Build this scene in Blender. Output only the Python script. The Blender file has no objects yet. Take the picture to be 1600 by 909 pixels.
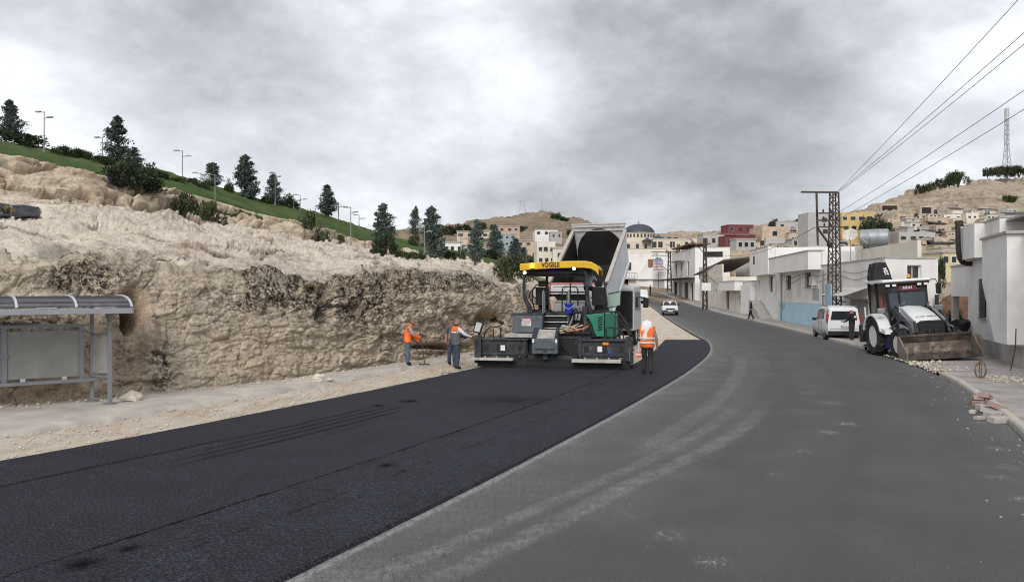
import bpy, bmesh, math, random
import numpy as np
from mathutils import Vector, Matrix
from mathutils.bvhtree import BVHTree
R = math.radians
rnd = random.Random(7)
scene = bpy.context.scene
COL = scene.collection

# ------------------------------------------------------------------ camera
CAMZ, FPX, CX, CY = 2.7, 1200.0, 800.0, 454.5      # eye height and lens (in pixels of a 1600 wide frame)
cam = bpy.data.cameras.new('camera'); cam_o = bpy.data.objects.new('camera', cam); COL.objects.link(cam_o)
cam.sensor_width = 36; cam.lens = 27.0; cam.clip_end = 5000; cam.clip_start = .05
cam_o.location = (0, 0, CAMZ); cam_o.rotation_euler = (R(90), 0, 0)
scene.camera = cam_o

# ------------------------------------------------------------------ light: overcast
SUN_EL, SUN_AZ = 34.0, 196.0                        # azimuth clockwise from +Y
sun = bpy.data.lights.new('sun', 'SUN'); sun_o = bpy.data.objects.new('sun', sun); COL.objects.link(sun_o)
sun.energy = 1.5; sun.angle = R(30); sun.color = (1, .965, .92)
_az, _el = R(SUN_AZ), R(SUN_EL)
_sd = Vector((math.sin(_az)*math.cos(_el), math.cos(_az)*math.cos(_el), math.sin(_el)))
sun_o.rotation_euler = _sd.to_track_quat('Z', 'Y').to_euler()
sun_o.location = _sd*200
vs = scene.view_settings
vs.view_transform = 'Standard'; vs.look = 'None'; vs.gamma = 1; vs.exposure = 0.70
vs.use_curve_mapping = False
scene.cycles.max_bounces = 6; scene.cycles.filter_width = 1.05

world = bpy.data.worlds.new('World'); scene.world = world; world.use_nodes = True
def world_nodes():
    t = world.node_tree; t.nodes.clear(); L = t.links.new
    def N(ty, **k):
        n = t.nodes.new(ty)
        for a, b in k.items(): setattr(n, a, b)
        return n
    def math_(op, a, b=None, clamp=False):
        n = N('ShaderNodeMath', operation=op, use_clamp=clamp)
        for i, x in enumerate((a, b)):
            if x is None: continue
            if isinstance(x, (int, float)): n.inputs[i].default_value = x
            else: L(x, n.inputs[i])
        return n.outputs[0]
    tc = N('ShaderNodeTexCoord'); sep = N('ShaderNodeSeparateXYZ'); L(tc.outputs['Generated'], sep.inputs[0])
    comb = N('ShaderNodeCombineXYZ')
    for i, k in enumerate((1., 1., 1.75)): L(math_('MULTIPLY', sep.outputs[i], k), comb.inputs[i])
    def noise(scale, detail, rough, off, dist=0.0):
        mp = N('ShaderNodeMapping'); mp.inputs['Location'].default_value = off; L(comb.outputs[0], mp.inputs[0])
        n = N('ShaderNodeTexNoise'); n.inputs['Scale'].default_value = scale; n.inputs['Detail'].default_value = detail
        n.inputs['Roughness'].default_value = rough; n.inputs['Distortion'].default_value = dist
        L(mp.outputs[0], n.inputs['Vector']); return n.outputs['Fac']
    big = noise(1.9, 3, .48, CLOUD_OFF, 0.)
    fine = noise(6.5, 9, .62, (3.1, 7.7, 0), 0.)
    s = math_('ADD', math_('MULTIPLY', big, .74), math_('MULTIPLY', fine, .44))
    def lobe(px, py, sharp, amt):                       # one cloud mass round a direction of the sky
        d = Vector(((px-CX)/FPX, 1, -(py-CY)/FPX)).normalized()
        vm = N('ShaderNodeVectorMath', operation='DOT_PRODUCT'); L(tc.outputs['Generated'], vm.inputs[0]); vm.inputs[1].default_value = d
        return math_('MULTIPLY', math_('POWER', math_('MAXIMUM', vm.outputs['Value'], 0.0), sharp), amt)
    s = math_('SUBTRACT', s, .046)
    for a in CLOUD_LOBES: s = math_('ADD', s, lobe(*a))
    ramp = N('ShaderNodeValToRGB'); L(s, ramp.inputs[0])
    el = ramp.color_ramp.elements
    el[0].position = .36; el[0].color = (.240, .238, .247, 1)
    el[1].position = .68; el[1].color = (.70, .715, .74, 1)
    for p, c in ((.43, (.312, .313, .328, 1)), (.50, (.410, .417, .440, 1)), (.58, (.525, .536, .562, 1))):
        e = el.new(p); e.color = c
    sky = N('ShaderNodeTexSky', sky_type='NISHITA', sun_disc=False)
    sky.sun_elevation = R(SUN_EL); sky.sun_rotation = R(SUN_AZ); sky.altitude = 500
    mul = N('ShaderNodeVectorMath', operation='SCALE'); L(ramp.outputs[0], mul.inputs[0]); mul.inputs['Scale'].default_value = 8.6
    mix = N('ShaderNodeMix', data_type='RGBA'); mix.inputs[0].default_value = .93
    L(sky.outputs[0], mix.inputs[6]); L(mul.outputs[0], mix.inputs[7])
    bg = N('ShaderNodeBackground'); bg.inputs['Strength'].default_value = .112; L(mix.outputs[2], bg.inputs[0])
    out = N('ShaderNodeOutputWorld'); L(bg.outputs[0], out.inputs[0])
CLOUD_OFF = (1.3, .4, 0)
CLOUD_LOBES = [(60, 210, 60, .15), (1170, 130, 60, -.11), (300, -10, 160, -.10), (1050, 340, 90, .05), (800, 120, 160, .04), (560, 150, 120, -.04), (1450, 200, 90, .05), (620, 330, 200, .06)]
world_nodes()
# ------------------------------------------------------------------ helpers
def P(px, py, d): return Vector(((px-CX)/FPX*d, d, CAMZ-(py-CY)/FPX*d))
def zat(py, d): return CAMZ-(py-CY)/FPX*d
def xat(px, d): return (px-CX)/FPX*d

def fade(t): return t*t*t*(t*(t*6-15)+10)
_rs = np.random.RandomState(3); _perm = np.concatenate([_rs.permutation(256)]*3)
_grad = _rs.normal(size=(256, 3)); _grad /= np.linalg.norm(_grad, axis=1)[:, None]
def noise3(p):
    """gradient noise, p (n,3) -> about -0.7..0.7"""
    i = np.floor(p).astype(int); f = p-i; u = fade(f); i &= 255
    def g(a, b, c):
        h = _perm[_perm[_perm[i[:, 0]+a]+i[:, 1]+b]+i[:, 2]+c]
        return (_grad[h]*(f-np.array((a, b, c)))).sum(1)
    lx = lambda a, b, t: a+(b-a)*t
    x00 = lx(g(0,0,0), g(1,0,0), u[:,0]); x10 = lx(g(0,1,0), g(1,1,0), u[:,0])
    x01 = lx(g(0,0,1), g(1,0,1), u[:,0]); x11 = lx(g(0,1,1), g(1,1,1), u[:,0])
    return lx(lx(x00, x10, u[:,1]), lx(x01, x11, u[:,1]), u[:,2])
def fbm(p, o=4, lac=2.03, gain=.5):
    r = 0; a = 1.0
    for k in range(o): r = r+a*noise3(p+k*17.3); p = p*lac; a *= gain
    return r
def ridged(p, o=4, gain=.5):
    r = 0; a = 1.0
    for k in range(o): r = r+a*(1-2*np.abs(noise3(p+k*9.1))); p = p*2.1; a *= gain
    return r
def cells(p):
    """Worley F1,F2 and cell id noise"""
    i = np.floor(p).astype(int); best = np.full(len(p), 9.); sec = best.copy(); cid = np.zeros(len(p))
    for a in (-1,0,1):
        for b in (-1,0,1):
            for c in (-1,0,1):
                j = (i+np.array((a,b,c)))
                h = _perm[_perm[_perm[j[:,0]&255]+(j[:,1]&255)]+(j[:,2]&255)]
                q = j+.5+.42*_grad[h]
                dd = np.linalg.norm(p-q, axis=1)
                m = dd < best
                sec = np.where(m, best, np.minimum(sec, dd)); best = np.where(m, dd, best); cid = np.where(m, h/255., cid)
    return best, sec, cid
def sstep(a, b, x): t = np.clip((x-a)/(b-a), 0, 1); return t*t*(3-2*t)

# ---- materials
MATS = {}
def nodes_of(name):
    m = bpy.data.materials.new(name); m.use_nodes = True; t = m.node_tree
    return m, t, t.nodes['Principled BSDF'], t.links.new
def mth(t, op, a, b=None, c=None, clamp=False):
    n = t.nodes.new('ShaderNodeMath'); n.operation = op; n.use_clamp = clamp
    for i, x in enumerate((a, b, c)):
        if x is None: continue
        if isinstance(x, (int, float)): n.inputs[i].default_value = x
        else: t.links.new(x, n.inputs[i])
    return n.outputs[0]
def nz(t, scale, detail=4, rough=.55, vec=None, dist=0, stretch=None):
    n = t.nodes.new('ShaderNodeTexNoise'); n.inputs['Scale'].default_value = scale
    n.inputs['Detail'].default_value = detail; n.inputs['Roughness'].default_value = rough; n.inputs['Distortion'].default_value = dist
    if vec is None: vec = t.nodes.new('ShaderNodeNewGeometry').outputs['Position']
    if stretch:
        mp = t.nodes.new('ShaderNodeMapping'); mp.inputs['Scale'].default_value = stretch; t.links.new(vec, mp.inputs[0]); vec = mp.outputs[0]
    t.links.new(vec, n.inputs['Vector']); return n.outputs['Fac']
def ramp(t, fac, stops):
    n = t.nodes.new('ShaderNodeValToRGB'); e = n.color_ramp.elements
    e[0].position = stops[0][0]; e[0].color = (*stops[0][1], 1) if not isinstance(stops[0][1], (int, float)) else (stops[0][1],)*3+(1,)
    e[1].position = stops[-1][0]; e[1].color = (*stops[-1][1], 1) if not isinstance(stops[-1][1], (int, float)) else (stops[-1][1],)*3+(1,)
    for p, c in stops[1:-1]:
        x = e.new(p); x.color = (*c, 1) if not isinstance(c, (int, float)) else (c,)*3+(1,)
    t.links.new(fac, n.inputs[0]); return n.outputs[0]
def mixc(t, fac, a, b, mode='MIX'):
    n = t.nodes.new('ShaderNodeMix'); n.data_type = 'RGBA'; n.blend_type = mode
    for i, x in ((0, fac), (6, a), (7, b)):
        if isinstance(x, (int, float)): n.inputs[i].default_value = x if i == 0 else (x, x, x, 1)
        elif isinstance(x, tuple): n.inputs[i].default_value = (*x, 1)
        else: t.links.new(x, n.inputs[i])
    return n.outputs[2]
def bump(t, h, strength, dist, nrm=None):
    n = t.nodes.new('ShaderNodeBump'); n.inputs['Strength'].default_value = strength; n.inputs['Distance'].default_value = dist
    t.links.new(h, n.inputs['Height'])
    if nrm is not None: t.links.new(nrm, n.inputs['Normal'])
    return n.outputs[0]
def attr(t, name):
    n = t.nodes.new('ShaderNodeAttribute'); n.attribute_name = name; return n.outputs['Fac']
def M(name, c=(.5,.5,.5), r=.8, m=0, v=.14, s=2.5, b=0., bs=30., c2=None, c2s=1.2, c2t=.58, c2a=.8, spec=.35, alpha=1, trans=0, emit=None, ew=(.1,)):
    if name in MATS: return MATS[name]
    mt, t, p, L = nodes_of(name)
    p.inputs['Roughness'].default_value = r; p.inputs['Metallic'].default_value = m; p.inputs['Specular IOR Level'].default_value = spec
    if trans: p.inputs['Transmission Weight'].default_value = trans
    if alpha < 1: p.inputs['Alpha'].default_value = alpha
    col = c
    if v:
        f = nz(t, s, 5, .6); lo = tuple(x*(1-v) for x in c); hi = tuple(min(1, x*(1+v)) for x in c)
        col = ramp(t, f, [(.3, lo), (.7, hi)])
        rr = mth(t, 'MULTIPLY_ADD', f, .25, r-.12, clamp=True); L(rr, p.inputs['Roughness'])
    if c2:
        f2 = nz(t, c2s, 7, .65, dist=.4)
        k = ramp(t, f2, [(c2t-.06, 0.), (c2t+.10, 1.)])
        col = mixc(t, mth(t, 'MULTIPLY', k, c2a), col, c2)
    if isinstance(col, tuple): p.inputs['Base Color'].default_value = (*col, 1)
    else: L(col, p.inputs['Base Color'])
    if b: L(bump(t, nz(t, bs, 5, .6), b, .02), p.inputs['Normal'])
    if emit:
        p.inputs['Emission Color'].default_value = (*emit, 1); p.inputs['Emission Strength'].default_value = ew[0]
    MATS[name] = mt; return mt

# ---- mesh builder
class MB:
    def __init__(s): s.v = []; s.f = []; s.mi = []; s.cur = 0
    def add(s, vs, fs):
        o = len(s.v); s.v += [tuple(x) for x in vs]
        for f in fs: s.f.append(tuple(i+o for i in f)); s.mi.append(s.cur)
        return s
    def bx(s, x0, x1, y0, y1, z0, z1):
        return s.add([(x0,y0,z0),(x1,y0,z0),(x1,y1,z0),(x0,y1,z0),(x0,y0,z1),(x1,y0,z1),(x1,y1,z1),(x0,y1,z1)],
                     [(0,3,2,1),(4,5,6,7),(0,1,5,4),(1,2,6,5),(2,3,7,6),(3,0,4,7)])
    def box(s, c, sz, rot=None):
        h = Vector(sz)/2; c = Vector(c)
        vs = [Vector((a*h.x, b*h.y, d*h.z)) for d in (-1,1) for a, b in ((-1,-1),(1,-1),(1,1),(-1,1))]
        if rot is not None:
            m = rot if isinstance(rot, Matrix) else Matrix.Rotation(rot, 3, 'Z')
            vs = [m @ q for q in vs]
        return s.add([q+c for q in vs], [(0,3,2,1),(4,5,6,7),(0,1,5,4),(1,2,6,5),(2,3,7,6),(3,0,4,7)])
    def bar(s, a, b, w, h=None):
        a, b = Vector(a), Vector(b); d = b-a
        if d.length < 1e-6: return s
        q = d.to_track_quat('Y', 'Z').to_matrix()
        return s.box((a+b)/2, (w, d.length, h or w), q)
    def prism(s, poly, lo, hi, axis='x'):
        n = len(poly)
        mk = {'x': lambda p, k: (k, p[0], p[1]), 'y': lambda p, k: (p[0], k, p[1]), 'z': lambda p, k: (p[0], p[1], k)}[axis]
        vs = [mk(p, lo) for p in poly]+[mk(p, hi) for p in poly]
        return s.add(vs, [tuple(range(n))[::-1], tuple(range(n, 2*n))]+[(i, (i+1) % n, (i+1) % n+n, i+n) for i in range(n)])
    def tube(s, pts, r, n=8, cap=True):
        pts = [Vector(p) for p in pts]; k = len(pts); rs = r if isinstance(r, (list, tuple)) else [r]*k
        o = []; prev = None
        for i, p in enumerate(pts):
            d = (pts[min(i+1, k-1)]-pts[max(i-1, 0)])
            d = d.normalized() if d.length > 1e-9 else Vector((0,0,1))
            if prev is None: u = d.orthogonal().normalized()
            else:
                u = prev-d*prev.dot(d); u = u.normalized() if u.length > 1e-6 else d.orthogonal().normalized()
            prev = u; w = d.cross(u)
            o += [p+rs[i]*(math.cos(2*math.pi*j/n)*u+math.sin(2*math.pi*j/n)*w) for j in range(n)]
        fs = [(i*n+j, i*n+(j+1) % n, (i+1)*n+(j+1) % n, (i+1)*n+j) for i in range(k-1) for j in range(n)]
        if cap: fs += [tuple(range(n))[::-1], tuple(range((k-1)*n, k*n))]
        return s.add(o, fs)
    def cyl(s, a, b, r, n=12, r2=None): return s.tube([a, b], [r, r if r2 is None else r2], n)
    def lathe(s, prof, n=20, M4=None, closed=False):
        """prof: (radius, height) about local z"""
        vs = []; k = len(prof)
        for rr, zz in prof:
            for j in range(n):
                a = 2*math.pi*j/n; vs.append(Vector((rr*math.cos(a), rr*math.sin(a), zz)))
        if M4 is not None: vs = [M4 @ q for q in vs]
        fs = [(i*n+j, i*n+(j+1) % n, (i+1)*n+(j+1) % n, (i+1)*n+j) for i in range(k-1) for j in range(n)]
        if not closed: fs += [tuple(range(n))[::-1], tuple(range((k-1)*n, k*n))]
        return s.add(vs, fs)
    def sph(s, c, r, nu=12, nv=8):
        r = r if isinstance(r, (tuple, list)) else (r, r, r); c = Vector(c); vs = [c+Vector((0,0,-r[2]))]; fs = []
        for i in range(1, nv):
            ph = -math.pi/2+math.pi*i/nv
            vs += [c+Vector((r[0]*math.cos(ph)*math.cos(2*math.pi*j/nu), r[1]*math.cos(ph)*math.sin(2*math.pi*j/nu), r[2]*math.sin(ph))) for j in range(nu)]
        vs.append(c+Vector((0,0,r[2]))); top = len(vs)-1
        for j in range(nu): fs.append((0, 1+(j+1) % nu, 1+j)); fs.append((top, top-nu+j, top-nu+(j+1) % nu))
        for i in range(nv-2):
            for j in range(nu): a = 1+i*nu; fs.append((a+j, a+(j+1) % nu, a+nu+(j+1) % nu, a+nu+j))
        return s.add(vs, fs)
    def quad(s, a, b, c, d): return s.add([a, b, c, d], [(0,1,2,3)])
    def xf(s, m): s.v = [tuple(m @ Vector(q)) for q in s.v]; return s
    def mesh(s, name, mat, smooth=False, fixn=True):
        me = bpy.data.meshes.new(name); me.from_pydata(s.v, [], s.f); me.update()
        if fixn:
            bm = bmesh.new(); bm.from_mesh(me); bmesh.ops.recalc_face_normals(bm, faces=bm.faces); bm.to_mesh(me); bm.free()
        mats = mat if isinstance(mat, (list, tuple)) else [mat]
        for x in mats: me.materials.append(x)
        if len(mats) > 1: me.polygons.foreach_set('material_index', s.mi)
        if smooth:
            me.polygons.foreach_set('use_smooth', [True]*len(me.polygons))
            me.set_sharp_from_angle(angle=R(38))
        return me
    def build(s, name, mat, parent=None, smooth=False, bev=0, fixn=True):
        o = bpy.data.objects.new(name, s.mesh(name, mat, smooth, fixn)); COL.objects.link(o)
        if parent is not None: o.parent = parent
        if bev:
            b = o.modifiers.new('bevel', 'BEVEL'); b.width = bev; b.segments = 2; b.limit_method = 'ANGLE'; b.angle_limit = R(40)
        return o
def tag(o, label, cat, group=None):
    o['label'] = label; o['category'] = cat
    if group: o['group'] = group
    return o
def thing(name, label, cat, loc=(0,0,0), rz=0, group=None, scale=1):
    o = bpy.data.objects.new(name, None); COL.objects.link(o); o.empty_display_size = .2
    o.location = loc; o.rotation_euler = (0, 0, rz); o.scale = (scale,)*3
    return tag(o, label, cat, group)
def struct(o, kind='structure'): o['kind'] = kind; return o
def copy_tree(o, parent=None):
    c = o.copy(); COL.objects.link(c); c.parent = parent
    for ch in list(o.children): copy_tree(ch, c)
    return c
def text_part(name, txt, size, mat, parent, loc, rot, extrude=.004, width=None):
    cu = bpy.data.curves.new(name, 'FONT'); cu.body = txt; cu.size = size; cu.extrude = extrude; cu.offset = size*.03; cu.align_x = 'CENTER'; cu.align_y = 'CENTER'; cu.resolution_u = 3
    o = bpy.data.objects.new(name, cu); COL.objects.link(o)
    bpy.context.view_layer.update()
    me = bpy.data.meshes.new_from_object(o.evaluated_get(bpy.context.evaluated_depsgraph_get()))
    bpy.data.objects.remove(o); bpy.data.curves.remove(cu)
    me.materials.clear(); me.materials.append(mat)
    o = bpy.data.objects.new(name, me); COL.objects.link(o); o.parent = parent; o.location = loc; o.rotation_euler = rot
    if width:
        xs = [q.co.x for q in me.vertices]; k = width/(max(xs)-min(xs)); o.scale = (k, 1, 1)
    return o
def np_mesh(name, V, F, mat, attrs=None, smooth=True):
    me = bpy.data.meshes.new(name); nv, nf = len(V), len(F)
    me.vertices.add(nv); me.vertices.foreach_set('co', np.asarray(V, dtype=np.float32).ravel())
    k = F.shape[1]; me.loops.add(nf*k); me.loops.foreach_set('vertex_index', F.astype(np.int32).ravel())
    me.polygons.add(nf); me.polygons.foreach_set('loop_start', np.arange(0, nf*k, k, dtype=np.int32))
    me.update(calc_edges=True); me.validate()
    if smooth: me.polygons.foreach_set('use_smooth', np.ones(nf, dtype=bool))
    for an, av in (attrs or {}).items():
        a = me.attributes.new(an, 'FLOAT', 'POINT'); a.data.foreach_set('value', np.asarray(av, dtype=np.float32))
    for x in (mat if isinstance(mat, (list, tuple)) else [mat]): me.materials.append(x)
    return me
def np_obj(name, V, F, mat, attrs=None, parent=None, smooth=True):
    o = bpy.data.objects.new(name, np_mesh(name, V, F, mat, attrs, smooth)); COL.objects.link(o); o.parent = parent; return o
def grid_faces(nr, nc, flip=False):
    i = np.arange(nr-1)[:, None]*nc+np.arange(nc-1)[None, :]
    f = np.stack([i, i+1, i+nc+1, i+nc], -1).reshape(-1, 4)
    return f[:, ::-1] if flip else f
def spl(xs, ys):
    """smooth monotone-ish interpolation (cubic Hermite, finite difference slopes)"""
    xs = np.array(xs, float); ys = np.array(ys, float); h = np.diff(xs); dl = np.diff(ys)/h
    m = np.zeros(len(xs)); m[0], m[-1] = dl[0], dl[-1]
    if len(xs) > 2: m[1:-1] = (dl[:-1]*h[1:]+dl[1:]*h[:-1])/(h[1:]+h[:-1])
    def f(q):
        q = np.asarray(q, float); k = np.clip(np.searchsorted(xs, q)-1, 0, len(xs)-2); t = (q-xs[k])/h[k]
        ex = np.where(q < xs[0], ys[0]+(q-xs[0])*m[0], np.where(q > xs[-1], ys[-1]+(q-xs[-1])*m[-1], 0))
        r = (2*t**3-3*t**2+1)*ys[k]+(t**3-2*t**2+t)*h[k]*m[k]+(-2*t**3+3*t**2)*ys[k+1]+(t**3-t**2)*h[k]*m[k+1]
        return np.where((q < xs[0]) | (q > xs[-1]), ex, r)
    return f
# ------------------------------------------------------------------ plan lines: x as a function of the distance y
FL = spl([-8, 12, 13.2, 16.66, 26.4, 34, 42], [-20.3, -7.98, -7.29, -5.55, -1.25, 1.7, 4.4])
SEAM = spl([-8, 8.26, 10.96, 16.8, 23.9, 30, 42], [-12.4, -4.13, -2.74, 0, 3.0, 5.1, 8.4])
JL = spl([-8, 7.13, 11.68, 14.4, 19, 27.3, 34, 41.8, 46, 71, 100, 130, 170], [-9.3, -2.11, 0, 1.2, 3.17, 6.48, 8.75, 10.55, 11.1, 14.6, 18.2, 20.3, 20])
KR = spl([-8, 14.1, 16.6, 18.5, 24.8, 30.7, 35.8, 48, 66.8, 95, 130, 170], [-1.5, 9.4, 10.55, 11.35, 13.7, 15.2, 16.3, 18.4, 21.2, 23.7, 25.6, 25])
KL = spl([-8, 14.2, 19.7, 24, 28, 33], [-21.5, -9.45, -6.57, -4.7, -3.0, -1.2])
FT = spl([-8, 14.2, 17.3, 21.7, 26.9, 30.4, 32.9, 40, 55, 75, 100, 130, 170], [-37, -14.6, -11.5, -7.5, -4.75, -3.0, -1.9, .6, 4.5, 8, 11.5, 13.5, 13])
def zr(y):
    y = np.asarray(y, float); a = np.clip(y-62, 0, 70)
    return .00045*a*a+np.clip(y-132, 0, 40)*.055
def lerp_grid(ys, ts, fa, fb):
    Y = np.repeat(ys[:, None], len(ts), 1); a = fa(ys)[:, None]; b = fb(ys)[:, None]
    X = a+(b-a)*ts[None, :]
    return X, Y
def sheet(name, ys, ts, fa, fb, zf, mat, attrs=None):
    X, Y = lerp_grid(ys, ts, fa, fb); Z = zf(X, Y)
    V = np.stack([X, Y, Z], -1).reshape(-1, 3)
    at = {k: f(X, Y).ravel() for k, f in (attrs or {}).items()}
    return struct(np_obj(name, V, grid_faces(len(ys), len(ts)), mat, at))
def yrange(a, b, near=.12, k=.012):
    r = [a]
    while r[-1] < b: r.append(r[-1]+max(near, k*max(0, r[-1]-4)))
    r[-1] = b; return np.array(r)
def flat3(X, Y, Z=0): return np.stack([X.ravel(), Y.ravel(), np.full(X.size, float(Z))], -1)

# ---- ground materials
def mat_asphalt():
    m, t, p, L = nodes_of('old_asphalt')
    d = attr(t, 'dust'); w = attr(t, 'white')
    f1 = nz(t, 58, 6, .90); f2 = nz(t, 2.2, 5, .6); f3 = nz(t, .35, 4, .5); f4 = nz(t, 46, 5, .7)
    base = ramp(t, f1, [(.38, (.010, .0105, .011)), (.50, (.054, .055, .0565)), (.61, (.20, .20, .198))])
    base = mixc(t, mth(t, 'MULTIPLY', ramp(t, f2, [(.35, 0.), (.75, 1.)]), .22), base, (.065, .065, .065))
    base = mixc(t, mth(t, 'MULTIPLY', ramp(t, f3, [(.40, 0.), (.65, 1.)]), .22), base, (.028, .029, .031))
    f6 = nz(t, 11, 7, .72, stretch=(1.5, .55, 1)); dd = mth(t, 'MULTIPLY', mth(t, 'MULTIPLY', d, ramp(t, f1, [(.40, .15), (.58, 1.25)])), ramp(t, f6, [(.36, .25), (.58, 1.35)]))
    base = mixc(t, dd, base, (.30, .295, .28))
    ww = mth(t, 'MULTIPLY', w, ramp(t, nz(t, 16, 7, .78, stretch=(1, .6, 1)), [(.50, 0.), (.62, 1.)]))
    base = mixc(t, ww, base, (.62, .61, .58))
    L(base, p.inputs['Base Color']); p.inputs['Roughness'].default_value = .86; p.inputs['Specular IOR Level'].default_value = .3
    L(bump(t, f1, .35, .008, bump(t, f2, .25, .02)), p.inputs['Normal'])
    return m
def mat_fresh():
    m, t, p, L = nodes_of('fresh_asphalt')
    k = attr(t, 'mark'); f1 = nz(t, 34, 6, .88); f2 = nz(t, 1.4, 5, .6); f4 = nz(t, 60, 4, .7)
    base = ramp(t, f1, [(.36, (.004, .0045, .0065)), (.50, (.0195, .021, .029)), (.61, (.105, .108, .128))])
    base = mixc(t, mth(t, 'MULTIPLY', ramp(t, f2, [(.35, 0.), (.7, 1.)]), .35), base, (.013, .0135, .017))
    base = mixc(t, mth(t, 'MULTIPLY', k, ramp(t, f4, [(.3, .55), (.6, 1.)])), base, (.0025, .0025, .0032))
    L(base, p.inputs['Base Color'])
    p.inputs['Roughness'].default_value = .78; L(mth(t, 'MULTIPLY_ADD', k, -.12, .13, clamp=True), p.inputs['Specular IOR Level'])
    L(bump(t, f1, .8, .016, bump(t, f4, .3, .02)), p.inputs['Normal'])
    return m
def mat_gravel():
    m, t, p, L = nodes_of('compacted_gravel')
    f1 = nz(t, 55, 5, .7); f2 = nz(t, 1.1, 5, .6, stretch=(1.6, .5, 1)); f3 = nz(t, 9, 5, .6)
    base = ramp(t, f2, [(.32, (.46, .355, .25)), (.5, (.55, .465, .37)), (.68, (.62, .56, .48))])
    base = mixc(t, mth(t, 'MULTIPLY', ramp(t, f1, [(.30, 1.), (.48, 0.)]), .45), base, (.27, .20, .14))
    base = mixc(t, mth(t, 'MULTIPLY', ramp(t, f3, [(.5, 0.), (.7, 1.)]), .4), base, (.70, .66, .60))
    L(base, p.inputs['Base Color']); p.inputs['Roughness'].default_value = .95
    L(bump(t, f1, .8, .03, bump(t, f3, .6, .05)), p.inputs['Normal'])
    return m
def mat_pave(blocks):
    m, t, p, L = nodes_of('block_paving' if blocks else 'concrete_pavement')
    f1 = nz(t, 90, 4, .7); f2 = nz(t, 1.2, 6, .65)
    a, b, c = ((.30, .27, .25), (.40, .37, .35), (.50, .47, .44)) if blocks else ((.35, .325, .29), (.45, .415, .37), (.56, .505, .43))
    base = ramp(t, f2, [(.32, a), (.5, b), (.68, c)])
    base = mixc(t, mth(t, 'MULTIPLY', ramp(t, f1, [(.3, 1.), (.5, 0.)]), .25), base, (.2, .19, .18))
    L(base, p.inputs['Base Color']); p.inputs['Roughness'].default_value = .9
    h = f1
    if blocks:
        g = t.nodes.new('ShaderNodeNewGeometry'); mp = t.nodes.new('ShaderNodeMapping'); mp.inputs['Rotation'].default_value = (0, 0, R(22))
        L(g.outputs['Position'], mp.inputs[0])
        br = t.nodes.new('ShaderNodeTexBrick'); L(mp.outputs[0], br.inputs['Vector']); br.inputs['Scale'].default_value = 5
        br.inputs['Mortar Size'].default_value = .022; br.inputs['Color1'].default_value = (1, 1, 1, 1); br.inputs['Color2'].default_value = (.82, .80, .80, 1); br.inputs['Mortar'].default_value = (.55, .53, .5, 1)
        L(mixc(t, 1., base, br.outputs['Color'], 'MULTIPLY'), p.inputs['Base Color'])
        h = mth(t, 'MULTIPLY_ADD', br.outputs['Fac'], -1.5, f1)
    L(bump(t, h, .4, .012), p.inputs['Normal'])
    return m

# ---- ground sheet out to the horizon
def big_ground():
    xs = np.concatenate([np.linspace(-1500, -80, 14), np.linspace(-70, 110, 46), np.linspace(125, 1800, 14)])
    ys = np.concatenate([np.linspace(-300, -20, 6), np.linspace(-12, 180, 50), np.linspace(200, 2600, 18)])
    X, Y = np.meshgrid(xs, ys); Z = -.22+zr(np.clip(Y, 0, 172))*np.exp(-((X-20)/55)**2)
    Z = np.where(Y > 172, Z-(Y-172)*.004, Z)
    struct(np_obj('ground', np.stack([X, Y, Z], -1).reshape(-1, 3), grid_faces(len(ys), len(xs)),
                  M('dry_earth', (.40, .32, .23), .95, v=.3, s=.15, b=.5, bs=6, c2=(.25, .22, .15), c2s=.4)))
big_ground()

# ---- older asphalt
TRACKS = [([7.4, 8.2, 10.97, 12.9, 16, 19], [-.55, 0.0, 1.83, 3.2, 5.0, 6.3], .20, .75),
          ([7.4, 9.1, 10.97, 12.9, 16, 19], [-1.2, 0.0, 1.30, 2.55, 4.3, 5.7], .16, .60),
          ([13.2, 17.5, 23.9, 28, 30.7, 34], [2.35, 4.4, 6.97, 8.3, 9.1, 9.5], .24, .45),
          ([9, 14, 20, 28, 36], [1.0, 3.6, 5.9, 8.9, 11.2], .5, .16), ([8, 14, 20, 28, 36], [2.6, 5.6, 8.0, 10.6, 12.6], .6, .10),
          ([8, 14, 20, 28, 40], [4.0, 7.2, 9.6, 12.2, 14.8], .6, .09)]
SPOTS = [(1325, 662, .40, .9), (1295, 675, .33, .8), (1297, 629, .5, .5), (1210, 741, .16, .6), (1115, 877, .30, .55), (1045, 835, .32, .35), (1255, 705, .25, .5),
         (1592, 778, .2, .9), (1555, 745, .35, .5), (1265, 613, .55, .35), (1560, 700, .3, .5), (1535, 660, .3, .6), (830, 728, .25, .4), (1575, 730, .3, .4)]
def dust(X, Y):
    j = X-JL(Y)
    p3 = flat3(X, Y); n1 = (fbm(p3*.9, 3)).reshape(X.shape); n2 = fbm(p3*3.1+5, 3).reshape(X.shape)
    d = .34*np.exp(-np.clip(j, 0, 9)/1.3)*(1+.8*n1)+.95*np.exp(-((j-.06)/(.055+.02*n2))**2)
    for ys, xs, w, a in TRACKS:
        c = spl(ys, xs)(Y); e = np.abs(X-c)/w
        fadey = sstep(ys[0]-1, ys[0]+.5, Y)*(1-sstep(ys[-1]-5, ys[-1]+1, Y))
        tread = .75+.25*np.sign(np.sin((Y*1.0+np.abs(X-c)*1.2)*26)) if a > .5 else 1
        d = d+a*np.exp(-e**6)*fadey*(.75+.9*n2)*tread*.62
    k = KR(Y)-X
    d = d+.30*np.exp(-np.clip(k, 0, 9)/.6)*(1+n2)
    d = d+.12*np.clip(n1, 0, 1)+np.where(Y > 42, .10*np.exp(-np.clip(j, 0, 9)/.6), 0)
    return np.clip(d, 0, 1)
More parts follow.
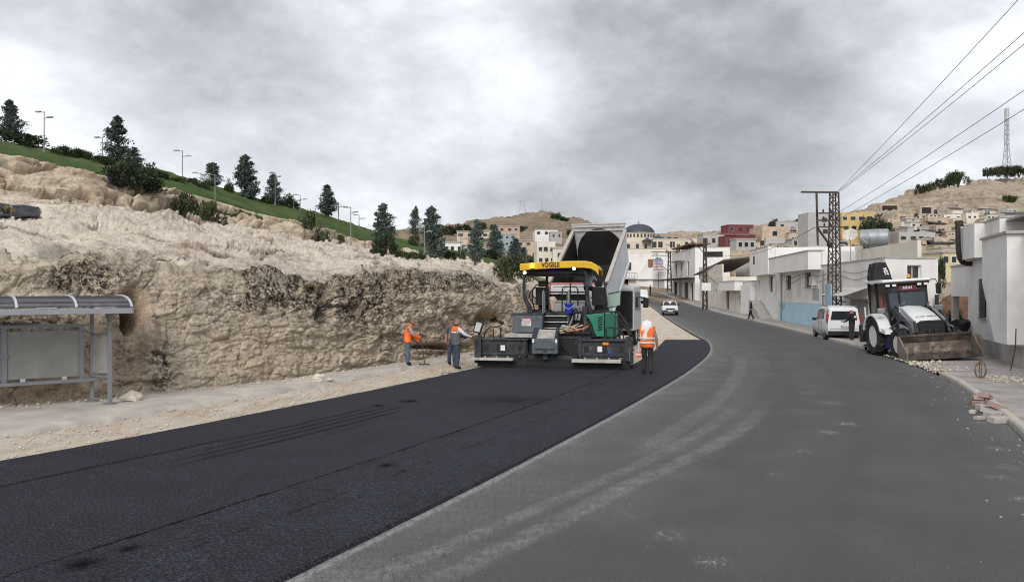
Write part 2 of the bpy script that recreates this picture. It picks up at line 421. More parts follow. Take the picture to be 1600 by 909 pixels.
def white(X, Y):
    s = np.zeros_like(X); p3 = flat3(X, Y)
    n = fbm(p3*4, 3).reshape(X.shape)
    for px, py, r, a in SPOTS:
        d = 3240/(py-CY); x = xat(px, d)
        q = ((X-x)/(r*.75))**2+((Y-d)/(r*.7))**2
        s = np.maximum(s, a*np.exp(-q*2.2)*(1+.9*n))
    return np.clip(s, 0, 1)
ASPH = mat_asphalt(); FRESH = mat_fresh(); GRAV = mat_gravel()
def zroad(X, Y):
    c = (X-JL(Y))/(KR(Y)-JL(Y)); return zr(Y)+.0*c
sheet('road', yrange(-8, 172, .11, .010), np.concatenate([np.linspace(0, .075, 34), np.linspace(.085, 1, 110)]), lambda y: JL(y)-.35*(y < 42), KR, zroad, ASPH, {'dust': dust, 'white': white})
def road_edge():
    ys = yrange(42.2, 165, .5, .02); V = []
    for y in ys: x = float(JL(y)); z = float(zr(y)); V += [(x, y, z), (x-.05, y, z-.09)]
    V = np.array(V); n = len(ys); i = np.arange(n-1)*2
    struct(np_obj('road_edge', V, np.stack([i, i+1, i+3, i+2], -1), M('asphalt_edge', (.05, .05, .05), .9, v=.4, s=20)))
road_edge()

# ---- fresh mat in two passes, each a slab 5 cm thick
def mat_marks(X, Y):
    p3 = flat3(X, Y); n2 = fbm(p3*2.3+3, 3).reshape(X.shape); n1 = fbm(p3*.5+8, 3).reshape(X.shape); hf = fbm(p3*9, 2).reshape(X.shape)
    m = np.zeros_like(X)
    m = np.maximum(m, .8*np.exp(-((X-SEAM(Y)-.07*hf)/.028)**2)*np.clip(.55+2.*n2, 0, 1))
    m = np.maximum(m, .5*np.exp(-((X-SEAM(Y)-1.0-.06*hf)/.03)**2)*(n2 > .0))
    W = SEAM(Y)-FL(Y); t = (X-FL(Y))/W
    for t0, y0, y1, a in ((.335, 8, 14.2, 1.), (.36, 12.9, 17.7, 1.), (.42, 12.2, 18.0, .95), (.475, 11.5, 18.0, .95), (.535, 11.2, 17.3, 1.), (.60, 13.5, 16, .4)):
        w = .06
        m = np.maximum(m, a*np.exp(-((t-t0)*W/w)**2)*sstep(y0, y0+1.2, Y)*(1-sstep(y1-.8, y1, Y))*(.75+.6*hf))
    m = np.maximum(m, .55*np.exp(-(((X+.1)/1.0)**2+((Y-18.6)/.8)**2))*(1+n2))
    for (px, py, r) in ((605, 731, .12), (630, 741, .05), (200, 864, .10), (128, 888, .16), (640, 630, .2), (590, 637, .15)):
        d = 3240/(py-CY); x = xat(px, d); m = np.maximum(m, np.exp(-((X-x)**2*1.0+(Y-d)**2*.7)/r**2))
    return np.clip(m+.15*np.clip(n1, 0, 1), 0, 1)
def slab(name, fa, fb, y0, y1, h):
    ys = yrange(y0, y1, .07, .0048); ts = np.linspace(0, 1, 130)
    X, Y = lerp_grid(ys, ts, fa, fb); p3 = flat3(X, Y)
    edge = (fbm(p3*3.7, 3)*.03).reshape(X.shape)
    X[:, 0] += edge[:, 0]; X[:, -1] += edge[:, -1]*.5; Y[-1] += edge[-1]*4
    Z = h+(fbm(p3*.8, 2)*.006).reshape(X.shape)
    mk = mat_marks(X, Y)
    Z = Z-.008*mk
    # skirt
    X2 = np.pad(X, 1, 'edge'); Y2 = np.pad(Y, 1, 'edge'); Z2 = np.pad(Z, 1, 'edge'); m2 = np.pad(mk, 1, 'edge')
    Z2[0] = Z2[-1] = -.06; Z2[:, 0] = Z2[:, -1] = -.06; Y2[-1] += .10; X2[:, 0] -= .04; X2[:, -1] += .03
    for e in ((-1, slice(None)), (slice(None), 0)): m2[e] = 1
    o = np_obj(name, np.stack([X2, Y2, Z2], -1).reshape(-1, 3), grid_faces(*X2.shape), FRESH, {'mark': m2.ravel()})
    return struct(o)
slab('fresh_asphalt', FL, SEAM, -8, 27.3, .056)
slab('fresh_asphalt', SEAM, lambda y: JL(y)-.03, -8, 41.9, .05)

# ---- gravel base
def zgrav(X, Y):
    p3 = flat3(X, Y); n = fbm(p3*1.3, 4).reshape(X.shape); h = fbm(p3*6, 3).reshape(X.shape)
    e = FL(np.minimum(Y, 42))-X
    rut = .025*np.sin(e*4.2)*(e > 0)*(e < 3)
    ledge = np.where(Y < 42.2, -.03, -.06)
    return zr(Y)-.02+ledge*.5+.03*n+.012*h+rut*.6
sheet('gravel_base', yrange(-8, 168, .12, .012), np.linspace(0, 1, 90), lambda y: FT(y)-1.2, lambda y: JL(y)-.12, zgrav, GRAV)

# ---- left pavement with a broken kerb edge
def pave_left():
    ys = yrange(-8, 33.5, .12, .008); ts = np.linspace(0, 1, 40)
    X, Y = lerp_grid(ys, ts, lambda y: FT(y)-1.0, KL); p3 = flat3(X, Y)
    Z = .085+(fbm(p3*.7, 3)*.015).reshape(X.shape); ed = fbm(p3*1.6, 4).reshape(X.shape)[:, -1]
    X[:, -1] += ed*.22; X[:, -2] += ed*.2
    Z[:, -1] = .05+.03*ed
    X2 = np.pad(X, ((0, 1), (0, 1)), 'edge'); Y2 = np.pad(Y, ((0, 1), (0, 1)), 'edge'); Z2 = np.pad(Z, ((0, 1), (0, 1)), 'edge')
    Z2[-1] = -.1; Z2[:, -1] = -.1; X2[:, -1] += .10
    struct(np_obj('pavement', np.stack([X2, Y2, Z2], -1).reshape(-1, 3), grid_faces(*X2.shape), mat_pave(False)))
pave_left()
# ---- right pavement, block paved, with kerb stones
BLK = mat_pave(True)
def pave_right():
    ys = yrange(-8, 150, .3, .02); ts = np.linspace(0, 1, 14)
    X, Y = lerp_grid(ys, ts, lambda y: KR(y)+.17, lambda y: KR(y)+9+0*y)
    Z = zr(Y)+.125+(fbm(flat3(X, Y)*.8, 3)*.012).reshape(X.shape)
    gap = ((Y > 25.2) & (Y < 35)); near = np.exp(-((X-KR(Y))/1.6)**2)
    Z = np.where(gap, Z-.08*near, Z)
    o = struct(np_obj('pavement', np.stack([X, Y, Z], -1).reshape(-1, 3), grid_faces(*X.shape), BLK))
    kc = [M('kerb_concrete', (.42, .40, .375), .9, v=.2, s=4, b=.3, bs=60), M('kerb_yellow', (.47, .40, .27), .9, v=.25, s=3, b=.3, bs=60, c2=(.44, .42, .39), c2s=3, c2t=.5)]
    def stone(y0, y1, mat):
        x0, x1 = float(KR(y0)), float(KR(y1)); z0, z1 = float(zr(y0)), float(zr(y1)); b = MB()
        d = Vector((x1-x0, y1-y0, 0)).normalized(); n = Vector((d.y, -d.x, 0)); a = Vector((x0, y0, 0))+d*.008; c = Vector((x1, y1, 0))-d*.008
        j = rnd.uniform(-.012, .012)
        vs = []
        for q, z in ((a, z0), (c, z1)):
            for off, h in ((0, -.1), (.0, .10), (.03, .14), (.17, .14), (.17, -.1)): vs.append(q+n*(off+j)+Vector((0, 0, z+h+j*.5)))
        b.add(vs, [(0,1,2,3,4), (9,8,7,6,5)]+[(i, (i+1) % 5, (i+1) % 5+5, i+5) for i in range(5)])
        b.build('kerb_stone', mat, o)
    y = 6.0; k = 0
    while y < 24.4: stone(y, y+.92, kc[1 if k % 3 == 1 else 0]); y += .92; k += 1
    y = 36.0
    while y < 74: stone(y, y+1.15, kc[1 if k % 3 == 1 else 0]); y += 1.15; k += 1
    b = MB(); V = []
    ys = np.linspace(74.2, 150, 40)
    for y in ys:
        x, z = float(KR(y)), float(zr(y)); V += [(x, y, z-.05), (x, y, z+.12), (x+.18, y, z+.14)]
    F = []
    for i in range(len(ys)-1): a = i*3; F += [(a, a+1, a+4, a+3), (a+1, a+2, a+5, a+4)]
    b.add(V, F).build('kerb', kc[0], o)
pave_right()

# ------------------------------------------------------------------ rock hillside on the left
def ray_line(px, fx, y0, y1):
    k = (px-CX)/FPX; lo, hi = y0, y1
    g = lambda y: float(fx(y))-k*y
    for _ in range(50):
        m = (lo+hi)/2
        if (g(lo) < 0) == (g(m) < 0): lo = m
        else: hi = m
    return (lo+hi)/2
UA = [-420, -200, -60, 0, 60, 120, 190, 250, 320, 400, 500, 560, 620, 700, 770, 820, 860, 920]
row = {  # picture height of each terrace line in each column, and its distance
 't':  ([408, 404, 404, 404, 400, 412, 410, 428, 428, 436, 440, 432, 430, 434, 444, 458, 474, 484], [2.0, 1.6, 1.4, 1.3, 1.3, 1.3, 1.2, 1.2, 1.3, 1.4, 1.6, 1.8, 2.0, 2.4, 3.0, 3.6, 4, 5]),
 'm':  ([368, 364, 364, 364, 368, 374, 380, 388, 394, 401, 409, 412, 415, 420, 434, 447, 466, 480], [24, 24, 25, 26, 27, 28, 29.5, 31, 33, 36, 40, 43, 46, 50, 54, 58, 64, 90]),
 'b':  ([312, 306, 306, 309, 315, 321, 329, 337, 348, 362, 382, 393, 401, 408, 424, 439, 461, 478], [32, 34, 36, 38, 40, 42, 45, 48, 53, 58, 65, 70, 75, 80, 82, 84, 88, 100]),
 's':  ([205, 214, 230, 240, 252, 266, 279, 292, 309, 332, 356, 375, 390, 404, 417, 434, 457, 476], [34, 36, 39, 41, 43, 45, 48, 51, 56, 61, 68, 73, 78, 83, 85, 87, 91, 104]),
 'c':  ([150, 185, 214, 226, 237, 248, 260, 270, 288, 312, 336, 355, 374, 392, 410, 430, 455, 475], [84, 84, 85, 85, 86, 87, 88, 90, 92, 95, 102, 106, 110, 112, 112, 112, 112, 114])}
RF = {k: (spl(UA, a), spl(UA, b)) for k, (a, b) in row.items()}
FTD = spl(UA, [ray_line(u, FT, 10, 128) for u in UA])
def row_pts(u, k):
    """3D points of a terrace line for columns u"""
    if k == 'f': d = FTD(u); z = np.full(len(u), -.05)
    else:
        py = RF[k][0](u); d = RF[k][1](u)+(FTD(u) if k == 't' else 0); z = CAMZ-(py-CY)/FPX*d
        if k == 't': z = np.maximum(z, .25)
        if k in 'mbsc': z = np.maximum(z, .3)
    return np.stack([(u-CX)/FPX*d, d, z], -1)
def proj(V): return CX+V[:, 0]/V[:, 1]*FPX, CY-(V[:, 2]-CAMZ)/V[:, 1]*FPX
def mat_rock():
    m, t, p, L = nodes_of('limestone')
    st = attr(t, 'lichen_shade'); rd = attr(t, 'rust'); fl = attr(t, 'flat')
    f1 = nz(t, .55, 6, .6); f2 = nz(t, 5, 8, .7, stretch=(1, 1, 2.2)); f3 = nz(t, 28, 6, .72); f4 = nz(t, 2.1, 8, .68, dist=.6)
    base = ramp(t, f2, [(.26, (.47, .37, .255)), (.40, (.635, .525, .39)), (.58, (.725, .625, .485)), (.75, (.78, .70, .58))])
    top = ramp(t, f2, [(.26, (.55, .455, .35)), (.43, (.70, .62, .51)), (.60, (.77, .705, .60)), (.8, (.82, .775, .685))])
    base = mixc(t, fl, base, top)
    base = mixc(t, mth(t, 'MULTIPLY', ramp(t, f1, [(.42, 0.), (.66, 1.)]), .32), base, (.54, .42, .29))
    base = mixc(t, mth(t, 'MULTIPLY', ramp(t, f3, [(.28, 1.), (.46, 0.)]), .34), base, (.27, .21, .15))
    base = mixc(t, mth(t, 'MULTIPLY', rd, ramp(t, f4, [(.3, .2), (.6, 1.)])), base, (.30, .165, .10))
    f5 = nz(t, 7.5, 9, .78, dist=.8); blk = mth(t, 'MULTIPLY', ramp(t, f4, [(.32, 0.), (.56, 1.)]), ramp(t, f5, [(.445, 0.), (.52, 1.)]))
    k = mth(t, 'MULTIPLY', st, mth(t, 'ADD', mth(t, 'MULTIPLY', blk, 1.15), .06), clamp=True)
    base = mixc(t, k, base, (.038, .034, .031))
    p.inputs['Base Color'].default_value = (.6, .5, .4, 1); p.inputs['Roughness'].default_value = .95; p.inputs['Specular IOR Level'].default_value = .15
    vor = t.nodes.new('ShaderNodeTexVoronoi'); vor.feature = 'DISTANCE_TO_EDGE'; vor.inputs['Scale'].default_value = 3.2
    mp = t.nodes.new('ShaderNodeMapping'); mp.inputs['Scale'].default_value = (1, 1, 1.9)
    g = t.nodes.new('ShaderNodeNewGeometry'); ad = t.nodes.new('ShaderNodeVectorMath'); ad.operation = 'ADD'
    nn = t.nodes.new('ShaderNodeTexNoise'); nn.inputs['Scale'].default_value = 2.; nn.inputs['Detail'].default_value = 4
    L(g.outputs['Position'], nn.inputs['Vector']); L(g.outputs['Position'], ad.inputs[0]); L(nn.outputs['Color'], ad.inputs[1]); L(ad.outputs[0], mp.inputs[0]); L(mp.outputs[0], vor.inputs['Vector'])
    crack = ramp(t, vor.outputs['Distance'], [(0., 0.), (.05, 1.)])
    cm = mth(t, 'MULTIPLY', mth(t, 'SUBTRACT', 1., crack), mth(t, 'MULTIPLY', ramp(t, f4, [(.42, 0.), (.58, 1.)]), mth(t, 'MULTIPLY_ADD', fl, -.35, .60)))
    L(mixc(t, cm, base, (.12, .09, .065)), p.inputs['Base Color'])
    L(bump(t, f3, .55, .05, bump(t, f2, .75, .16, bump(t, crack, .35, .07))), p.inputs['Normal'])
    return m
ROCK = mat_rock()
def rock_hill():
    u = np.concatenate([np.linspace(-420, -20, 90), np.linspace(-18, 822, 620), np.linspace(826, 920, 30)])
    segs = [('f', 't', 150), ('t', 'm', 80), ('m', 'b', 60), ('b', 's', 56)]
    rows = []; vv = []
    for a, b, n in segs:
        A, B = row_pts(u, a), row_pts(u, b)
        for i in range(n+(b == 's')):
            t = i/n; q = A+(B-A)*t
            if a == 'f':      # the cut face bulges a little, then rounds back at the rim
                q[:, 1] = A[:, 1]+(B[:, 1]-A[:, 1])*(t**1.8*.75+.25*t); q[:, 0] = (u-CX)/FPX*q[:, 1]
                q[:, 2] = A[:, 2]+(B[:, 2]-A[:, 2])*(1-(1-t)**1.25)
            if a in 'tm': q[:, 2] += 0
            rows.append(q); vv.append('ftmb'.index(a)+t)
    G = np.array(rows); vv = np.array(vv); nr, nc = G.shape[:2]
    du = np.gradient(G, axis=1); dv = np.gradient(G, axis=0); nrm = np.cross(du, dv); nrm /= np.linalg.norm(nrm, axis=2)[..., None]+1e-9
    V = G.reshape(-1, 3); Nn = nrm.reshape(-1, 3); px, py = proj(V); T = np.repeat(vv, nc); U = np.tile(u, nr)
    face = np.where(T < 1, sstep(0, .06, T)*(1-.45*sstep(.85, 1, T)), 0); plat = ((T >= 1) & (T < 3))*1.; step = sstep(3.02, 3.2, T)*(1-sstep(3.85, 4, T))
    p = V.copy(); q = p*np.array((1, 1, 1.7)); warp = np.stack([fbm(p*.5+11, 3), fbm(p*.5+23, 3), fbm(p*.5+37, 3)], -1)
    f1, f2, cid = cells(q*np.array((.42, .42, .55))+warp*.35); f1b, f2b, cidb = cells(q*np.array((1.15, 1.15, 1.5))+warp*.5)
    blocks = (cid-.5)*.30-np.exp(-((f2-f1)/.03)**2)*.10
    blocks2 = (cidb-.5)*.13-np.exp(-((f2b-f1b)/.05)**2)*.04
    f1c, f2c, cidc = cells(q*np.array((3.2, 3.2, 4.2))+warp*.7); blocks3 = (cidc-.5)*.075-np.exp(-((f2c-f1c)/.10)**2)*.03
    rough = fbm(p*np.array((.7, .7, 1.3)), 3, gain=.5)*.14+fbm(p*np.array((6, 6, 9)), 3)*.035
    strata = (np.abs(((p[:, 2]*1.3+fbm(p*.35, 2)*1.5) % 1)-.5)*2)
    right = sstep(420, 620, U)                              # the right part of the face is rougher, the middle smoother
    smooth_mid = 1-.55*np.exp(-((U-340)/110)**2)*sstep(.95, .7, T)
    disp = face*(blocks*(.55+.35*right)*smooth_mid+blocks2*(.8+.5*right)+blocks3*(.7+.6*right)+rough*(.9+.7*right)-.03*(strata < .12))
    far = np.clip(V[:, 1]/30, .8, 2.0)
    ter = fbm(p*np.array((.35, .35, .35)), 3)
    disp += plat*(fbm(p*.45, 5, gain=.55)*.34*far+ridged(p*.8+3, 4)*.10+blocks2*.55*far*np.clip(.3+ter*2, 0, 1)+blocks3*.5+blocks*.35*np.clip(.2+ter*2, 0, 1))
    led = (p[:, 2]*1.15+p[:, 0]*.10+fbm(p*.14, 3)*1.3) % 1; led2 = (p[:, 2]*3.1+p[:, 0]*.22+fbm(p*.3+4, 3)*1.6) % 1
    crease = np.clip(np.exp(-(led/.09)**2)+.6*np.exp(-(led2/.12)**2), 0, 1)
    disp += plat*(.42*led+.18*led2-.28)*np.clip(.7+1.4*ter, .15, 1.3)
    qs = p*np.array((.13, .13, .55)); s1, s2, sid = cells(qs+warp*.6)
    bed = np.abs(((p[:, 2]*.75+fbm(p*.10, 3)*1.6) % 1)-.5)*2
    disp += step*((sid-.5)*.9-np.exp(-((s2-s1)/.07)**2)*.35+fbm(p*np.array((.22, .22, .8)), 5, gain=.55)*.6+blocks*.35+blocks2*.6-.55*(bed < .16)+.25*bed)
    edge = np.exp(-((T-1)/.10)**2); disp += edge*(fbm(p*1.0+2, 4)*.30)
    def dent(cx, cy, rx, ry, amt, soft=2.0):
        e = (((px-cx)/rx)**2+((py-cy)/ry)**2)*(1+.55*fbm(p*1.3+cx, 3)); return -amt*np.exp(-np.clip(e, 0, 50)**soft)
    disp += dent(208, 482, 16, 30, 1.5)+dent(200, 545, 30, 60, .35)+dent(765, 497, 20, 11, .9)+dent(690, 541, 40, 4.5, .55)+dent(509, 475, 12, 30, .5)
    disp += dent(330, 408, 120, 8, .25)+dent(110, 396, 60, 8, .35)+dent(30, 446, 50, 18, .25)+dent(140, 446, 60, 20, .30)
    disp += -dent(130, 417, 90, 7, .15)-dent(230, 520, 12, 30, .35)
    disp += dent(30, 332, 34, 11, .8)
    V2 = V+Nn*disp[:, None]*np.where(T < .02, 0, 1)[:, None]
    hf = np.clip(fbm(p*.8+7, 4)*1.4+.25, 0, 1)
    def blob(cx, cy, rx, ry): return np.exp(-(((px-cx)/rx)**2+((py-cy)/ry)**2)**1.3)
    li = .95*blob(440, 462, 75, 34)+1.0*blob(250, 575, 20, 42)+.75*blob(690, 443, 100, 15)+.55*blob(560, 470, 60, 40)+.8*blob(140, 432, 90, 24)+.45*blob(60, 500, 130, 40)+.35*blob(610, 500, 120, 50)+.5*blob(150, 402, 110, 5)  # lichen blobs; the left overhang's underside shade is painted in with them
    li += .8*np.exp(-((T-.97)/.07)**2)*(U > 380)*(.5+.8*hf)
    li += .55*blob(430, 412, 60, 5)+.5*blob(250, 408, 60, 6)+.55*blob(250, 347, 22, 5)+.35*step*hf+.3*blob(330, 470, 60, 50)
    li += plat*(.35*sstep(.5, .8, hf)+.75*crease*(.35+hf))+.18*face  # lichen patches on the plateau, and a darker tone along ledge creases
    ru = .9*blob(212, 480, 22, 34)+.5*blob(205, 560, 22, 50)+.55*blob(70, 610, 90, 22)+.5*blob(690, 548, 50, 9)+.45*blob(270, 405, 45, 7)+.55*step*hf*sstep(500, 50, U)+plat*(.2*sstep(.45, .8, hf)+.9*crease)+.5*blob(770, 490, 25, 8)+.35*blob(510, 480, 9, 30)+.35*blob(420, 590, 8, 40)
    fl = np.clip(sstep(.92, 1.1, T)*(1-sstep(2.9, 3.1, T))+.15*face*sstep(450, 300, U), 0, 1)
    o = np_obj('rock_cliff', V2, grid_faces(nr, nc), ROCK, {'lichen_shade': np.clip(li, 0, 1), 'rust': np.clip(ru, 0, 1), 'flat': fl})
    return struct(o)
cliff = rock_hill()

def mat_grass(name, a, b, c):
    m, t, p, L = nodes_of(name); f1 = nz(t, .35, 5, .6); f2 = nz(t, 14, 5, .7)
    base = ramp(t, f1, [(.3, a), (.5, b), (.72, c)])
    base = mixc(t, mth(t, 'MULTIPLY', ramp(t, f2, [(.3, 1.), (.55, 0.)]), .5), base, tuple(x*.45 for x in a))
    L(base, p.inputs['Base Color']); p.inputs['Roughness'].default_value = .95; p.inputs['Specular IOR Level'].default_value = .1
    L(bump(t, f2, .9, .12), p.inputs['Normal']); return m
GRASS = mat_grass('lawn', (.055, .092, .028), (.080, .128, .040), (.130, .155, .066))
def grass_slope():
    u = np.concatenate([np.linspace(-420, -20, 40), np.linspace(-15, 825, 420), np.linspace(830, 920, 14)])
    S, C = row_pts(u, 's'), row_pts(u, 'c'); back = C+np.array((0, 30, 0)); back[:, 0] = (u-CX)/FPX*back[:, 1]; back[:, 2] = C[:, 2]-3
    S2 = S.copy(); n = 30; rows = []
    S0 = S.copy(); S0[:, 1] -= .35; S0[:, 2] -= .9; rows.append(S0)
    for i in range(n): t = i/(n-1); rows.append(S2+(C-S2)*t+np.array((0, 0, 1))*math.sin(t*math.pi)*.5)
    for i in range(1, 6): rows.append(C+(back-C)*i/5)
    G = np.array(rows); V = G.reshape(-1, 3)
    k = np.ones(len(V)); k[:2*len(u)] = 1.6
    V[:, 2] += fbm(V*.25, 4)*.45*k+fbm(V*np.array((1.5, .6, 1.5)), 3)*.14
    return struct(np_obj('grass_slope', V, grid_faces(len(rows), len(u)), GRASS))
lawn = grass_slope()

# ------------------------------------------------------------------ far terrain
def mat_hill(name, cols, green=.0, dark=(.16, .13, .10), s=.03):
    m, t, p, L = nodes_of(name)
    f1 = nz(t, s, 7, .65, stretch=(1, 1, 3.5)); f2 = nz(t, s*7, 8, .7, stretch=(1, 1, 2.4)); f3 = nz(t, s*2.3, 6, .6); f4 = nz(t, s*28, 6, .7, stretch=(1, 1, 2))
    base = ramp(t, f1, [(.3, cols[0]), (.5, cols[1]), (.7, cols[2])])
    base = mixc(t, mth(t, 'MULTIPLY', ramp(t, f2, [(.36, 1.), (.52, 0.)]), .70), base, dark)
    base = mixc(t, mth(t, 'MULTIPLY', ramp(t, f4, [(.30, 1.), (.46, 0.)]), .40), base, dark)
    base = mixc(t, mth(t, 'MULTIPLY', ramp(t, f4, [(.56, 0.), (.72, 1.)]), .35), base, tuple(min(1, x*1.35) for x in cols[2]))
    if green: base = mixc(t, mth(t, 'MULTIPLY', ramp(t, f3, [(.50, 0.), (.64, 1.)]), green), base, (.10, .11, .045))
    L(base, p.inputs['Base Color']); p.inputs['Roughness'].default_value = .95; p.inputs['Specular IOR Level'].default_value = .1
    L(bump(t, f2, .9, 1.2, bump(t, f4, .6, .5)), p.inputs['Normal']); return m
def terrain(name, ua, rows, mat, amp, res=220, nsub=26, terr=0):
    """rows: list of (distances, heights in the picture) per column anchor, near to far"""
    u = np.linspace(ua[0], ua[-1], res); L_ = []
    pts = []
    for dd, pp in rows:
        d = spl(ua, dd)(u); py = spl(ua, pp)(u); pts.append(np.stack([(u-CX)/FPX*d, d, CAMZ-(py-CY)/FPX*d], -1))
    L_.append(pts[0]*np.array((1, 1, 0))+np.array((0, -2, -1.0)))
    for a, b in zip(pts[:-1], pts[1:]):
        for i in range(nsub): L_.append(a+(b-a)*(i/nsub))
    L_.append(pts[-1]); G = np.array(L_); V = G.reshape(-1, 3)
    n = fbm(V*.028, 5, gain=.55); dsc = np.clip(V[:, 1]/250, .35, 1.4)
    w = np.ones(G.shape[:2]); w[:3] = .2; w = w.ravel()
    V[:, 2] += (amp*n+amp*.25*fbm(V*.16, 3))*dsc*w
    if terr:
        h = terr*(1+.4*fbm(V*.008, 2)); k = V[:, 2]/h; fr = k-np.floor(k); V[:, 2] = V[:, 2]*.22+.78*h*(np.floor(k)+sstep(.72, 1, fr))
    o = np_obj(name, V, grid_faces(len(L_), res), mat)
    return struct(o), V, grid_faces(len(L_), res)
UC = [470, 560, 620, 700, 780, 850, 900, 950, 1000, 1060, 1120]
hill_c, hcV, hcF = terrain('hill', UC, [
    ([112]*11, [420, 410, 408, 412, 428, 448, 455, 462, 466, 468, 468]),
    ([150]*11, [400, 394, 392, 400, 410, 420, 425, 436, 446, 450, 452]),
    ([220]*11, [385, 380, 382, 386, 392, 393, 396, 402, 410, 416, 420]),
    ([340]*11, [380, 376, 372, 371, 368, 366, 368, 376, 386, 390, 392]),
    ([500]*11, [384, 374, 366, 357, 341, 333, 342.5, 357, 370, 372, 372]),
    ([640]*11, [394, 388, 380, 372, 362, 356, 362, 374, 384, 386, 386])], mat_hill('far_hill', ((.20, .15, .105), (.28, .215, .155), (.36, .29, .22)), .65), 5.0, 260, 26)
UR = [930, 1000, 1060, 1120, 1180, 1260, 1340, 1400, 1440, 1500, 1545, 1600, 1700, 1900, 2300]
hill_r, hrV, hrF = terrain('hillside', UR, [
    ([200, 160, 150, 128, 98, 78, 66, 60, 58, 56, 55, 54, 52, 50, 46], [455, 450, 452, 452, 456, 458, 460, 462, 463, 464, 465, 466, 468, 470, 472]),
    ([230, 190, 180, 160, 138, 120, 108, 102, 98, 94, 92, 90, 86, 80, 72], [432, 425, 424, 420, 420, 420, 420, 420, 420, 420, 420, 420, 420, 420, 420]),
    ([280, 240, 232, 216, 196, 184, 174, 168, 164, 160, 158, 156, 150, 140, 126], [405, 396, 394, 390, 388, 386, 386, 386, 386, 384, 384, 382, 380, 378, 376]),
    ([320, 280, 275, 262, 250, 244, 238, 236, 234, 230, 228, 226, 220, 210, 190], [392, 378, 374, 368, 362, 358, 352, 346, 344, 342, 341, 340, 338, 336, 334]),
    ([360, 320, 310, 300, 300, 300, 300, 320, 326, 340, 352, 360, 370, 360, 340], [386, 372, 368, 362, 357, 350, 335, 306, 299, 286, 277, 275, 270, 268, 266]),
    ([420, 380, 370, 370, 370, 370, 380, 400, 420, 440, 450, 460, 470, 460, 440], [392, 384, 380, 376, 372, 366, 352, 325, 318, 306, 298, 295, 290, 288, 286])],
    mat_hill('hillside_limestone', ((.33, .26, .19), (.45, .37, .285), (.56, .48, .385)), .12, (.17, .135, .10), .05), 4.2, 360, 34, 3.0)
BV_C = BVHTree.FromPolygons([tuple(q) for q in hcV], [tuple(int(i) for i in f) for f in hcF])
BV_R = BVHTree.FromPolygons([tuple(q) for q in hrV], [tuple(int(i) for i in f) for f in hrF])
def bvh_obj(o):
    me = o.data; return BVHTree.FromPolygons([tuple(q.co) for q in me.vertices], [tuple(q.vertices) for q in me.polygons])
BV_ROCK = bvh_obj(cliff); BV_LAWN = bvh_obj(lawn)
def hit(px, py, trees):
    best = None
    for b in trees:
        h = b.ray_cast(Vector((0, 0, CAMZ)), (P(px, py, 1)-Vector((0, 0, CAMZ))).normalized())
        if h[0] is not None and (best is None or h[3] < best[1]): best = (h[0], h[3])
    return best[0] if best else None
def ground_z(x, y, trees):
    zz = [h[0].z for b in trees for h in [b.ray_cast(Vector((x, y, 300)), Vector((0, 0, -1)))] if h[0] is not None]
    return max(zz) if zz else 0
# ------------------------------------------------------------------ building kit
PLW = M('white_plaster', (.75, .735, .715), .88, v=.07, s=.8, b=.25, bs=14, c2=(.54, .51, .465), c2s=.55, c2t=.57, c2a=.45)
PLC = M('cream_plaster', (.66, .62, .54), .9, v=.08, s=.8, b=.25, bs=14, c2=(.45, .40, .33), c2s=.6, c2t=.58, c2a=.55)
PLG = M('grey_render', (.42, .41, .395), .92, v=.12, s=.7, b=.35, bs=12, c2=(.30, .28, .26), c2s=.7, c2t=.55, c2a=.6)
PLT = M('tan_stone_wall', (.47, .385, .295), .95, v=.22, s=1.5, b=.8, bs=5, c2=(.30, .235, .175), c2s=1.1, c2t=.52, c2a=.7)
PLY = M('yellow_paint', (.55, .40, .17), .9, v=.08, s=.6)
PLR = M('dark_red_paint', (.17, .055, .055), .9, v=.2, s=1.)
BLUE = M('pale_blue_paint', (.42, .60, .70), .85, v=.06, s=1., c2=(.58, .62, .64), c2s=.8, c2t=.6, c2a=.7)
GLASS_D = M('dark_glass', (.02, .023, .027), .12, v=.1, s=2, spec=.6)
FRAME_W = M('white_frame', (.7, .7, .69), .5, v=.05)
FRAME_B = M('brown_frame', (.12, .075, .05), .6, v=.2)
METAL_D = M('dark_metal', (.045, .045, .048), .55, m=.4, v=.3, s=6)
METAL_G = M('grey_metal', (.30, .31, .32), .45, m=.6, v=.12, s=4)
CONC = M('concrete', (.40, .385, .36), .92, v=.15, s=1.5, b=.4, bs=14, c2=(.27, .25, .23), c2s=1.4, c2t=.56, c2a=.7)
SHUT = M('grey_shutter', (.36, .36, .355), .6, m=.2, v=.1, s=3)
RUST = M('rusty_sheet', (.17, .10, .065), .85, v=.4, s=3)
WSH = M('appliance_white', (.55, .55, .53), .6, v=.1)
DKSH = M('dark_interior', (.035, .03, .027), .95, v=.3)  # near-black standing in for the shade inside openings and caves

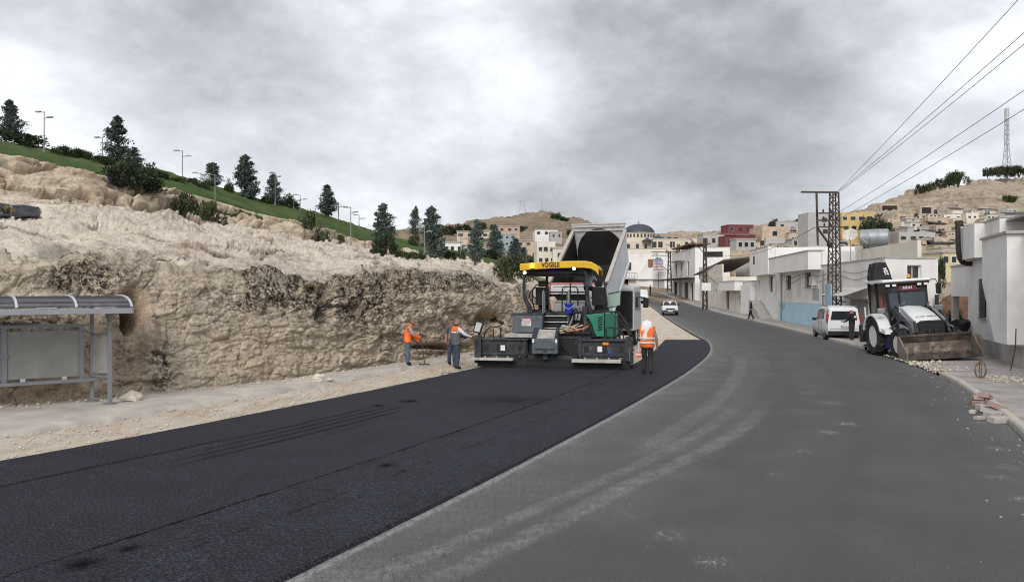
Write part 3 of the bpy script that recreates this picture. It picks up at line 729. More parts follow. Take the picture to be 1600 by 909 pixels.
def edge_frame(a, b):
    a, b = Vector((*a, 0)), Vector((*b, 0)); u = (b-a).normalized(); n = Vector((u.y, -u.x, 0))    # n points outwards
    return a, u, n, (b-a).length
def house(name, label, cat, pts, z0, z1, wall, wins=(), parapet=.25, cop=None, group=None, extra=None, roofmat=None, t=.18):
    """plan polygon counter-clockwise; wins: (edge, centre along edge, bottom z, width, height, style)"""
    org = Vector((*pts[0], z0)); root = thing(name, label, cat, org, 0, group)
    n = len(pts); b = MB(); zc = z1-z0
    def W(q): return (q.x-org.x, q.y-org.y, q.z-z0)
    for i in range(n):
        a, u, nn, L = edge_frame(pts[i], pts[(i+1) % n])
        hs = [(w[1]-w[3]/2, w[1]+w[3]/2, w[2], w[2]+w[4]) for w in wins if w[0] == i]
        xs = sorted({0, L, *[h[0] for h in hs], *[h[1] for h in hs]}); zs = sorted({z0-.6, z1, *[h[2] for h in hs], *[h[3] for h in hs]})
        pt = lambda x, z, o=0.: W(a+u*x+nn*o+Vector((0, 0, z)))
        for x0, x1 in zip(xs, xs[1:]):
            for q0, q1 in zip(zs, zs[1:]):
                cx, cz = (x0+x1)/2, (q0+q1)/2
                if any(h[0] < cx < h[1] and h[2] < cz < h[3] for h in hs): continue
                b.quad(pt(x0, q0), pt(x1, q0), pt(x1, q1), pt(x0, q1))
        for h0, h1, q0, q1 in hs:
            d = -t
            b.quad(pt(h0, q0), pt(h0, q0, d), pt(h0, q1, d), pt(h0, q1)); b.quad(pt(h1, q0, d), pt(h1, q0), pt(h1, q1), pt(h1, q1, d))
            b.quad(pt(h0, q0, d), pt(h0, q0), pt(h1, q0), pt(h1, q0, d)); b.quad(pt(h0, q1), pt(h0, q1, d), pt(h1, q1, d), pt(h1, q1))
    c = Vector((sum(p[0] for p in pts)/n, sum(p[1] for p in pts)/n, 0))
    inn = []
    for i in range(n):
        p0, p1, p2 = Vector((*pts[i-1], 0)), Vector((*pts[i], 0)), Vector((*pts[(i+1) % n], 0))
        u1 = (p1-p0).normalized(); u2 = (p2-p1).normalized(); n1 = Vector((-u1.y, u1.x, 0)); n2 = Vector((-u2.y, u2.x, 0))
        m = (n1+n2); m = m/max(.3, m.length_squared)*2*.16; inn.append(p1+m)
    for i in range(n):
        j = (i+1) % n; o0, o1 = Vector((*pts[i], z1)), Vector((*pts[j], z1)); i0, i1 = inn[i]+Vector((0,0,z1)), inn[j]+Vector((0,0,z1))
        b.quad(W(o0), W(o1), W(i1), W(i0))
        dn = Vector((0, 0, parapet)); b.quad(W(i0), W(i1), W(i1-dn), W(i0-dn))
    b.build('wall', wall, root, fixn=False)
    rb = MB(); rb.add([W(q+Vector((0, 0, z1-parapet+.003))) for q in inn], [tuple(range(n))]); rb.build('roof', roofmat or CONC, root)
    if cop:
        cb = MB()
        for i in range(n):
            a, u, nn, L = edge_frame(pts[i], pts[(i+1) % n]); q0 = a+u*(-.03)+nn*-.08; q1 = a+u*(L-.2)+nn*-.08
            cb.bar(W(q0+Vector((0,0,z1+.035))), W(q1+Vector((0,0,z1+.035))), .26, .07)
        cb.build('coping', cop, root)
    for w in wins:
        e, uc, zb, ww, hh, st = w[:6]; a, u, nn, L = edge_frame(pts[e], pts[(e+1) % n])
        ob = W(a+u*uc+nn*(-t+.02)+Vector((0, 0, zb))); mat = Matrix.Translation(ob) @ Matrix(((u.x, -nn.x, 0, 0), (u.y, -nn.y, 0, 0), (0, 0, 1, 0), (0, 0, 0, 1)))
        fill_opening(root, mat, ww, hh, st)
    if extra: extra(root, W)
    return root
def fill_opening(root, mat, w, h, st):
    """frame in an opening; local x along the wall, y inwards, origin at the sill centre on the frame plane"""
    k = .05 if w > .6 else .035
    if st[0] == 'w':                                   # window
        fm = {'w': FRAME_W, 'b': FRAME_B, 'g': METAL_G, 'd': METAL_D, 'n': None}[st[1]]
        if fm is None:
            f = MB().bx(-w/2, w/2, .08, .10, 0, h).xf(mat).build('window', DKSH, root); return
        b = MB(); b.bx(-w/2, -w/2+k, 0, .05, 0, h).bx(w/2-k, w/2, 0, .05, 0, h).bx(-w/2+k, w/2-k, 0, .05, 0, k).bx(-w/2+k, w/2-k, 0, .05, h-k, h)
        if w > .7: b.bx(-.02, .02, 0.002, .048, k, h-k)
        f = b.xf(mat).build('window', fm, root)
        MB().bx(-w/2+k, w/2-k, .03, .036, k, h-k).xf(mat).build('pane', GLASS_D, f)
        if 's' in st[2:]: MB().bx(-w/2-.08, w/2+.08, -.26, 0, -.06, -.005).xf(mat).build('sill', CONC, f)
        if 'r' in st[2:]:                              # iron bars
            g = MB(); nb = max(3, int(w/.14))
            for i in range(nb+1): x = -w/2+w*i/nb; g.bx(x-.009, x+.009, -.22, -.20, -.05, h+.05)
            for z in (0, h*.25, h*.5, h*.75, h): g.bx(-w/2-.03, w/2+.03, -.205, -.19, z-.012, z+.012)
            g.xf(mat).build('grille', METAL_D, f)
    elif st[0] == 'd':                                 # door
        dm = {'b': BLUE, 'r': RUST, 'n': FRAME_B, 'g': SHUT, 'k': DKSH, 'w': FRAME_W}[st[1]]
        f = MB().bx(-w/2, w/2, 0, .05, 0, h).build('door', dm, root); 
        b = MB().bx(-w/2, w/2, 0, .05, 0, h)
        for zz in (.18, .55): b.bx(-w*.36, w*.36, -.012, 0, h*zz, h*(zz+.28))
        f.data = b.xf(mat).mesh('door', dm)
        MB().bx(w*.36, w*.42, -.06, -.013, h*.46, h*.5).xf(mat).build('handle', METAL_G, f)
    elif st[0] == 's':                                 # roller shutter
        b = MB(); nb = max(6, int(h/.16))
        for i in range(nb): z = h*i/nb; b.prism([(0, z), (.05, z), (.05, z+h/nb), (.012, z+h/nb), (-.012, z+h/nb*.5)], -w/2, w/2, 'x')
        b.xf(mat).build('shutter', SHUT if st[1] == 'g' else METAL_D, root)
def obox(root, W, a, b, off0, off1, z0, z1, name, mat, bev=0):
    """box along a plan line a->b, from off0 to off1 outwards"""
    A, u, n, L = edge_frame(a, b); m = MB()
    vs = [W(A+u*x+n*o+Vector((0, 0, z))) for z in (z0, z1) for x, o in ((0, off1), (L, off1), (L, off0), (0, off0))]
    m.add(vs, [(0,3,2,1),(4,5,6,7),(0,1,5,4),(1,2,6,5),(2,3,7,6),(3,0,4,7)])
    return m.build(name, mat, root, bev=bev)
def lpt(A, B, y): t = (y-A[1])/(B[1]-A[1]); return (A[0]+(B[0]-A[0])*t, y)

# ---- long white building with the blue skirting
A_, B_, C_, D_ = (23.6, 68.5), (19.9, 41.0), (23.3, 42.0), (29.5, 66.0)
uy = lambda y: (68.5-y)*27.75/27.5
def white_extra(root, W):
    obox(root, W, lpt(A_, B_, 67.3), lpt(A_, B_, 53.6), -.2, .9, 4.2, 5.5, 'parapet_box', PLW)
    obox(root, W, lpt(A_, B_, 67.35), lpt(A_, B_, 53.5), -.2, .96, 5.5, 5.57, 'parapet_coping', CONC)
    obox(root, W, lpt(A_, B_, 53.55), lpt(A_, B_, 42.5), -2.4, -2.2, 4.3, 5.5, 'parapet_wall', PLC)
    obox(root, W, lpt(A_, B_, 53.59), lpt(A_, B_, 53.35), -2.4, .0, 4.51, 5.48, 'parapet_return', PLW)
    obox(root, W, lpt(A_, B_, 67.6), lpt(A_, B_, 47.9), .001, .008, 0, 1.8, 'blue_skirting', BLUE)
    obox(root, W, lpt(A_, B_, 43.0), lpt(A_, B_, 41.3), .001, .008, 0, 1.8, 'blue_skirting', BLUE)
    for y in (66.2, 52.9):
        q = lpt(A_, B_, y); p = MB(); p.cyl(W(Vector((q[0]-.09, y, 0.1))), W(Vector((q[0]-.09, y, 4.15))), .05, 8); p.build('downpipe', M('pvc_grey', (.22, .22, .22), .6), root)
    # awning over the garage
    q0, q1 = lpt(A_, B_, 48.2), lpt(A_, B_, 43.2); A, u, n, L = edge_frame(q0, q1); aw = MB(); N = 26
    vs = []
    for i in range(N+1):
        for o, z in ((.02, 2.95), (1.5, 2.42)):
            vs.append(W(A+u*(L*i/N)+n*o+Vector((0, 0, z+.03*(i % 2)))))
    vs2 = [(v[0], v[1], v[2]-.02) for v in vs]
    aw.add(vs+vs2, [(2*i, 2*i+1, 2*i+3, 2*i+2) for i in range(N)]+[(2*N+2+2*i, 2*N+2+2*i+2, 2*N+2+2*i+3, 2*N+2+2*i+1) for i in range(N)]+[(2*i+1, 2*N+2+2*i+1, 2*N+2+2*i+3, 2*i+3) for i in range(N)])
    a = aw.build('awning', M('corrugated_sheet', (.52, .50, .47), .6, m=.2, v=.15, s=2, c2=(.30, .24, .18), c2s=1.5), root)
    for k in (.05, .95): MB().bar(W(A+u*L*k+n*1.4+Vector((0,0,2.4))), W(A+u*L*k+n*.02+Vector((0,0,2.0))), .05).build('bracket', METAL_D, a)
    for ya, yb, za, zb_, mt in ((65.5, 62.2, 1.85, 2.7, PLC), (56.0, 54.2, 2.0, 2.9, PLG), (51.8, 49.2, 2.6, 3.9, PLC), (60.8, 59.6, 2.2, 3.9, PLC)): obox(root, W, lpt(A_, B_, ya), lpt(A_, B_, yb), .001, .006, za, zb_, 'plaster_patch', mt)
    for z0_, sag in ((4.0, .25), (3.75, .4)):
        pts = []
        for i in range(25):
            yy = 67+(41.5-67)*i/24; q = lpt(A_, B_, yy); pts.append(W(Vector((q[0]-.05, yy, z0_-sag*math.sin(i/24*math.pi*3)**2))))
        MB().tube(pts, .014, 5).build('facade_cable', METAL_D, root)
    ac = obox(root, W, lpt(A_, B_, 55.6), lpt(A_, B_, 54.7), .01, .36, 3.1, 3.7, 'air_conditioner', WSH)
    # camera and lamp on the side wall
    MB().bar(W(Vector((19.9, 40.98, 4.2))), W(Vector((19.75, 40.7, 4.1))), .10).build('wall_lamp', METAL_D, root)
    MB().box(W(Vector((22.6, 41.6, .55))), (.5, .22, .6)).build('meter_box', PLG, root)
house('white_building', 'long low white building with pale blue skirting behind the parked van', 'building', [A_, B_, C_, D_], 0, 4.45, PLW,
      [(0, uy(63.8), 2.85, 1.9, 1.15, 'wbs'), (0, uy(57.4), 2.98, 1.8, 1.12, 'wgs'), (0, uy(45.4), 0.13, 3.4, 2.1, 'sg'),
       (1, 1.95, 3.25, .95, .85, 'wws'), (0, uy(50.5), 2.2, .5, .5, 'wg')], .3, CONC, extra=white_extra)
# ---- house with the outside steps
A2, B2, C2, D2 = (24.6, 77.2), (23.65, 68.9), (30, 67.2), (31, 76.5)
def steps_extra(root, W):
    obox(root, W, (24.55, 77.0), (23.7, 69.0), -.1, .7, 4.2, 6.7, 'upper_storey', PLW)
    obox(root, W, (24.55, 77.05), (23.7, 68.95), -.1, .76, 6.7, 6.77, 'coping', CONC)
    obox(root, W, (24.36, 75.2), (24.29, 74.6), .69, .72, 5.3, 6.1, 'broken_window', DKSH)
    n = 9; a, b = Vector((24.0, 70.2)), Vector((24.5, 75.0))
    for i in range(n):
        q0 = a+(b-a)*(i/n); q1 = a+(b-a)*((i+1)/n)
        obox(root, W, (q1.x-.25, q1.y), (q0.x-.25, q0.y), .0, 1.0, .0, .30+i*.17, 'step', CONC)
    obox(root, W, (24.75, 76.9), (24.25, 75.0), .0, 1.0, .0, 1.76, 'landing', CONC)
house('stair_house', 'white two storey house with overhanging upper floor and outside steps', 'house', [A2, B2, C2, D2], 0, 6.6, PLW,
      [(0, 1.2, 1.78, .95, 2.0, 'db'), (0, 6.4, 2.6, 1.5, 1.5, 'wb')], .3, None, extra=steps_extra)
# ---- row of lower houses up the street
def low_extra(root, W):
    obox(root, W, (25.0, 90.0), (24.7, 82.5), -.1, .8, 2.75, 3.75, 'balcony_box', PLW); obox(root, W, (25.0, 90.05), (24.7, 82.4), -.1, .85, 3.75, 3.82, 'coping', CONC)
    obox(root, W, (24.75, 81.5), (24.6, 77.6), .0, .5, .3, 3.3, 'porch_wall', PLW)
house('low_house', 'low white house with boxy balcony and brown doorway on the right', 'house', [(25.2, 92.0), (24.6, 77.4), (30, 77.2), (31, 92)], .2, 3.7, PLC,
      [(0, 2.6, .55, 1.5, 2.1, 'dr'), (0, 8.2, 1.2, .9, 1.0, 'wb')], .2, CONC, extra=low_extra)
def shed_extra(root, W):
    r = MB(); r.add([W(Vector(q)) for q in ((25.8, 109, 4.9), (25.8, 93.5, 6.4), (30, 93.2, 6.9), (31, 108.5, 5.4), (25.8, 109, 5.05), (25.8, 93.5, 6.55), (30, 93.2, 7.05), (31, 108.5, 5.55))],
                    [(0,3,2,1),(4,5,6,7),(0,1,5,4),(1,2,6,5),(2,3,7,6),(3,0,4,7)]); r.build('sloping_roof', M('sheet_roof', (.14, .12, .11), .8, v=.3, s=2), root)
    obox(root, W, (26.2, 108), (25.6, 94), -.3, -.1, 4.3, 6.0, 'upper_wall', PLC)
house('shed_house', 'white house with sloping dark sheet roof beside the lattice pole', 'house', [(26.6, 108.5), (25.3, 92.2), (31, 92), (32, 108.5)], .5, 4.4, PLC,
      [(0, 3, 1.2, 1.0, 2.2, 'dg'), (0, 7.5, 2.2, .8, .9, 'wb'), (0, 12, .9, .8, 2.0, 'dk')], .15, None, extra=shed_extra)
def shop_extra(root, W):
    z = float(zr(118))
    obox(root, W, (27.4, 131), (26.7, 112.3), 0, 1.9, z+3.1, z+3.25, 'awning', M('awning_black', (.03, .03, .032), .8), )
    obox(root, W, (27.3, 129), (26.75, 113.4), -2.6, .5, 9.6, 9.78, 'roof_canopy', RUST)
    for y in (113.6, 118, 123, 128): obox(root, W, (26.9+.02*(y-113), y+.12), (26.9+.02*(y-113), y), -.3, -.2, 9.0, 9.6, 'canopy_post', METAL_D)
    obox(root, W, (27.3, 129), (26.9, 120), 0, .9, z+6.0, z+6.15, 'balcony', CONC)
house('shop_house', 'tall white house with dark shop awning and roof canopy up the street', 'house', [(27.5, 132), (26.7, 112), (31.5, 111), (33, 131)], 1.0, 9.0, PLW,
      [(0, 3.4, 1.6, 3.0, 2.6, 'dk'), (0, 8, 1.5, 3.0, 2.6, 'sg'), (0, 13, 1.4, 3.0, 2.6, 'sd'), (0, 17.6, 1.3, 1.8, 2.6, 'dk'), (0, 4, 5.2, 1.4, 2.0, 'wbs'), (0, 9, 5.2, 1.4, 2.0, 'wbs'), (0, 14.5, 5.0, 1.4, 2.2, 'wbs'), (1, 2.6, 7.6, 2.6, .8, 'wn')], .3, CONC, extra=shop_extra)
house('stone_house', 'plain tan block house rising behind the low white houses', 'house', [(31.8, 119), (32.2, 116), (38.6, 112), (42, 120)], 2.0, 8.8, PLT, [(1, 3.5, 6.2, .7, .6, 'wn'), (1, 6.0, 4.6, .8, .8, 'wn')], .2, None)
house('cream_annex', 'cream walled annex stepping up behind the sloping sheet roof', 'house', [(31.2, 107), (31.4, 101), (36.8, 98), (39, 106)], 1.5, 6.6, PLC, [(1, 2.4, 4.6, .8, .7, 'wn')], .2, CONC)
house('terrace_house', 'flat roofed pale house between tan block and red roofed house', 'house', [(33, 104), (33.4, 92), (40, 90), (42, 103)], 1.0, 5.6, PLC, [(1, 2, 3.5, 1, .8, 'wb'), (1, 4.6, 3.5, 1, .8, 'wb')], .3, CONC)
# ---- end of the street
def end_extra(root, W):
    obox(root, W, (20.4, 152), (24.4, 151), 0, 1.4, 5.0, 5.2, 'balcony', CONC)
    obox(root, W, (24.2, 151), (30.9, 149), 0, .4, 4.9, 5.05, 'ledge', CONC)
    b = MB()
    for k in range(9): b.bar(W(Vector((20.4+k*.5, 150.6-k*.12, 5.2))), W(Vector((20.4+k*.5, 150.6-k*.12, 6.2))), .04)
    b.bar(W(Vector((20.4, 150.6, 6.2))), W(Vector((24.4, 149.6, 6.2))), .06); b.build('railing', METAL_D, root)
    s = MB(); s.box(W(Vector((27.4, 149.8, 8.2))), (1.7, .12, 1.4)); s.build('brown_board', M('brown_board', (.25, .13, .06), .8, v=.25, s=2), root)
house('corner_house', 'pale corner house with brown boarded opening at the end of the street', 'house', [(20.3, 152), (31, 149), (33, 163), (20.3, 165)], 3.0, 9.9, PLW,
      [(0, 1.6, 3.1, 2.2, 1.9, 'dk'), (0, 5.6, 3.0, 1.6, 1.9, 'dw'), (0, 8.6, 3.0, 2.2, 1.9, 'sg'), (0, 2.8, 6.8, 1.0, 1.5, 'wbs')], .3, None, extra=end_extra)
house('corner_house', 'cream flat roofed house standing directly below the mosque', 'house', [(19, 172), (34, 170), (37, 182), (20, 183)], 5, 12.0, PLC, [(0, 13, 9.8, 1.2, 1.2, 'wb'), (0, 3, 10, 1.2, 1.2, 'wb')], .3, CONC)
def sign_board():
    r = thing('shop_sign', 'small striped red and blue shop sign by the street end', 'sign', (28.0, 147, 2.9))
    MB().bx(-.05, .05, -.05, .05, 0, 6.2).build('pole', METAL_D, r)
    b = MB().bx(-1.0, 1.0, -.07, .07, 3.6, 5.6).build('board', M('sign_white', (.55, .52, .55), .6), r)
    MB().prism([(-1.0, 5.6), (1.0, 5.6), (.4, 6.2), (-.4, 6.2)], -.06, .06, 'y').build('gable_panel', M('sign_blue', (.22, .24, .34), .6), r)
    for z in (3.75, 4.3, 4.85): MB().bx(-.92, .92, -.085, -.071, z, z+.28).build('stripe', M('sign_red', (.34, .22, .23), .6), b)
    MB().bx(-.92, .92, -.085, -.071, 5.3, 5.55).build('stripe', MATS['sign_blue'], b)
sign_board()

# ---- mosque
def mosque():
    D = 205.; cx = xat(1003, D); z = lambda py: zat(py, D)
    r = thing('mosque', 'cream stone mosque with dark grey dome above the street', 'mosque', (cx, D, z(425)))
    zb = z(425); H = lambda py: z(py)-zb
    ST = M('mosque_stone', (.58, .52, .42), .9, v=.1, s=.5, b=.3, bs=3); LEAD = M('lead_roof', (.060, .066, .088), .6, v=.15, s=1., m=.1)
    def wall(x0, x1, y0, y1, z0, z1, nm='wall'): return MB().bx(x0, x1, y0, y1, z0, z1).build(nm, ST, r)
    wall(-5.0, 5.0, 0, 10, 0, H(377)); wall(-4.3, 4.3, .6, 9.4, H(377), H(372), 'tier')
    MB().lathe([(4.35, H(372)), (4.35, H(363.4)), (4.5, H(363.2)), (4.5, H(362.4))], 28, Matrix.Translation((0, 5, 0))).build('drum', ST, r, smooth=True)
    R0 = 4.25; zc = H(362.4); hgt = H(347.5)-zc
    d = MB().lathe([(R0*math.cos(a)+.02, zc+hgt*math.sin(a)) for a in np.linspace(0, math.pi/2-.02, 12)], 32, Matrix.Translation((0, 5, 0))).build('dome', LEAD, r, smooth=True)
    f = MB(); f.cyl((0, 5, zc+hgt-.05), (0, 5, zc+hgt+1.0), .06, 6); f.sph((0, 5, zc+hgt+.35), .16, 8, 6); f.build('finial', METAL_D, d)
    for k in range(28):
        a = 2*math.pi*k/28
        if math.sin(a) < .2:
            w = MB(); w.box((4.36*math.cos(a), 5+4.36*math.sin(a), H(367.5)), (.08, .45, .9), a); w.build('window', GLASS_D, r)
    ax0, ax1 = xat(1016, D)-cx, xat(1060, D)-cx
    MB().bx(ax0, ax1, -4, 4, 0, H(375.5)).build('annex', ST, r); MB().bx(ax0-.15, ax1+.15, -4.15, 4.15, H(375.5), H(374.6)).build('cornice', ST, r)
    for px, s in ((1010, 1.3), (1027, 1.75), (1044, 1.2)):
        x = xat(px, D)-cx; b = MB(); zz = H(374.6) if px > 1015 else H(377)
        b.add([(x-s, -1-s, zz), (x+s, -1-s, zz), (x+s, -1+s, zz), (x-s, -1+s, zz), (x, -1, zz+s*.75)], [(0,1,4), (1,2,4), (2,3,4), (3,0,4), (3,2,1,0)]); b.build('pyramid_roof', LEAD, r)
    for px in (1021, 1024.5, 1030.5, 1034, 1049, 1053):
        x = xat(px, D*.98)-cx-.05; w = MB().bx(x-.28, x+.28, -4.06, -4.005, H(388), H(379)); w.build('window', GLASS_D, r)
    for x in (-3.6, -1.2, 1.0):
        MB().bx(x-.35, x+.35, -.07, -.005, H(388), H(381)).build('window', GLASS_D, r)
    MB().bx(-9.5, ax1+.6, -5.5, -4.4, 0, H(397)).build('terrace_wall', ST, r)
mosque()

# ---- near house at the right edge of the frame
NA, NB = (20.3, 34.2), (13.6, 16.0); nlp = lambda y: lpt(NA, NB, y); NU = lambda y: (34.2-y)*19.39/18.2
def near_extra(root, W):
    obox(root, W, nlp(34.15), nlp(30.9), -.1, .42, 4.05, 5.42, 'balcony_box', PLW); 
    b = MB(); A, u, n, L = edge_frame(nlp(29.0), nlp(25.6))
    poly = [(0, 4.62), (0, 3.0), (1.9, .9), (L, .9), (L, 4.62)]
    vs = [W(A+u*x+n*o+Vector((0, 0, z))) for o in (.55, -.05) for x, z in poly]; k = len(poly)
    b.add(vs, [tuple(range(k)), tuple(range(k, 2*k))[::-1]]+[(i, i+k, (i+1) % k+k, (i+1) % k) for i in range(k)]); b.build('bay', PLW, root)
    obox(root, W, nlp(29.1), nlp(25.45), -.1, .62, 4.62, 4.71, 'bay_coping', CONC)
    obox(root, W, nlp(34.1), nlp(16.3), .002, .05, -.1, .75, 'plinth', CONC)
    # roof-top shelter: warped sheet roof, the void's shade painted black on the back
    q = [nlp(29.4), nlp(25.8)]
    obox(root, W, q[0], q[1], -3.2, -.6, 4.3, 4.42, 'shelter_floor', CONC)
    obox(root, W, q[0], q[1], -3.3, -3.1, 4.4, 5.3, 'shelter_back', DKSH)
    for yy in (29.1, 26.1): obox(root, W, nlp(yy+.1), nlp(yy-.1), -.8, -.6, 4.4, 5.3, 'shelter_post', CONC)
    obox(root, W, nlp(30.2), nlp(25.4), -3.6, -.2, 5.30, 5.38, 'shelter_roof', M('grey_sheet', (.33, .31, .29), .7, v=.25, s=2))
    # stove pipe
    t = MB(); x0, y0 = nlp(33.4); pts = [(x0-.62, y0, 5.75), (x0-.60, y0, 4.6), (x0-.55, y0, 4.15), (x0-.42, y0, 3.95), (x0-.2, y0, 3.88), (x0+.1, y0, 3.88)]
    t.tube([W(Vector(p)) for p in pts], .105, 12); t.build('stove_pipe', M('sooty_pipe', (.045, .035, .03), .6, m=.3, v=.3, s=5), root, smooth=True)
    # leaning drain and cable
    c = MB(); x1, y1 = nlp(24.6); c.tube([W(Vector((x1-.62, y1, 1.5))), W(Vector((x1-.64, y1, .9))), W(Vector((x1-.80, y1, .15)))], .018, 6); c.build('drain_pipe', METAL_D, root)
    for i in range(5): obox(root, W, (nlp(32.9-.0)[0], 33.1), (nlp(32.2)[0], 31.9), .05, 1.25-i*.2, .05+i*.17, .215+i*.17, 'stone_step', PLT)
house('near_house', 'white house with black stove pipe and barred window at the right edge', 'house', [NA, nlp(28.9), (24, 26.4), (28, 31)], 0, 5.45, PLW,
      [(0, NU(31.4), 1.6, 1.05, 1.55, 'wdsr')], .35, CONC, extra=near_extra)
def near2_extra(root, W):
    x1, y1 = nlp(23.2)
    obox(root, W, nlp(25.4), nlp(24.2), .0, .06, .1, 2.2, 'stained_panel', PLG)
house('near_house', 'lower white house continuing towards the camera at the right edge', 'house', [nlp(28.85), NB, (22, 13), (25, 26)], 0, 4.6, PLW, [(0, 8.5, 1.3, 1.2, 1.4, 'wdr')], .3, CONC, extra=near2_extra)
def porch():
    r = thing('porch_house', 'white upper room jutting over a dark porch left of the stove pipe', 'house', (21.5, 37.6, 0)); W = lambda q: (q.x-21.5, q.y-37.6, q.z)
    a, b = (21.55, 37.7), (20.32, 34.25)
    obox(r, W, a, b, -5, .0, 2.45, 3.85, 'upper_room', PLW); obox(r, W, (21.58, 37.75), (20.3, 34.26), -5, .06, 3.85, 3.93, 'coping', CONC)
    obox(r, W, a, b, -5, -1.8, 0, 2.45, 'porch_back', M('brown_wall', (.20, .13, .09), .9, v=.25, s=2))
    obox(r, W, (21.55, 37.7), (21.47, 37.45), -.3, -.02, 0, 2.45, 'porch_pillar', PLG)
porch()
def alley():
    r = thing('rusty_gate', 'rust brown sheet metal gate at the back of the alley', 'gate', (23.8, 41.5, 0))
    MB().prism([(-.9, 0), (1.0, 0), (1.0, 2.4), (.3, 2.75), (-.5, 2.3), (-.9, 1.9)], -.04, .04, 'y').build('gate_leaf', RUST, r)
    for x in (-.85, .9): MB().bx(x-.06, x+.06, -.1, .1, 0, 2.5).build('post', METAL_D, r)
    house('alley_wall', 'tan rubble wall across the end of the alley', 'wall', [(22.8, 46), (27.5, 43), (27.8, 43.5), (23.1, 46.5)], 0, 2.2, PLT, (), .02)
alley()
# ---- roof clutter on the white building
def roof_things():
    zt = 4.2
    c = P(1366, 371, 52); r = thing('water_tank', 'large grey steel water tank lying on the white roof', 'water tank', (c.x, c.y, zt))
    rot = Matrix.Translation((0, 0, c.z-zt)) @ Matrix.Rotation(R(-28), 4, 'Z') @ Matrix.Rotation(R(90), 4, 'Y')
    MB().lathe([(.1, -.92), (.45, -.90), (.56, -.84), (.57, -.3), (.575, -.28), (.575, -.24), (.57, -.22), (.57, .3), (.575, .32), (.575, .36), (.57, .38), (.56, .84), (.45, .90), (.1, .92)], 28, rot).build('tank', M('galvanised', (.30, .325, .34), .5, m=.35, v=.1, s=3), r, smooth=True)
    for x in (-.55, .55):
        for y in (-.3, .3): MB().bx(x-.03, x+.03, y-.03, y+.03, 0, c.z-zt-.45).build('leg', METAL_D, r)
    for px, py, az, lab in ((1329, 368, -35, 'white satellite dish tilted left beside the lattice pole'), (1347, 377, 60, 'darker satellite dish lying back beside the grey tank')):
        c = P(px, py, 51); d = thing('satellite_dish', lab, 'dish', (c.x, c.y, zt), R(az), 'rooftop dishes')
        m = Matrix.Translation((0, 0, c.z-zt)) @ Matrix.Rotation(R(62 if az < 0 else 40), 4, 'X')
        MB().lathe([(.03, 0), (.2, .015), (.36, .06), (.46, .115), (.46, .125), (.36, .075), (.2, .03), (.03, .02)], 24, m, closed=True).build('reflector', M('dish_white', (.55, .53, .50), .6, v=.2, c2=(.3, .2, .14), c2s=4), d, smooth=True)
        MB().tube([m @ Vector((0, -.44, .12)), m @ Vector((0, -.2, .5))], .015, 6).build('feed_arm', METAL_D, d)
        MB().cyl((0, 0, 0), (0, 0, c.z-zt), .025, 8).build('mast', METAL_G, d)
roof_things()
# ------------------------------------------------------------------ houses on the slopes
WHITE_W = None
def small_house(px0, px1, pyt, pyb, trees, wall, label, cat='house', name='hill_house', group=None, nwin=2, roof='flat', yaw=None, d=None, depth=None, storeys=1, roofmat=None, door=False):
    pm = (px0+px1)/2
    if d is None:
        h = hit(pm, pyb, trees)
        if h is None: return None
        d = h.y
    w = (px1-px0)/FPX*d; H = (pyb-pyt)/FPX*d; dep = depth or max(3.5, w*.75); yaw = rnd.uniform(-.3, .3) if yaw is None else yaw
    c = P(pm, pyb, d); r = thing(name, label, cat, c, yaw, group); sk = max(3, dep*.6)
    b = MB().bx(-w/2, w/2, 0, dep, -sk, H)
    b.build('wall', wall, r)
    if roof == 'flat':
        MB().bx(-w/2-.15, w/2+.15, -.15, dep+.15, H, H+.22).build('roof', roofmat or CONC, r)
    elif roof == 'parapet':
        p = MB(); t = .2; hh = .5
        p.bx(-w/2, w/2, 0, t, H, H+hh).bx(-w/2, w/2, dep-t, dep, H, H+hh).bx(-w/2, -w/2+t, t, dep-t, H, H+hh).bx(w/2-t, w/2, t, dep-t, H, H+hh); p.build('parapet', wall, r)
    elif roof == 'pitch':
        MB().prism([(-w/2-.3, H), (w/2+.3, H), (0, H+w*.22)], -.3, dep+.3, 'y').build('roof', roofmat or RUST, r)
    elif roof == 'lean':
        MB().add([(-w/2-.2, -.4, H+.05), (w/2+.2, -.4, H+.05), (w/2+.2, dep, H+.9), (-w/2-.2, dep, H+.9), (-w/2-.2, -.4, H+.2), (w/2+.2, -.4, H+.2), (w/2+.2, dep, H+1.05), (-w/2-.2, dep, H+1.05)],
                 [(0,3,2,1),(4,5,6,7),(0,1,5,4),(1,2,6,5),(2,3,7,6),(3,0,4,7)]).build('roof', roofmat or METAL_D, r)
    for st in range(storeys):
        hs = H/storeys
        for i in range(nwin):
            x = -w/2+w*(i+.5+rnd.uniform(-.12, .12))/nwin; ww = min(1.2, w*.11+.25); wh = min(1.3, hs*.36)
            z0 = st*hs+hs*.40
            f = MB().bx(x-ww/2-.07, x+ww/2+.07, -.06, -.004, z0-.07, z0+wh+.07).build('window', rnd.choice([FRAME_W, CONC, wall]), r)
            MB().bx(x-ww/2, x+ww/2, -.075, -.061, z0, z0+wh).build('pane', GLASS_D, f)
    if door:
        MB().bx(-w*.36, -w*.36+min(1.0, w*.2), -.06, -.004, 0, min(2.1, H*.72)).build('door', rnd.choice([RUST, FRAME_B, METAL_D]), r)
    return r
HR, HC = [BV_R], [BV_C]
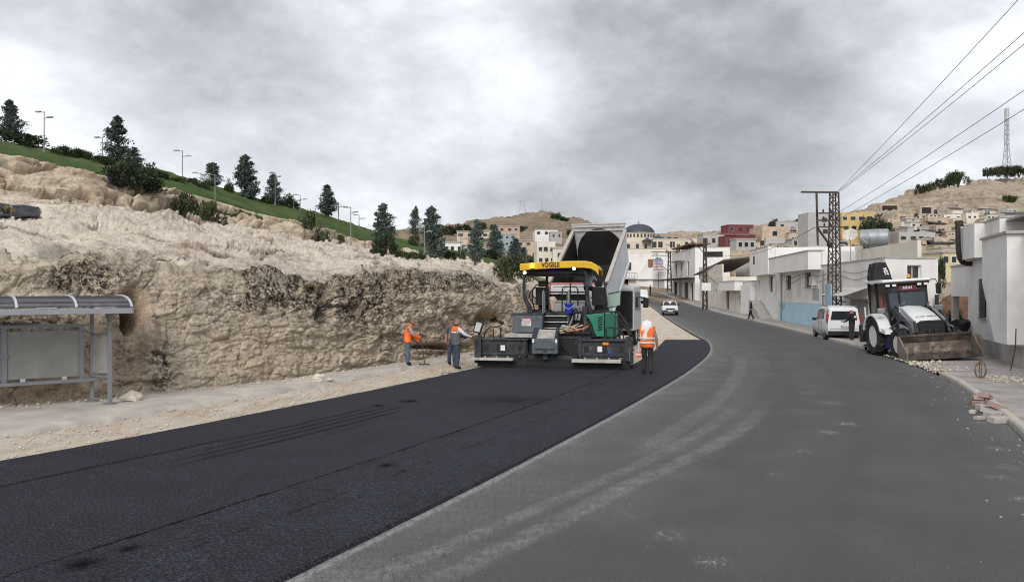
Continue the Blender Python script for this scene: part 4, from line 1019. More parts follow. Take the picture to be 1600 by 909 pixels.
TANL = [M('house_tan_a', (.50, .405, .305), .95, v=.2, s=.6, b=.5, bs=3, c2=(.36, .28, .205), c2s=.5, c2t=.54), M('house_tan_b', (.44, .36, .28), .95, v=.2, s=.6, b=.5, bs=3, c2=(.32, .255, .195), c2s=.5, c2t=.54),
        M('house_tan_c', (.56, .475, .375), .95, v=.18, s=.6, b=.5, bs=3, c2=(.41, .33, .25), c2s=.5, c2t=.54), PLG, PLT, PLC]
# notable ones first
small_house(1137, 1178, 352, 366, HR, PLR, 'dark red house with flat roof on the ridge left of the round tree', nwin=3, roof='flat', yaw=.1, roofmat=PLR)
small_house(1133, 1180, 368, 388, HR, PLR, 'long dark red house just below the ridge house', nwin=4, roof='lean', yaw=.05, roofmat=PLR)
small_house(1150, 1182, 374, 393, HR, PLG, 'grey house with pale roof slab in front of the red walls', nwin=3, roof='flat', yaw=.12, d=168)
small_house(1262, 1312, 336, 372, HR, PLG, 'bare grey concrete block behind the lattice pole arms', nwin=1, roof='parapet', yaw=.05, d=150, storeys=2)
y = small_house(1316, 1364, 335, 364, HR, PLY, 'yellow two storey house standing out on the hillside', nwin=4, roof='parapet', yaw=-.12, d=176, storeys=2)
small_house(1212, 1262, 347, 361, HR, TANL[3], 'wide grey roofed house right of the round dark tree', nwin=2, roof='flat', yaw=.0)
small_house(1190, 1258, 357, 376, HR, TANL[0], 'long tan wall house under the grey roofed one', nwin=2, roof='parapet', yaw=.08)
small_house(1022, 1066, 366, 384, HR, TANL[1], 'square tan house on the skyline right of the dome', nwin=2, roof='flat', yaw=.1, d=225)
small_house(1066, 1100, 372, 392, HR, TANL[2], 'low tan house between skyline block and red houses', nwin=3, roof='flat', yaw=-.1)
small_house(1098, 1134, 366, 388, HR, PLG, 'grey house with satellite clutter left of the red houses', nwin=3, roof='flat', yaw=.1)
small_house(1470, 1510, 395, 420, HR, M('house_cream_yellow', (.55, .48, .30), .9, v=.1), 'pale yellow house with flat slab above the alley', nwin=3, roof='flat', yaw=.1, d=92)
small_house(1418, 1468, 355, 366, HR, PLG, 'grey flat roofed house in the middle of the hillside', nwin=2, roof='flat', yaw=.02)
small_house(1404, 1462, 366, 380, HR, PLG, 'long blue grey house just under the grey flat roof', nwin=4, roof='parapet', yaw=.02)
def roof_drum(h, lab):
    w_ = [c for c in h.children if c.name.startswith('wall')][0]; zt = max(v.co.z for v in w_.data.vertices)+.22; xm = max(v.co.x for v in w_.data.vertices)
    q = Matrix.Translation(h.location) @ Matrix.Rotation(h.rotation_euler.z, 4, 'Z') @ Vector((xm*rnd.uniform(-.6, .6), 1.2, zt))
    r = thing('roof_drum', 'drum atop '+lab, 'water drum', q, rnd.uniform(-.4, .4), 'water drums on hillside roofs')
    MB().lathe([(.42, 0), (.45, .08), (.43, .5), (.45, .52), (.43, .95), (.3, 1.05), (.05, 1.08)], 12, Matrix.Translation((0, 0, .45))).build('drum', rnd.choice([M('drum_white', (.5, .5, .5), .6), M('drum_blue', (.20, .24, .28), .6), METAL_D]), r)
    MB().bx(-.5, .5, -.5, .5, 0, .06).bx(-.45, -.38, -.45, .45, .06, .45).bx(.38, .45, -.45, .45, .06, .45).build('stand', METAL_D, r)
# terraces of small cubic houses
ORD = ['first', 'second', 'third', 'fourth', 'fifth', 'sixth', 'seventh', 'eighth', 'ninth', 'tenth', 'eleventh', 'twelfth', 'thirteenth', 'fourteenth', 'fifteenth', 'sixteenth', 'seventeenth', 'eighteenth']
rows_ = [('lowest', 412, 14, 1400, 1600), ('second lowest', 402, 13, 1180, 1600), ('third lowest', 393, 11, 1170, 1600), ('fourth lowest', 385, 10, 1190, 1600), ('fifth lowest', 378, 9.5, 1200, 1600), ('sixth lowest', 371, 9, 1196, 1600), ('fifth highest', 364, 8, 1225, 1600), ('fourth highest', 357, 8, 1372, 1600), ('third highest', 350, 7.5, 1378, 1600), ('second highest', 343, 7, 1390, 1600), ('highest', 334, 6.5, 1480, 1600)]
for nm, pyb, hgt, a, b in rows_:
    x = a+rnd.uniform(0, 14); k = 0
    while x < b-14 and k < len(ORD):
        lab = None
        w = rnd.uniform(13, 34)
        mat_ = rnd.choice(TANL); colour = {0: 'tan', 1: 'brown', 2: 'pale', 3: 'grey', 4: 'rubble', 5: 'cream'}[TANL.index(mat_)]
        roof = rnd.choice(['flat', 'flat', 'parapet', 'parapet', 'lean'])
        nw = rnd.choice([0, 1, 2, 2, 3])
        lab = '%s %s house, %s from the left in the %s hillside row' % (colour, {'flat': 'slab roofed', 'parapet': 'open roofed', 'lean': 'sheet roofed'}[roof], ORD[k], nm)
        pt_, pb_ = pyb-hgt*rnd.uniform(.7, 1.15), pyb+rnd.uniform(-3, 3)
        hh_ = small_house(x, x+w, pt_, pb_, HR, mat_, lab,
                    group='houses stacked on the right hillside', nwin=nw, roof=roof, door=rnd.random() < .4)
        if hh_ is not None and roof == 'flat' and (k+int(pyb)) % 3 == 0: roof_drum(hh_, lab)
        x += w+rnd.uniform(1, 17); k += 1
# caves in the upper rock: black blocks, their inner shade painted on
for px, py, w, h, lab in ((1445, 335, 3.2, 2.2, 'square black cave mouth in the upper hillside rock'), (1388, 327, 5.5, 1.2, 'long low black overhang in the pale ridge')):
    q = hit(px, py, HR); r = thing('cave_mouth', lab, 'cave', q)
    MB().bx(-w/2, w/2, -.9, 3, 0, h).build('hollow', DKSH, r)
    f = MB(); f.bx(-w/2-.6, -w/2, -1.1, 2, -1, h+.5).bx(w/2, w/2+.6, -1.1, 2, -1, h+.5).bx(-w/2, w/2, -1.1, 2, h, h+.6); f.build('rock_frame', TANL[1], r)
# centre hill
for a in ((693, 722, 379, 404, PLW, 'white unfinished house with dark openings behind the conifers', dict(nwin=3, roof='flat', yaw=.15, d=150)),
          (722, 746, 384, 402, PLC, 'low cream house attached right of the unfinished house', dict(nwin=2, roof='flat', yaw=.0, d=152)),
          (714, 778, 362, 374, TANL[2], 'long tan house high behind the conifer row', dict(nwin=5, roof='flat', yaw=.05, d=205)),
          (779, 806, 366, 387, M('blue_grey_wall', (.30, .35, .38), .9, v=.1), 'blue grey house right of the tallest middle conifer', dict(nwin=3, roof='flat', yaw=.1, d=200, storeys=2)),
          (778, 812, 354, 365, M('pinkish_wall', (.46, .33, .26), .9, v=.15), 'pinkish brown house below the far summit', dict(nwin=3, roof='flat', yaw=.0, d=270)),
          (836, 872, 359, 371, PLW, 'white house with flat roof below the far ridge', dict(nwin=3, roof='flat', yaw=.1, d=280)),
          (860, 878, 363, 375, PLG, 'grey house beside the white one below the ridge', dict(nwin=2, roof='flat', yaw=.1, d=270)),
          (839, 868, 382, 416, PLC, 'cream two storey house left behind the yellow canopy', dict(nwin=3, roof='parapet', yaw=.12, d=125, storeys=2)),
          (864, 904, 388, 418, PLC, 'lower cream house directly behind the yellow canopy', dict(nwin=2, roof='flat', yaw=.0, d=122)),
          (806, 834, 376, 388, TANL[0], 'small tan house among trees left of the cream house', dict(nwin=2, roof='flat', yaw=.0, d=190)),
          (745, 768, 378, 388, TANL[1], 'small brown house hidden between two conifers', dict(nwin=2, roof='lean', yaw=.0, d=180)),
          (893, 925, 372, 384, TANL[0], 'tan house seen left of the raised tipper', dict(nwin=3, roof='flat', yaw=.0, d=230)),
          (672, 690, 384, 396, TANL[2], 'small pale house left of the unfinished house', dict(nwin=2, roof='flat', yaw=.2, d=170))):
    kw = a[6]; small_house(a[0], a[1], a[2], a[3], HC, a[4], a[5], **kw)
# ------------------------------------------------------------------ plants
def leaf_mat(name, a, b, rough=.75):
    m, t, p, L = nodes_of(name)
    k = attr(t, 'tint'); f = nz(t, 1.3, 4, .6)
    c = ramp(t, k, [(0., a), (1., b)]); c = mixc(t, mth(t, 'MULTIPLY', ramp(t, f, [(.35, 1.), (.6, 0.)]), .45), c, tuple(x*.5 for x in a))
    L(c, p.inputs['Base Color']); p.inputs['Roughness'].default_value = rough; p.inputs['Specular IOR Level'].default_value = .2
    return m
LF_CON = leaf_mat('conifer_needles', (.070, .098, .086), (.190, .240, .212))
LF_HED = leaf_mat('hedge_leaves', (.028, .045, .018), (.078, .105, .040))
LF_OLV = leaf_mat('olive_leaves', (.050, .065, .030), (.13, .145, .075))
LF_DRK = leaf_mat('dark_leaves', (.026, .040, .024), (.070, .092, .048))
LF_DRY = leaf_mat('dry_grass', (.34, .27, .14), (.50, .42, .25))
BARK = M('bark', (.10, .075, .055), .95, v=.3, s=6, b=.6, bs=20)
def leaf_quads(rs, centers, dirs, ln, wd):
    n = len(centers); dirs = dirs/np.linalg.norm(dirs, axis=1)[:, None]
    r = rs.normal(size=(n, 3)); s = np.cross(dirs, r); s /= np.linalg.norm(s, axis=1)[:, None]+1e-9
    L_ = (ln*rs.uniform(.6, 1.3, n))[:, None]; W_ = (wd*rs.uniform(.6, 1.3, n))[:, None]
    a = centers-dirs*L_*.5; b = centers+dirs*L_*.5; mid = centers+np.cross(dirs, s)*W_*.25
    V = np.stack([a, mid+s*W_*.5, b, mid-s*W_*.5], 1).reshape(-1, 3)
    F = np.arange(n*4).reshape(n, 4); t = np.repeat(rs.uniform(0, 1, n), 4); return V, F, t
def conifer_mesh(seed, H=6., Rm=1.35, n=5400, bump=.25, low=.06, leader=.0, taper=1.0):
    rs = np.random.RandomState(seed)
    nb = 70; hb = rs.uniform(low, .97, nb); ab = rs.uniform(0, 2*np.pi, nb)
    def rad(h): return Rm*np.clip(1-h, 0, 1)**(.62*taper)*np.clip((h-low+.05)/.22, .15, 1)**.6
    hb = np.sort(hb); rb = rad(hb)*rs.uniform(.65, 1.15, nb)
    C = []; D = []
    per = n//nb
    for h, a, r in zip(hb, ab, rb):
        out = np.array((math.cos(a), math.sin(a), 0)); base = np.array((0, 0, h*H-.10*H*r/Rm))
        tip = base+out*r+np.array((0, 0, r*.85))
        t = rs.uniform(.1, 1, per)**.75; c = base+(tip-base)*t[:, None]
        sp = (.10+.26*np.sin(np.pi*np.clip(t, 0, 1)))*max(.35, r)*.85
        c += rs.normal(size=(per, 3))*sp[:, None]*np.array((1, 1, .8)); C.append(c)
        D.append(out*.55+np.array((0, 0, .8))+rs.normal(size=(per, 3))*.55)
    k = 160; t = rs.uniform(.75, 1.0, k); c = np.zeros((k, 3)); c[:, 2] = t*H*1.02; rr = rad(t)[:, None]*.5+.05; c[:, :2] = rs.normal(size=(k, 2))*rr*.6; C.append(c); D.append(np.tile((0, 0, 1.), (k, 1))+rs.normal(size=(k, 3))*.35)
    return leaf_quads(rs, np.concatenate(C), np.concatenate(D), .046*H, .020*H)
def bush_mesh(seed, n=1800, flat=.8, leaf=.10, clumps=22):
    rs = np.random.RandomState(seed); C = []; D = []
    for k in range(clumps):
        d = rs.normal(size=3); d[2] = abs(d[2])*.9; d /= np.linalg.norm(d); c0 = d*rs.uniform(.45, .78)*np.array((1, 1, flat)); s = rs.uniform(.16, .32)
        m = n//clumps; q = rs.normal(size=(m, 3)); q /= np.linalg.norm(q, axis=1)[:, None]; q *= (s*rs.uniform(.45, 1.1, m))[:, None]
        C.append(c0+q); D.append(q/s+d*.4+np.array((0, 0, .3))+rs.normal(size=(m, 3))*.6)
    V, F, t = leaf_quads(rs, np.concatenate(C), np.concatenate(D), leaf, leaf*.55); V[:, 2] = np.maximum(V[:, 2], -.15)
    return V, F, t
PROTO = {}
def proto(kind, seed, **k):
    if (kind, seed) not in PROTO:
        mat = k.pop('mat'); V, F, t = (conifer_mesh if kind == 'c' else bush_mesh)(seed, **k)
        PROTO[(kind, seed)] = np_mesh('crown', V, F, mat, {'tint': t}, smooth=False)
    return PROTO[(kind, seed)]
def trunk_mesh(kind):
    if ('t', kind) in PROTO: return PROTO[('t', kind)]
    b = MB()
    if kind == 'c':
        b.tube([(0,0,-.5), (0,0,.5), (.04,.02,2.5), (0,.02,5.4)], [.14, .12, .08, .02], 8)
        for k in range(10):
            z = .8+k*.42; a = k*2.4; b.tube([(0, 0, z), (math.cos(a)*.5, math.sin(a)*.5, z+.35), (math.cos(a)*.8, math.sin(a)*.8, z+.8)], [.035, .02, .008], 5)
    else:
        for k in range(7):
            a = k*.9; b.tube([(0, 0, -.3), (math.cos(a)*.22, math.sin(a)*.22, .25), (math.cos(a)*.5, math.sin(a)*.5, .55)], [.045, .03, .012], 5)
    PROTO[('t', kind)] = b.mesh('trunk', BARK); return PROTO[('t', kind)]
def plant(name, label, cat, loc, sx, sz, crown, kind, group=None, rz=None):
    r = thing(name, label, cat, loc, rnd.uniform(0, 6.28) if rz is None else rz, group); r.scale = (sx, sx, sz)
    for nm, me in (('crown', crown), ('trunk' if kind == 'c' else 'stem', trunk_mesh(kind))):
        o = bpy.data.objects.new(nm, me); COL.objects.link(o); o.parent = r
    return r
CON = [('c', 11, dict(mat=LF_CON)), ('c', 12, dict(mat=LF_CON, Rm=1.0, taper=.85)), ('c', 13, dict(mat=LF_CON, Rm=1.6, taper=1.15)), ('c', 14, dict(mat=LF_CON, Rm=1.15, low=.12, taper=.7))]
CON += [('c', 15+i, dict(mat=LF_CON, Rm=(1.2, 1.0, 1.4, 1.1)[i], taper=(.6, 1.2, .75, .95)[i], low=(.04, .14, .08, .02)[i], n=(4600, 6000, 5200, 5600)[i])) for i in range(4)]
BSH = {'hedge': [('b', 21, dict(mat=LF_HED, flat=.9, leaf=.12)), ('b', 22, dict(mat=LF_HED, flat=.85, leaf=.12))],
       'olive': [('b', 31, dict(mat=LF_OLV, flat=.95, leaf=.13, clumps=16)), ('b', 32, dict(mat=LF_OLV, flat=.9, leaf=.13, clumps=14))],
       'dark': [('b', 41, dict(mat=LF_DRK, flat=.95, leaf=.13)), ('b', 42, dict(mat=LF_DRK, flat=1.05, leaf=.13, clumps=18))],
       'dry': [('b', 51, dict(mat=LF_DRY, flat=.5, leaf=.22, clumps=12))]}
SURF_L = [BV_ROCK, BV_LAWN, BV_C]
def base_at(px, py, d=None, surf=SURF_L):
    if d: return P(px, py, d)
    h = hit(px, py, surf)
    return h if h is not None else P(px, py, 92)
def conifer(px, pyb, pyt, wpx, label, v, d=None, surf=SURF_L):
    q = base_at(px, pyb, d, surf); H = (pyb-pyt)/FPX*q.y; W = wpx/FPX*q.y; k = CON[v+4*(int(px)%2)]
    Rm = k[2].get('Rm', 1.35)
    plant('conifer_tree', label, 'tree', q-Vector((0, 0, .15)), W/2/Rm/.86, H/6.15, proto(k[0], k[1], **dict(k[2])), 'c', 'blue green conifers on the slope').rotation_euler = (rnd.uniform(-.05, .05), rnd.uniform(-.06, .06), rnd.uniform(0, 6.28))
def bush(px, pyb, wpx, hpx, kind, label, name='shrub', d=None, surf=SURF_L, group=None, cat='shrub', v=None):
    q = base_at(px, pyb, d, surf); k = rnd.choice(BSH[kind]) if v is None else BSH[kind][v]
    plant(name, label, cat, q-Vector((0, 0, .05)), wpx/2/FPX*q.y/.74, hpx/FPX*q.y/.84, proto(k[0], k[1], **dict(k[2])), 'b', group)
for a in ((16, 214, 153, 46, 'broad conifer at the far left end of the ridge', 2), (183, 250, 179, 40, 'tall double topped conifer on the ridge right of the clipped hedge', 3),
          (209, 262, 227, 26, 'short conifer leaning on the dark shrub mass', 0), (331, 291, 251, 30, 'rounded conifer left of the slim one on the ridge', 2),
          (386, 309, 239, 37, 'tallest slim conifer in the middle of the ridge', 1), (429, 319, 269, 25, 'narrow conifer behind a ridge lamp', 0),
          (512, 339, 286, 29, 'conifer standing alone right of the wide olive bush', 3), (600, 383, 315, 36, 'conifer rising out of a dark bush on the slope', 3),
          (648, 366, 321, 21, 'slender conifer beyond the lawn edge', 0), (678, 403, 319, 38, 'largest conifer on the lower lawn', 1), (742, 414, 340, 27, 'slim pale conifer left of the blue grey house', 3),
          (774, 405, 349, 30, 'dark conifer in front of the blue grey house', 0), (804, 408, 370, 24, 'small conifer left of the yellow canopy', 1), (818, 412, 384, 20, 'smallest conifer beside the cream house', 0)):
    conifer(*a)
for a in ((6, 213, 40, 16, 'dark', 'dark bush under the left ridge conifer'), (38, 228, 62, 24, 'dark', 'wide dark bush left of the first ridge lamp'), (92, 240, 30, 17, 'hedge', 'clipped hedge ball right of the first ridge lamp'),
          (113, 244, 28, 17, 'hedge', 'middle clipped hedge ball on the ridge'), (136, 249, 34, 18, 'hedge', 'clipped hedge ball left of the double topped conifer'), (160, 256, 34, 16, 'hedge', 'last low hedge clump under the double topped conifer'),
          (192, 282, 52, 34, 'dark', 'dark bush spilling over the rock step'), (215, 292, 62, 36, 'dark', 'largest dark bush over black netting on the rock step'), (232, 272, 22, 14, 'hedge', 'small hedge right of the dark bush mass'),
          (252, 278, 28, 15, 'hedge', 'rounded hedge left of the tall middle lamp'), (279, 284, 24, 11, 'hedge', 'low hedge at the foot of the tall middle lamp'), (300, 286, 16, 10, 'dark', 'tiny leafy shrub right of the tall middle lamp'),
          (318, 294, 28, 14, 'hedge', 'hedge left of the rounded conifer'), (358, 300, 17, 20, 'hedge', 'upright little shrub between two ridge conifers'), (290, 340, 48, 44, 'olive', 'olive coloured bush on the rock below the ridge'),
          (335, 346, 40, 34, 'olive', 'spreading olive bush at the foot of the lone lamp'), (416, 316, 24, 14, 'hedge', 'hedge left of the narrow lamp conifer'), (450, 324, 36, 20, 'dark', 'leafy shrub right of the narrow lamp conifer'),
          (490, 374, 54, 47, 'olive', 'wide olive bush growing from the rock step'), (530, 378, 16, 14, 'olive', 'small olive tuft right of the wide olive bush'), (600, 398, 38, 42, 'dark', 'dark bush around the foot of the slope conifer'),
          (628, 401, 24, 14, 'hedge', 'first clipped ball in the row below the lawn'), (643, 403, 20, 14, 'hedge', 'second clipped ball in the row below the lawn'), (657, 404, 20, 14, 'hedge', 'third clipped ball in the row below the lawn'),
          (651, 384, 26, 20, 'olive', 'pale bush under the slender conifer'), (700, 403, 30, 16, 'hedge', 'low hedge right of the largest lower conifer'), (721, 403, 14, 18, 'hedge', 'round topped shrub by the unfinished house'),
          (795, 432, 56, 40, 'olive', 'wide loose bush left of the paver canopy'), (760, 402, 40, 14, 'dark', 'dark shrub row under the middle conifers'), (828, 418, 30, 22, 'dark', 'dark bush behind the paver post'),
          (702, 366, 34, 14, 'dark', 'dark grove on the far slope above the white house'), (725, 364, 36, 14, 'dark', 'second dark grove on the far slope'), (752, 357, 16, 10, 'dark', 'lone round tree on the far slope'), (771, 358, 12, 8, 'dark', 'small round tree under the far summit'),
          (815, 360, 20, 8, 'dark', 'dark patch of scrub on the far hill'), (868, 341, 18, 9, 'dark', 'scrub clump right of the far summit'), (880, 345, 16, 7, 'dark', 'scrub clump lower right of the far summit'), (850, 376, 30, 8, 'dark', 'scrub below the far white house'), (895, 366, 22, 8, 'dark', 'scrub band left of the tipper')):
    bush(*a)
for i, (px, py, w, h, k) in enumerate(((1439, 301, 16, 14, 'dark'), (1452, 298, 18, 17, 'hedge'), (1470, 291, 18, 14, 'dark'), (1483, 288, 16, 13, 'dark'), (1497, 284, 32, 22, 'hedge'), (1543, 273, 14, 12, 'dark'), (1558, 272, 20, 12, 'hedge'), (1574, 272, 24, 15, 'dark'), (1592, 272, 26, 14, 'dark'), (1578, 316, 22, 14, 'hedge'), (1362, 362, 34, 26, 'dark'), (1384, 361, 26, 18, 'dark'), (1424, 394, 22, 12, 'hedge'), (1208, 360, 18, 19, 'dark'), (1252, 349, 18, 9, 'olive'), (1468, 440, 16, 50, 'hedge'))):
    lab = ('lowest bush of the hilltop line, far left', 'second bush of the hilltop line', 'dark bush in the middle of the hilltop line', 'fourth bush of the hilltop line', 'largest tree of the hilltop line', 'small bush left of the radio mast', 'bush just left of the mast foot', 'bush at the foot of the radio mast', 'bush right of the radio mast', 'lone bush on the upper terraces', 'dark tree right of the yellow house', 'second dark tree right of the yellow house', 'clipped bush behind the white roof', 'round dark tree on the skyline by the red houses', 'palm like scrub on the grey skyline roof', 'creeper hanging at the corner of the white building')[i]
    bush(px, py, w, h, k, lab, 'hill_tree' if i < 15 else 'creeper', d=46 if i == 15 else (60 if i == 12 else (172 if i in (10, 11) else None)), surf=[BV_R], cat='tree' if i < 15 else 'plant')
bush(1468, 500, 34, 26, 'olive', 'dusty potted shrub beside the rusty gate', d=41, surf=[BV_R], v=0)
bush(1490, 505, 24, 22, 'dark', 'dark leafy plant in front of the rusty gate', d=40, surf=[BV_R], v=1)
bush(775, 503, 30, 10, 'olive', 'grey green plant growing in the small cave', surf=[BV_ROCK], v=0)
for px, py, w, h, lab in ((265, 408, 50, 7, 'dry grass tuft on the rim above the shelter'), (385, 422, 34, 7, 'dry grass tuft on the rim of the middle face'), (10, 330, 20, 14, 'dry stalks beside the black sheet'), (480, 445, 26, 6, 'dry tuft in the ledge crack')):
    bush(px, py, w, h, 'dry', lab, 'grass_tuft', cat='grass tuft', v=0)

# ------------------------------------------------------------------ park lamps
LAMPM = M('lamp_grey', (.22, .225, .22), .5, m=.3, v=.1)
def park_lamp(px, pyb, pyt, label, arms=2, d=None, rz=None):
    q = base_at(px, pyb, d); H = (pyb-pyt)/FPX*q.y; r = thing('park_lamp', label, 'lamp', q, rnd.uniform(-.5, .5) if rz is None else rz, 'park lamps along the slope')
    w = max(.04, .00055*q.y)
    MB().tube([(0, 0, -.3), (0, 0, H*.5), (0, 0, H)], [w, w*.9, w*.75], 8).build('pole', LAMPM, r)
    MB().cyl((0, 0, -.3), (0, 0, .35), w*1.7, 8).build('base', LAMPM, r)
    for s, dz in ((-1, 0), (1, -.45))[:arms]:
        a = MB().bar((0, 0, H-.1+dz), (s*.4, 0, H-.03+dz), .05).build('arm', LAMPM, r)
        MB().prism([(-.11, 0), (.11, 0), (.08, .09), (-.08, .09)], min(s*.3, s*.72), max(s*.3, s*.72), 'x').xf(Matrix.Translation((0, 0, H-.06+dz))).build('lamp_head', LAMPM, a)
for a in ((69, 238, 174, 'ridge lamp at the far left between two bushes'), (160, 252, 214, 'ridge lamp just left of the double topped conifer'), (285, 283, 235, 'tall ridge lamp standing clear against the sky'), (314, 289, 270, 'tiny ridge lamp far behind the rounded conifer'),
          (336, 322, 272, 'lamp with wide arms standing out of the olive bush'), (430, 321, 269, 'ridge lamp in front of the narrow conifer'), (469, 331, 304, 'lamp left of the conifer that stands alone'), (459, 328, 306, 'thin far lamp behind the leafy ridge shrub'),
          (529, 347, 316, 'first of the lamps right of the lone conifer'), (548, 383, 323, 'near double armed lamp on the rock step'), (561, 356, 335, 'farthest small lamp at the lawn end'), (663, 403, 352, 'slim lamp left of the largest lower conifer'), (720, 404, 366, 'lamp post in front of the unfinished house'), (822, 420, 378, 'lamp post beside the cream house')):
    park_lamp(*a)

# ------------------------------------------------------------------ lattice poles, masts and wires
LAT = M('lattice_steel', (.075, .062, .055), .7, m=.3, v=.35, s=3)
def lattice(b, H, w0, w1, x0=0, y0=0, z0=0, step=.5, bar=.05, diag=.035, d0=None, d1=None):
    n = max(3, int(H/step)); d0 = w0 if d0 is None else d0; d1 = w1 if d1 is None else d1
    def c(i, sx, sy): t = i/n; return Vector((x0+sx*(w0+(w1-w0)*t)/2, y0+sy*(d0+(d1-d0)*t)/2, z0+H*t))
    for sx in (-1, 1):
        for sy in (-1, 1): b.bar(c(0, sx, sy), c(n, sx, sy), bar)
    for i in range(n):
        k = 1 if i % 2 else -1
        for sy in (-1, 1): b.bar(c(i, -k, sy), c(i+1, k, sy), diag)
        for sx in (-1, 1): b.bar(c(i, sx, -k), c(i+1, sx, k), diag)
    return b
PX, PY = 19.30, 46.0
def main_pole():
    r = thing('power_pole', 'tall rusty lattice power pole with crossarms behind the parked van', 'power pole', (PX, PY, .13), R(6)); H = 8.45
    lattice(MB(), H, .62, .36, step=.42, bar=.07, diag=.04).build('lattice_mast', LAT, r)
    MB().bar((.18, 0, H+.02), (-2.05, .05, H+.02), .12, .10).build('top_beam', LAT, r)
    MB().bar((-1.1, .03, H), (-1.02, .02, H-3.15), .10).build('hanger', LAT, r)
    MB().bar((-1.05, .02, H-2.1), (-.12, 0, H-3.3), .08).build('brace', LAT, r); MB().bar((-.98, .1, H-2.2), (-.12, .12, H-3.3), .05).build('brace', LAT, r)
    for z, x0, x1 in ((H-1.25, -1.25, .15), (H-1.68, -1.22, .15), (H-2.08, -1.18, .7)):
        a = MB().bar((x1, -.2, z), (x0, -.2, z), .07, .08).build('crossarm', LAT, r)
        for x in (x0+.04, x0+.45, -.35):
            MB().lathe([(.02, 0), (.06, .02), (.03, .06), (.07, .09), (.03, .13), (.05, .17), (.02, .2)], 10, Matrix.Translation((x, -.2, z+.04))).build('insulator', M('insulator_brown', (.06, .035, .025), .4), a)
    MB().bx(-.42, -.32, -.34, .3, 0, 3.0).build('blue_panel', M('pole_blue', (.24, .34, .42), .7, v=.15), r)
    MB().bx(-.45, .4, -.4, .4, -.1, .25).build('footing', CONC, r)
main_pole()
def street_poles():
    for px, d, pyt, arms, lab in ((1101.5, 92, 372, 1, 'lattice pole with white notice in front of the sloping roof'), (1046, 136, 393, 2, 'lattice pole with wide arms by the striped sign'), (1060, 133, 381, 1, 'thin dark lattice pole left of the shop awning')):
        x = xat(px, d); zb = float(zr(d))+.12; H = zat(pyt, d)-zb; r = thing('lattice_pole', lab, 'power pole', (x, d, zb), 0, 'lattice poles up the street')
        w = .55*d/92*.85
        lattice(MB(), H, w, w*.55, step=.7, bar=.09, diag=.06).build('lattice_mast', LAT, r)
        if arms == 1:
            MB().bar((0, 0, H*.78), (-1.7, 0, H*.98), .08).build('lamp_arm', LAT, r); MB().box((-1.9, 0, H*.985), (.6, .2, .12)).build('lamp_head', LAMPM, r)
            MB().bx(-.5, .6, -.45, -.40, H*.26, H*.37).build('notice', FRAME_W, r); MB().bar((0, -.3, H*.5), (1.6, -.3, H*.33), .06).build('stay', LAT, r)
        else:
            for z in (H*.99, H*.9):
                MB().bar((-3.2, 0, z), (2.2, 0, z), .12).build('crossarm', LAT, r)
            MB().bar((-2.2, 0, H*.97), (-2.2, 0, H*.55), .10).build('hanger', LAT, r); MB().bar((-2.0, 0, H*.7), (0, 0, H*.5), .08).build('brace', LAT, r)
street_poles()
def wires():
    ends = ((-1.9, 8.62, 13.6, 11.2), (-1.1, 8.62, 12.2, 11.8), (.1, 8.60, 11.9, 12.1), (.3, 7.4, 10.7, 12.6), (.3, 7.0, 10.2, 13.0))
    names = ('uppermost', 'second highest', 'third highest', 'second lowest', 'lowest')
    for (dx, z0, z1, x1), nm in zip(ends, names):
        a = Vector((PX+.25+dx*.05, PY, z0)); c = Vector((x1, 4.5, z1)); pts = []
        for i in range(29): t = i/28; q = a.lerp(c, t); q.z -= .55*4*t*(1-t)*.5; pts.append(q)
        o = thing('overhead_wire', '%s of the overhead wires at the upper right' % nm, 'wire', a, 0, 'overhead wires')
        MB().tube([q-a for q in pts], .011, 5).build('cable', M('wire_grey', (.10, .10, .11), .6), o)
    a = Vector((PX-1.2, PY-.2, 6.5)); c = Vector((24.5, 92, 7.2)); o = thing('overhead_wire', 'slack cable running from the crossarm up the street', 'wire', a, 0, 'overhead wires')
    MB().tube([a.lerp(c, i/20)-Vector((0, 0, .9*4*(i/20)*(1-i/20)))-a for i in range(21)], .02, 5).build('cable', MATS['wire_grey'], o)
wires()
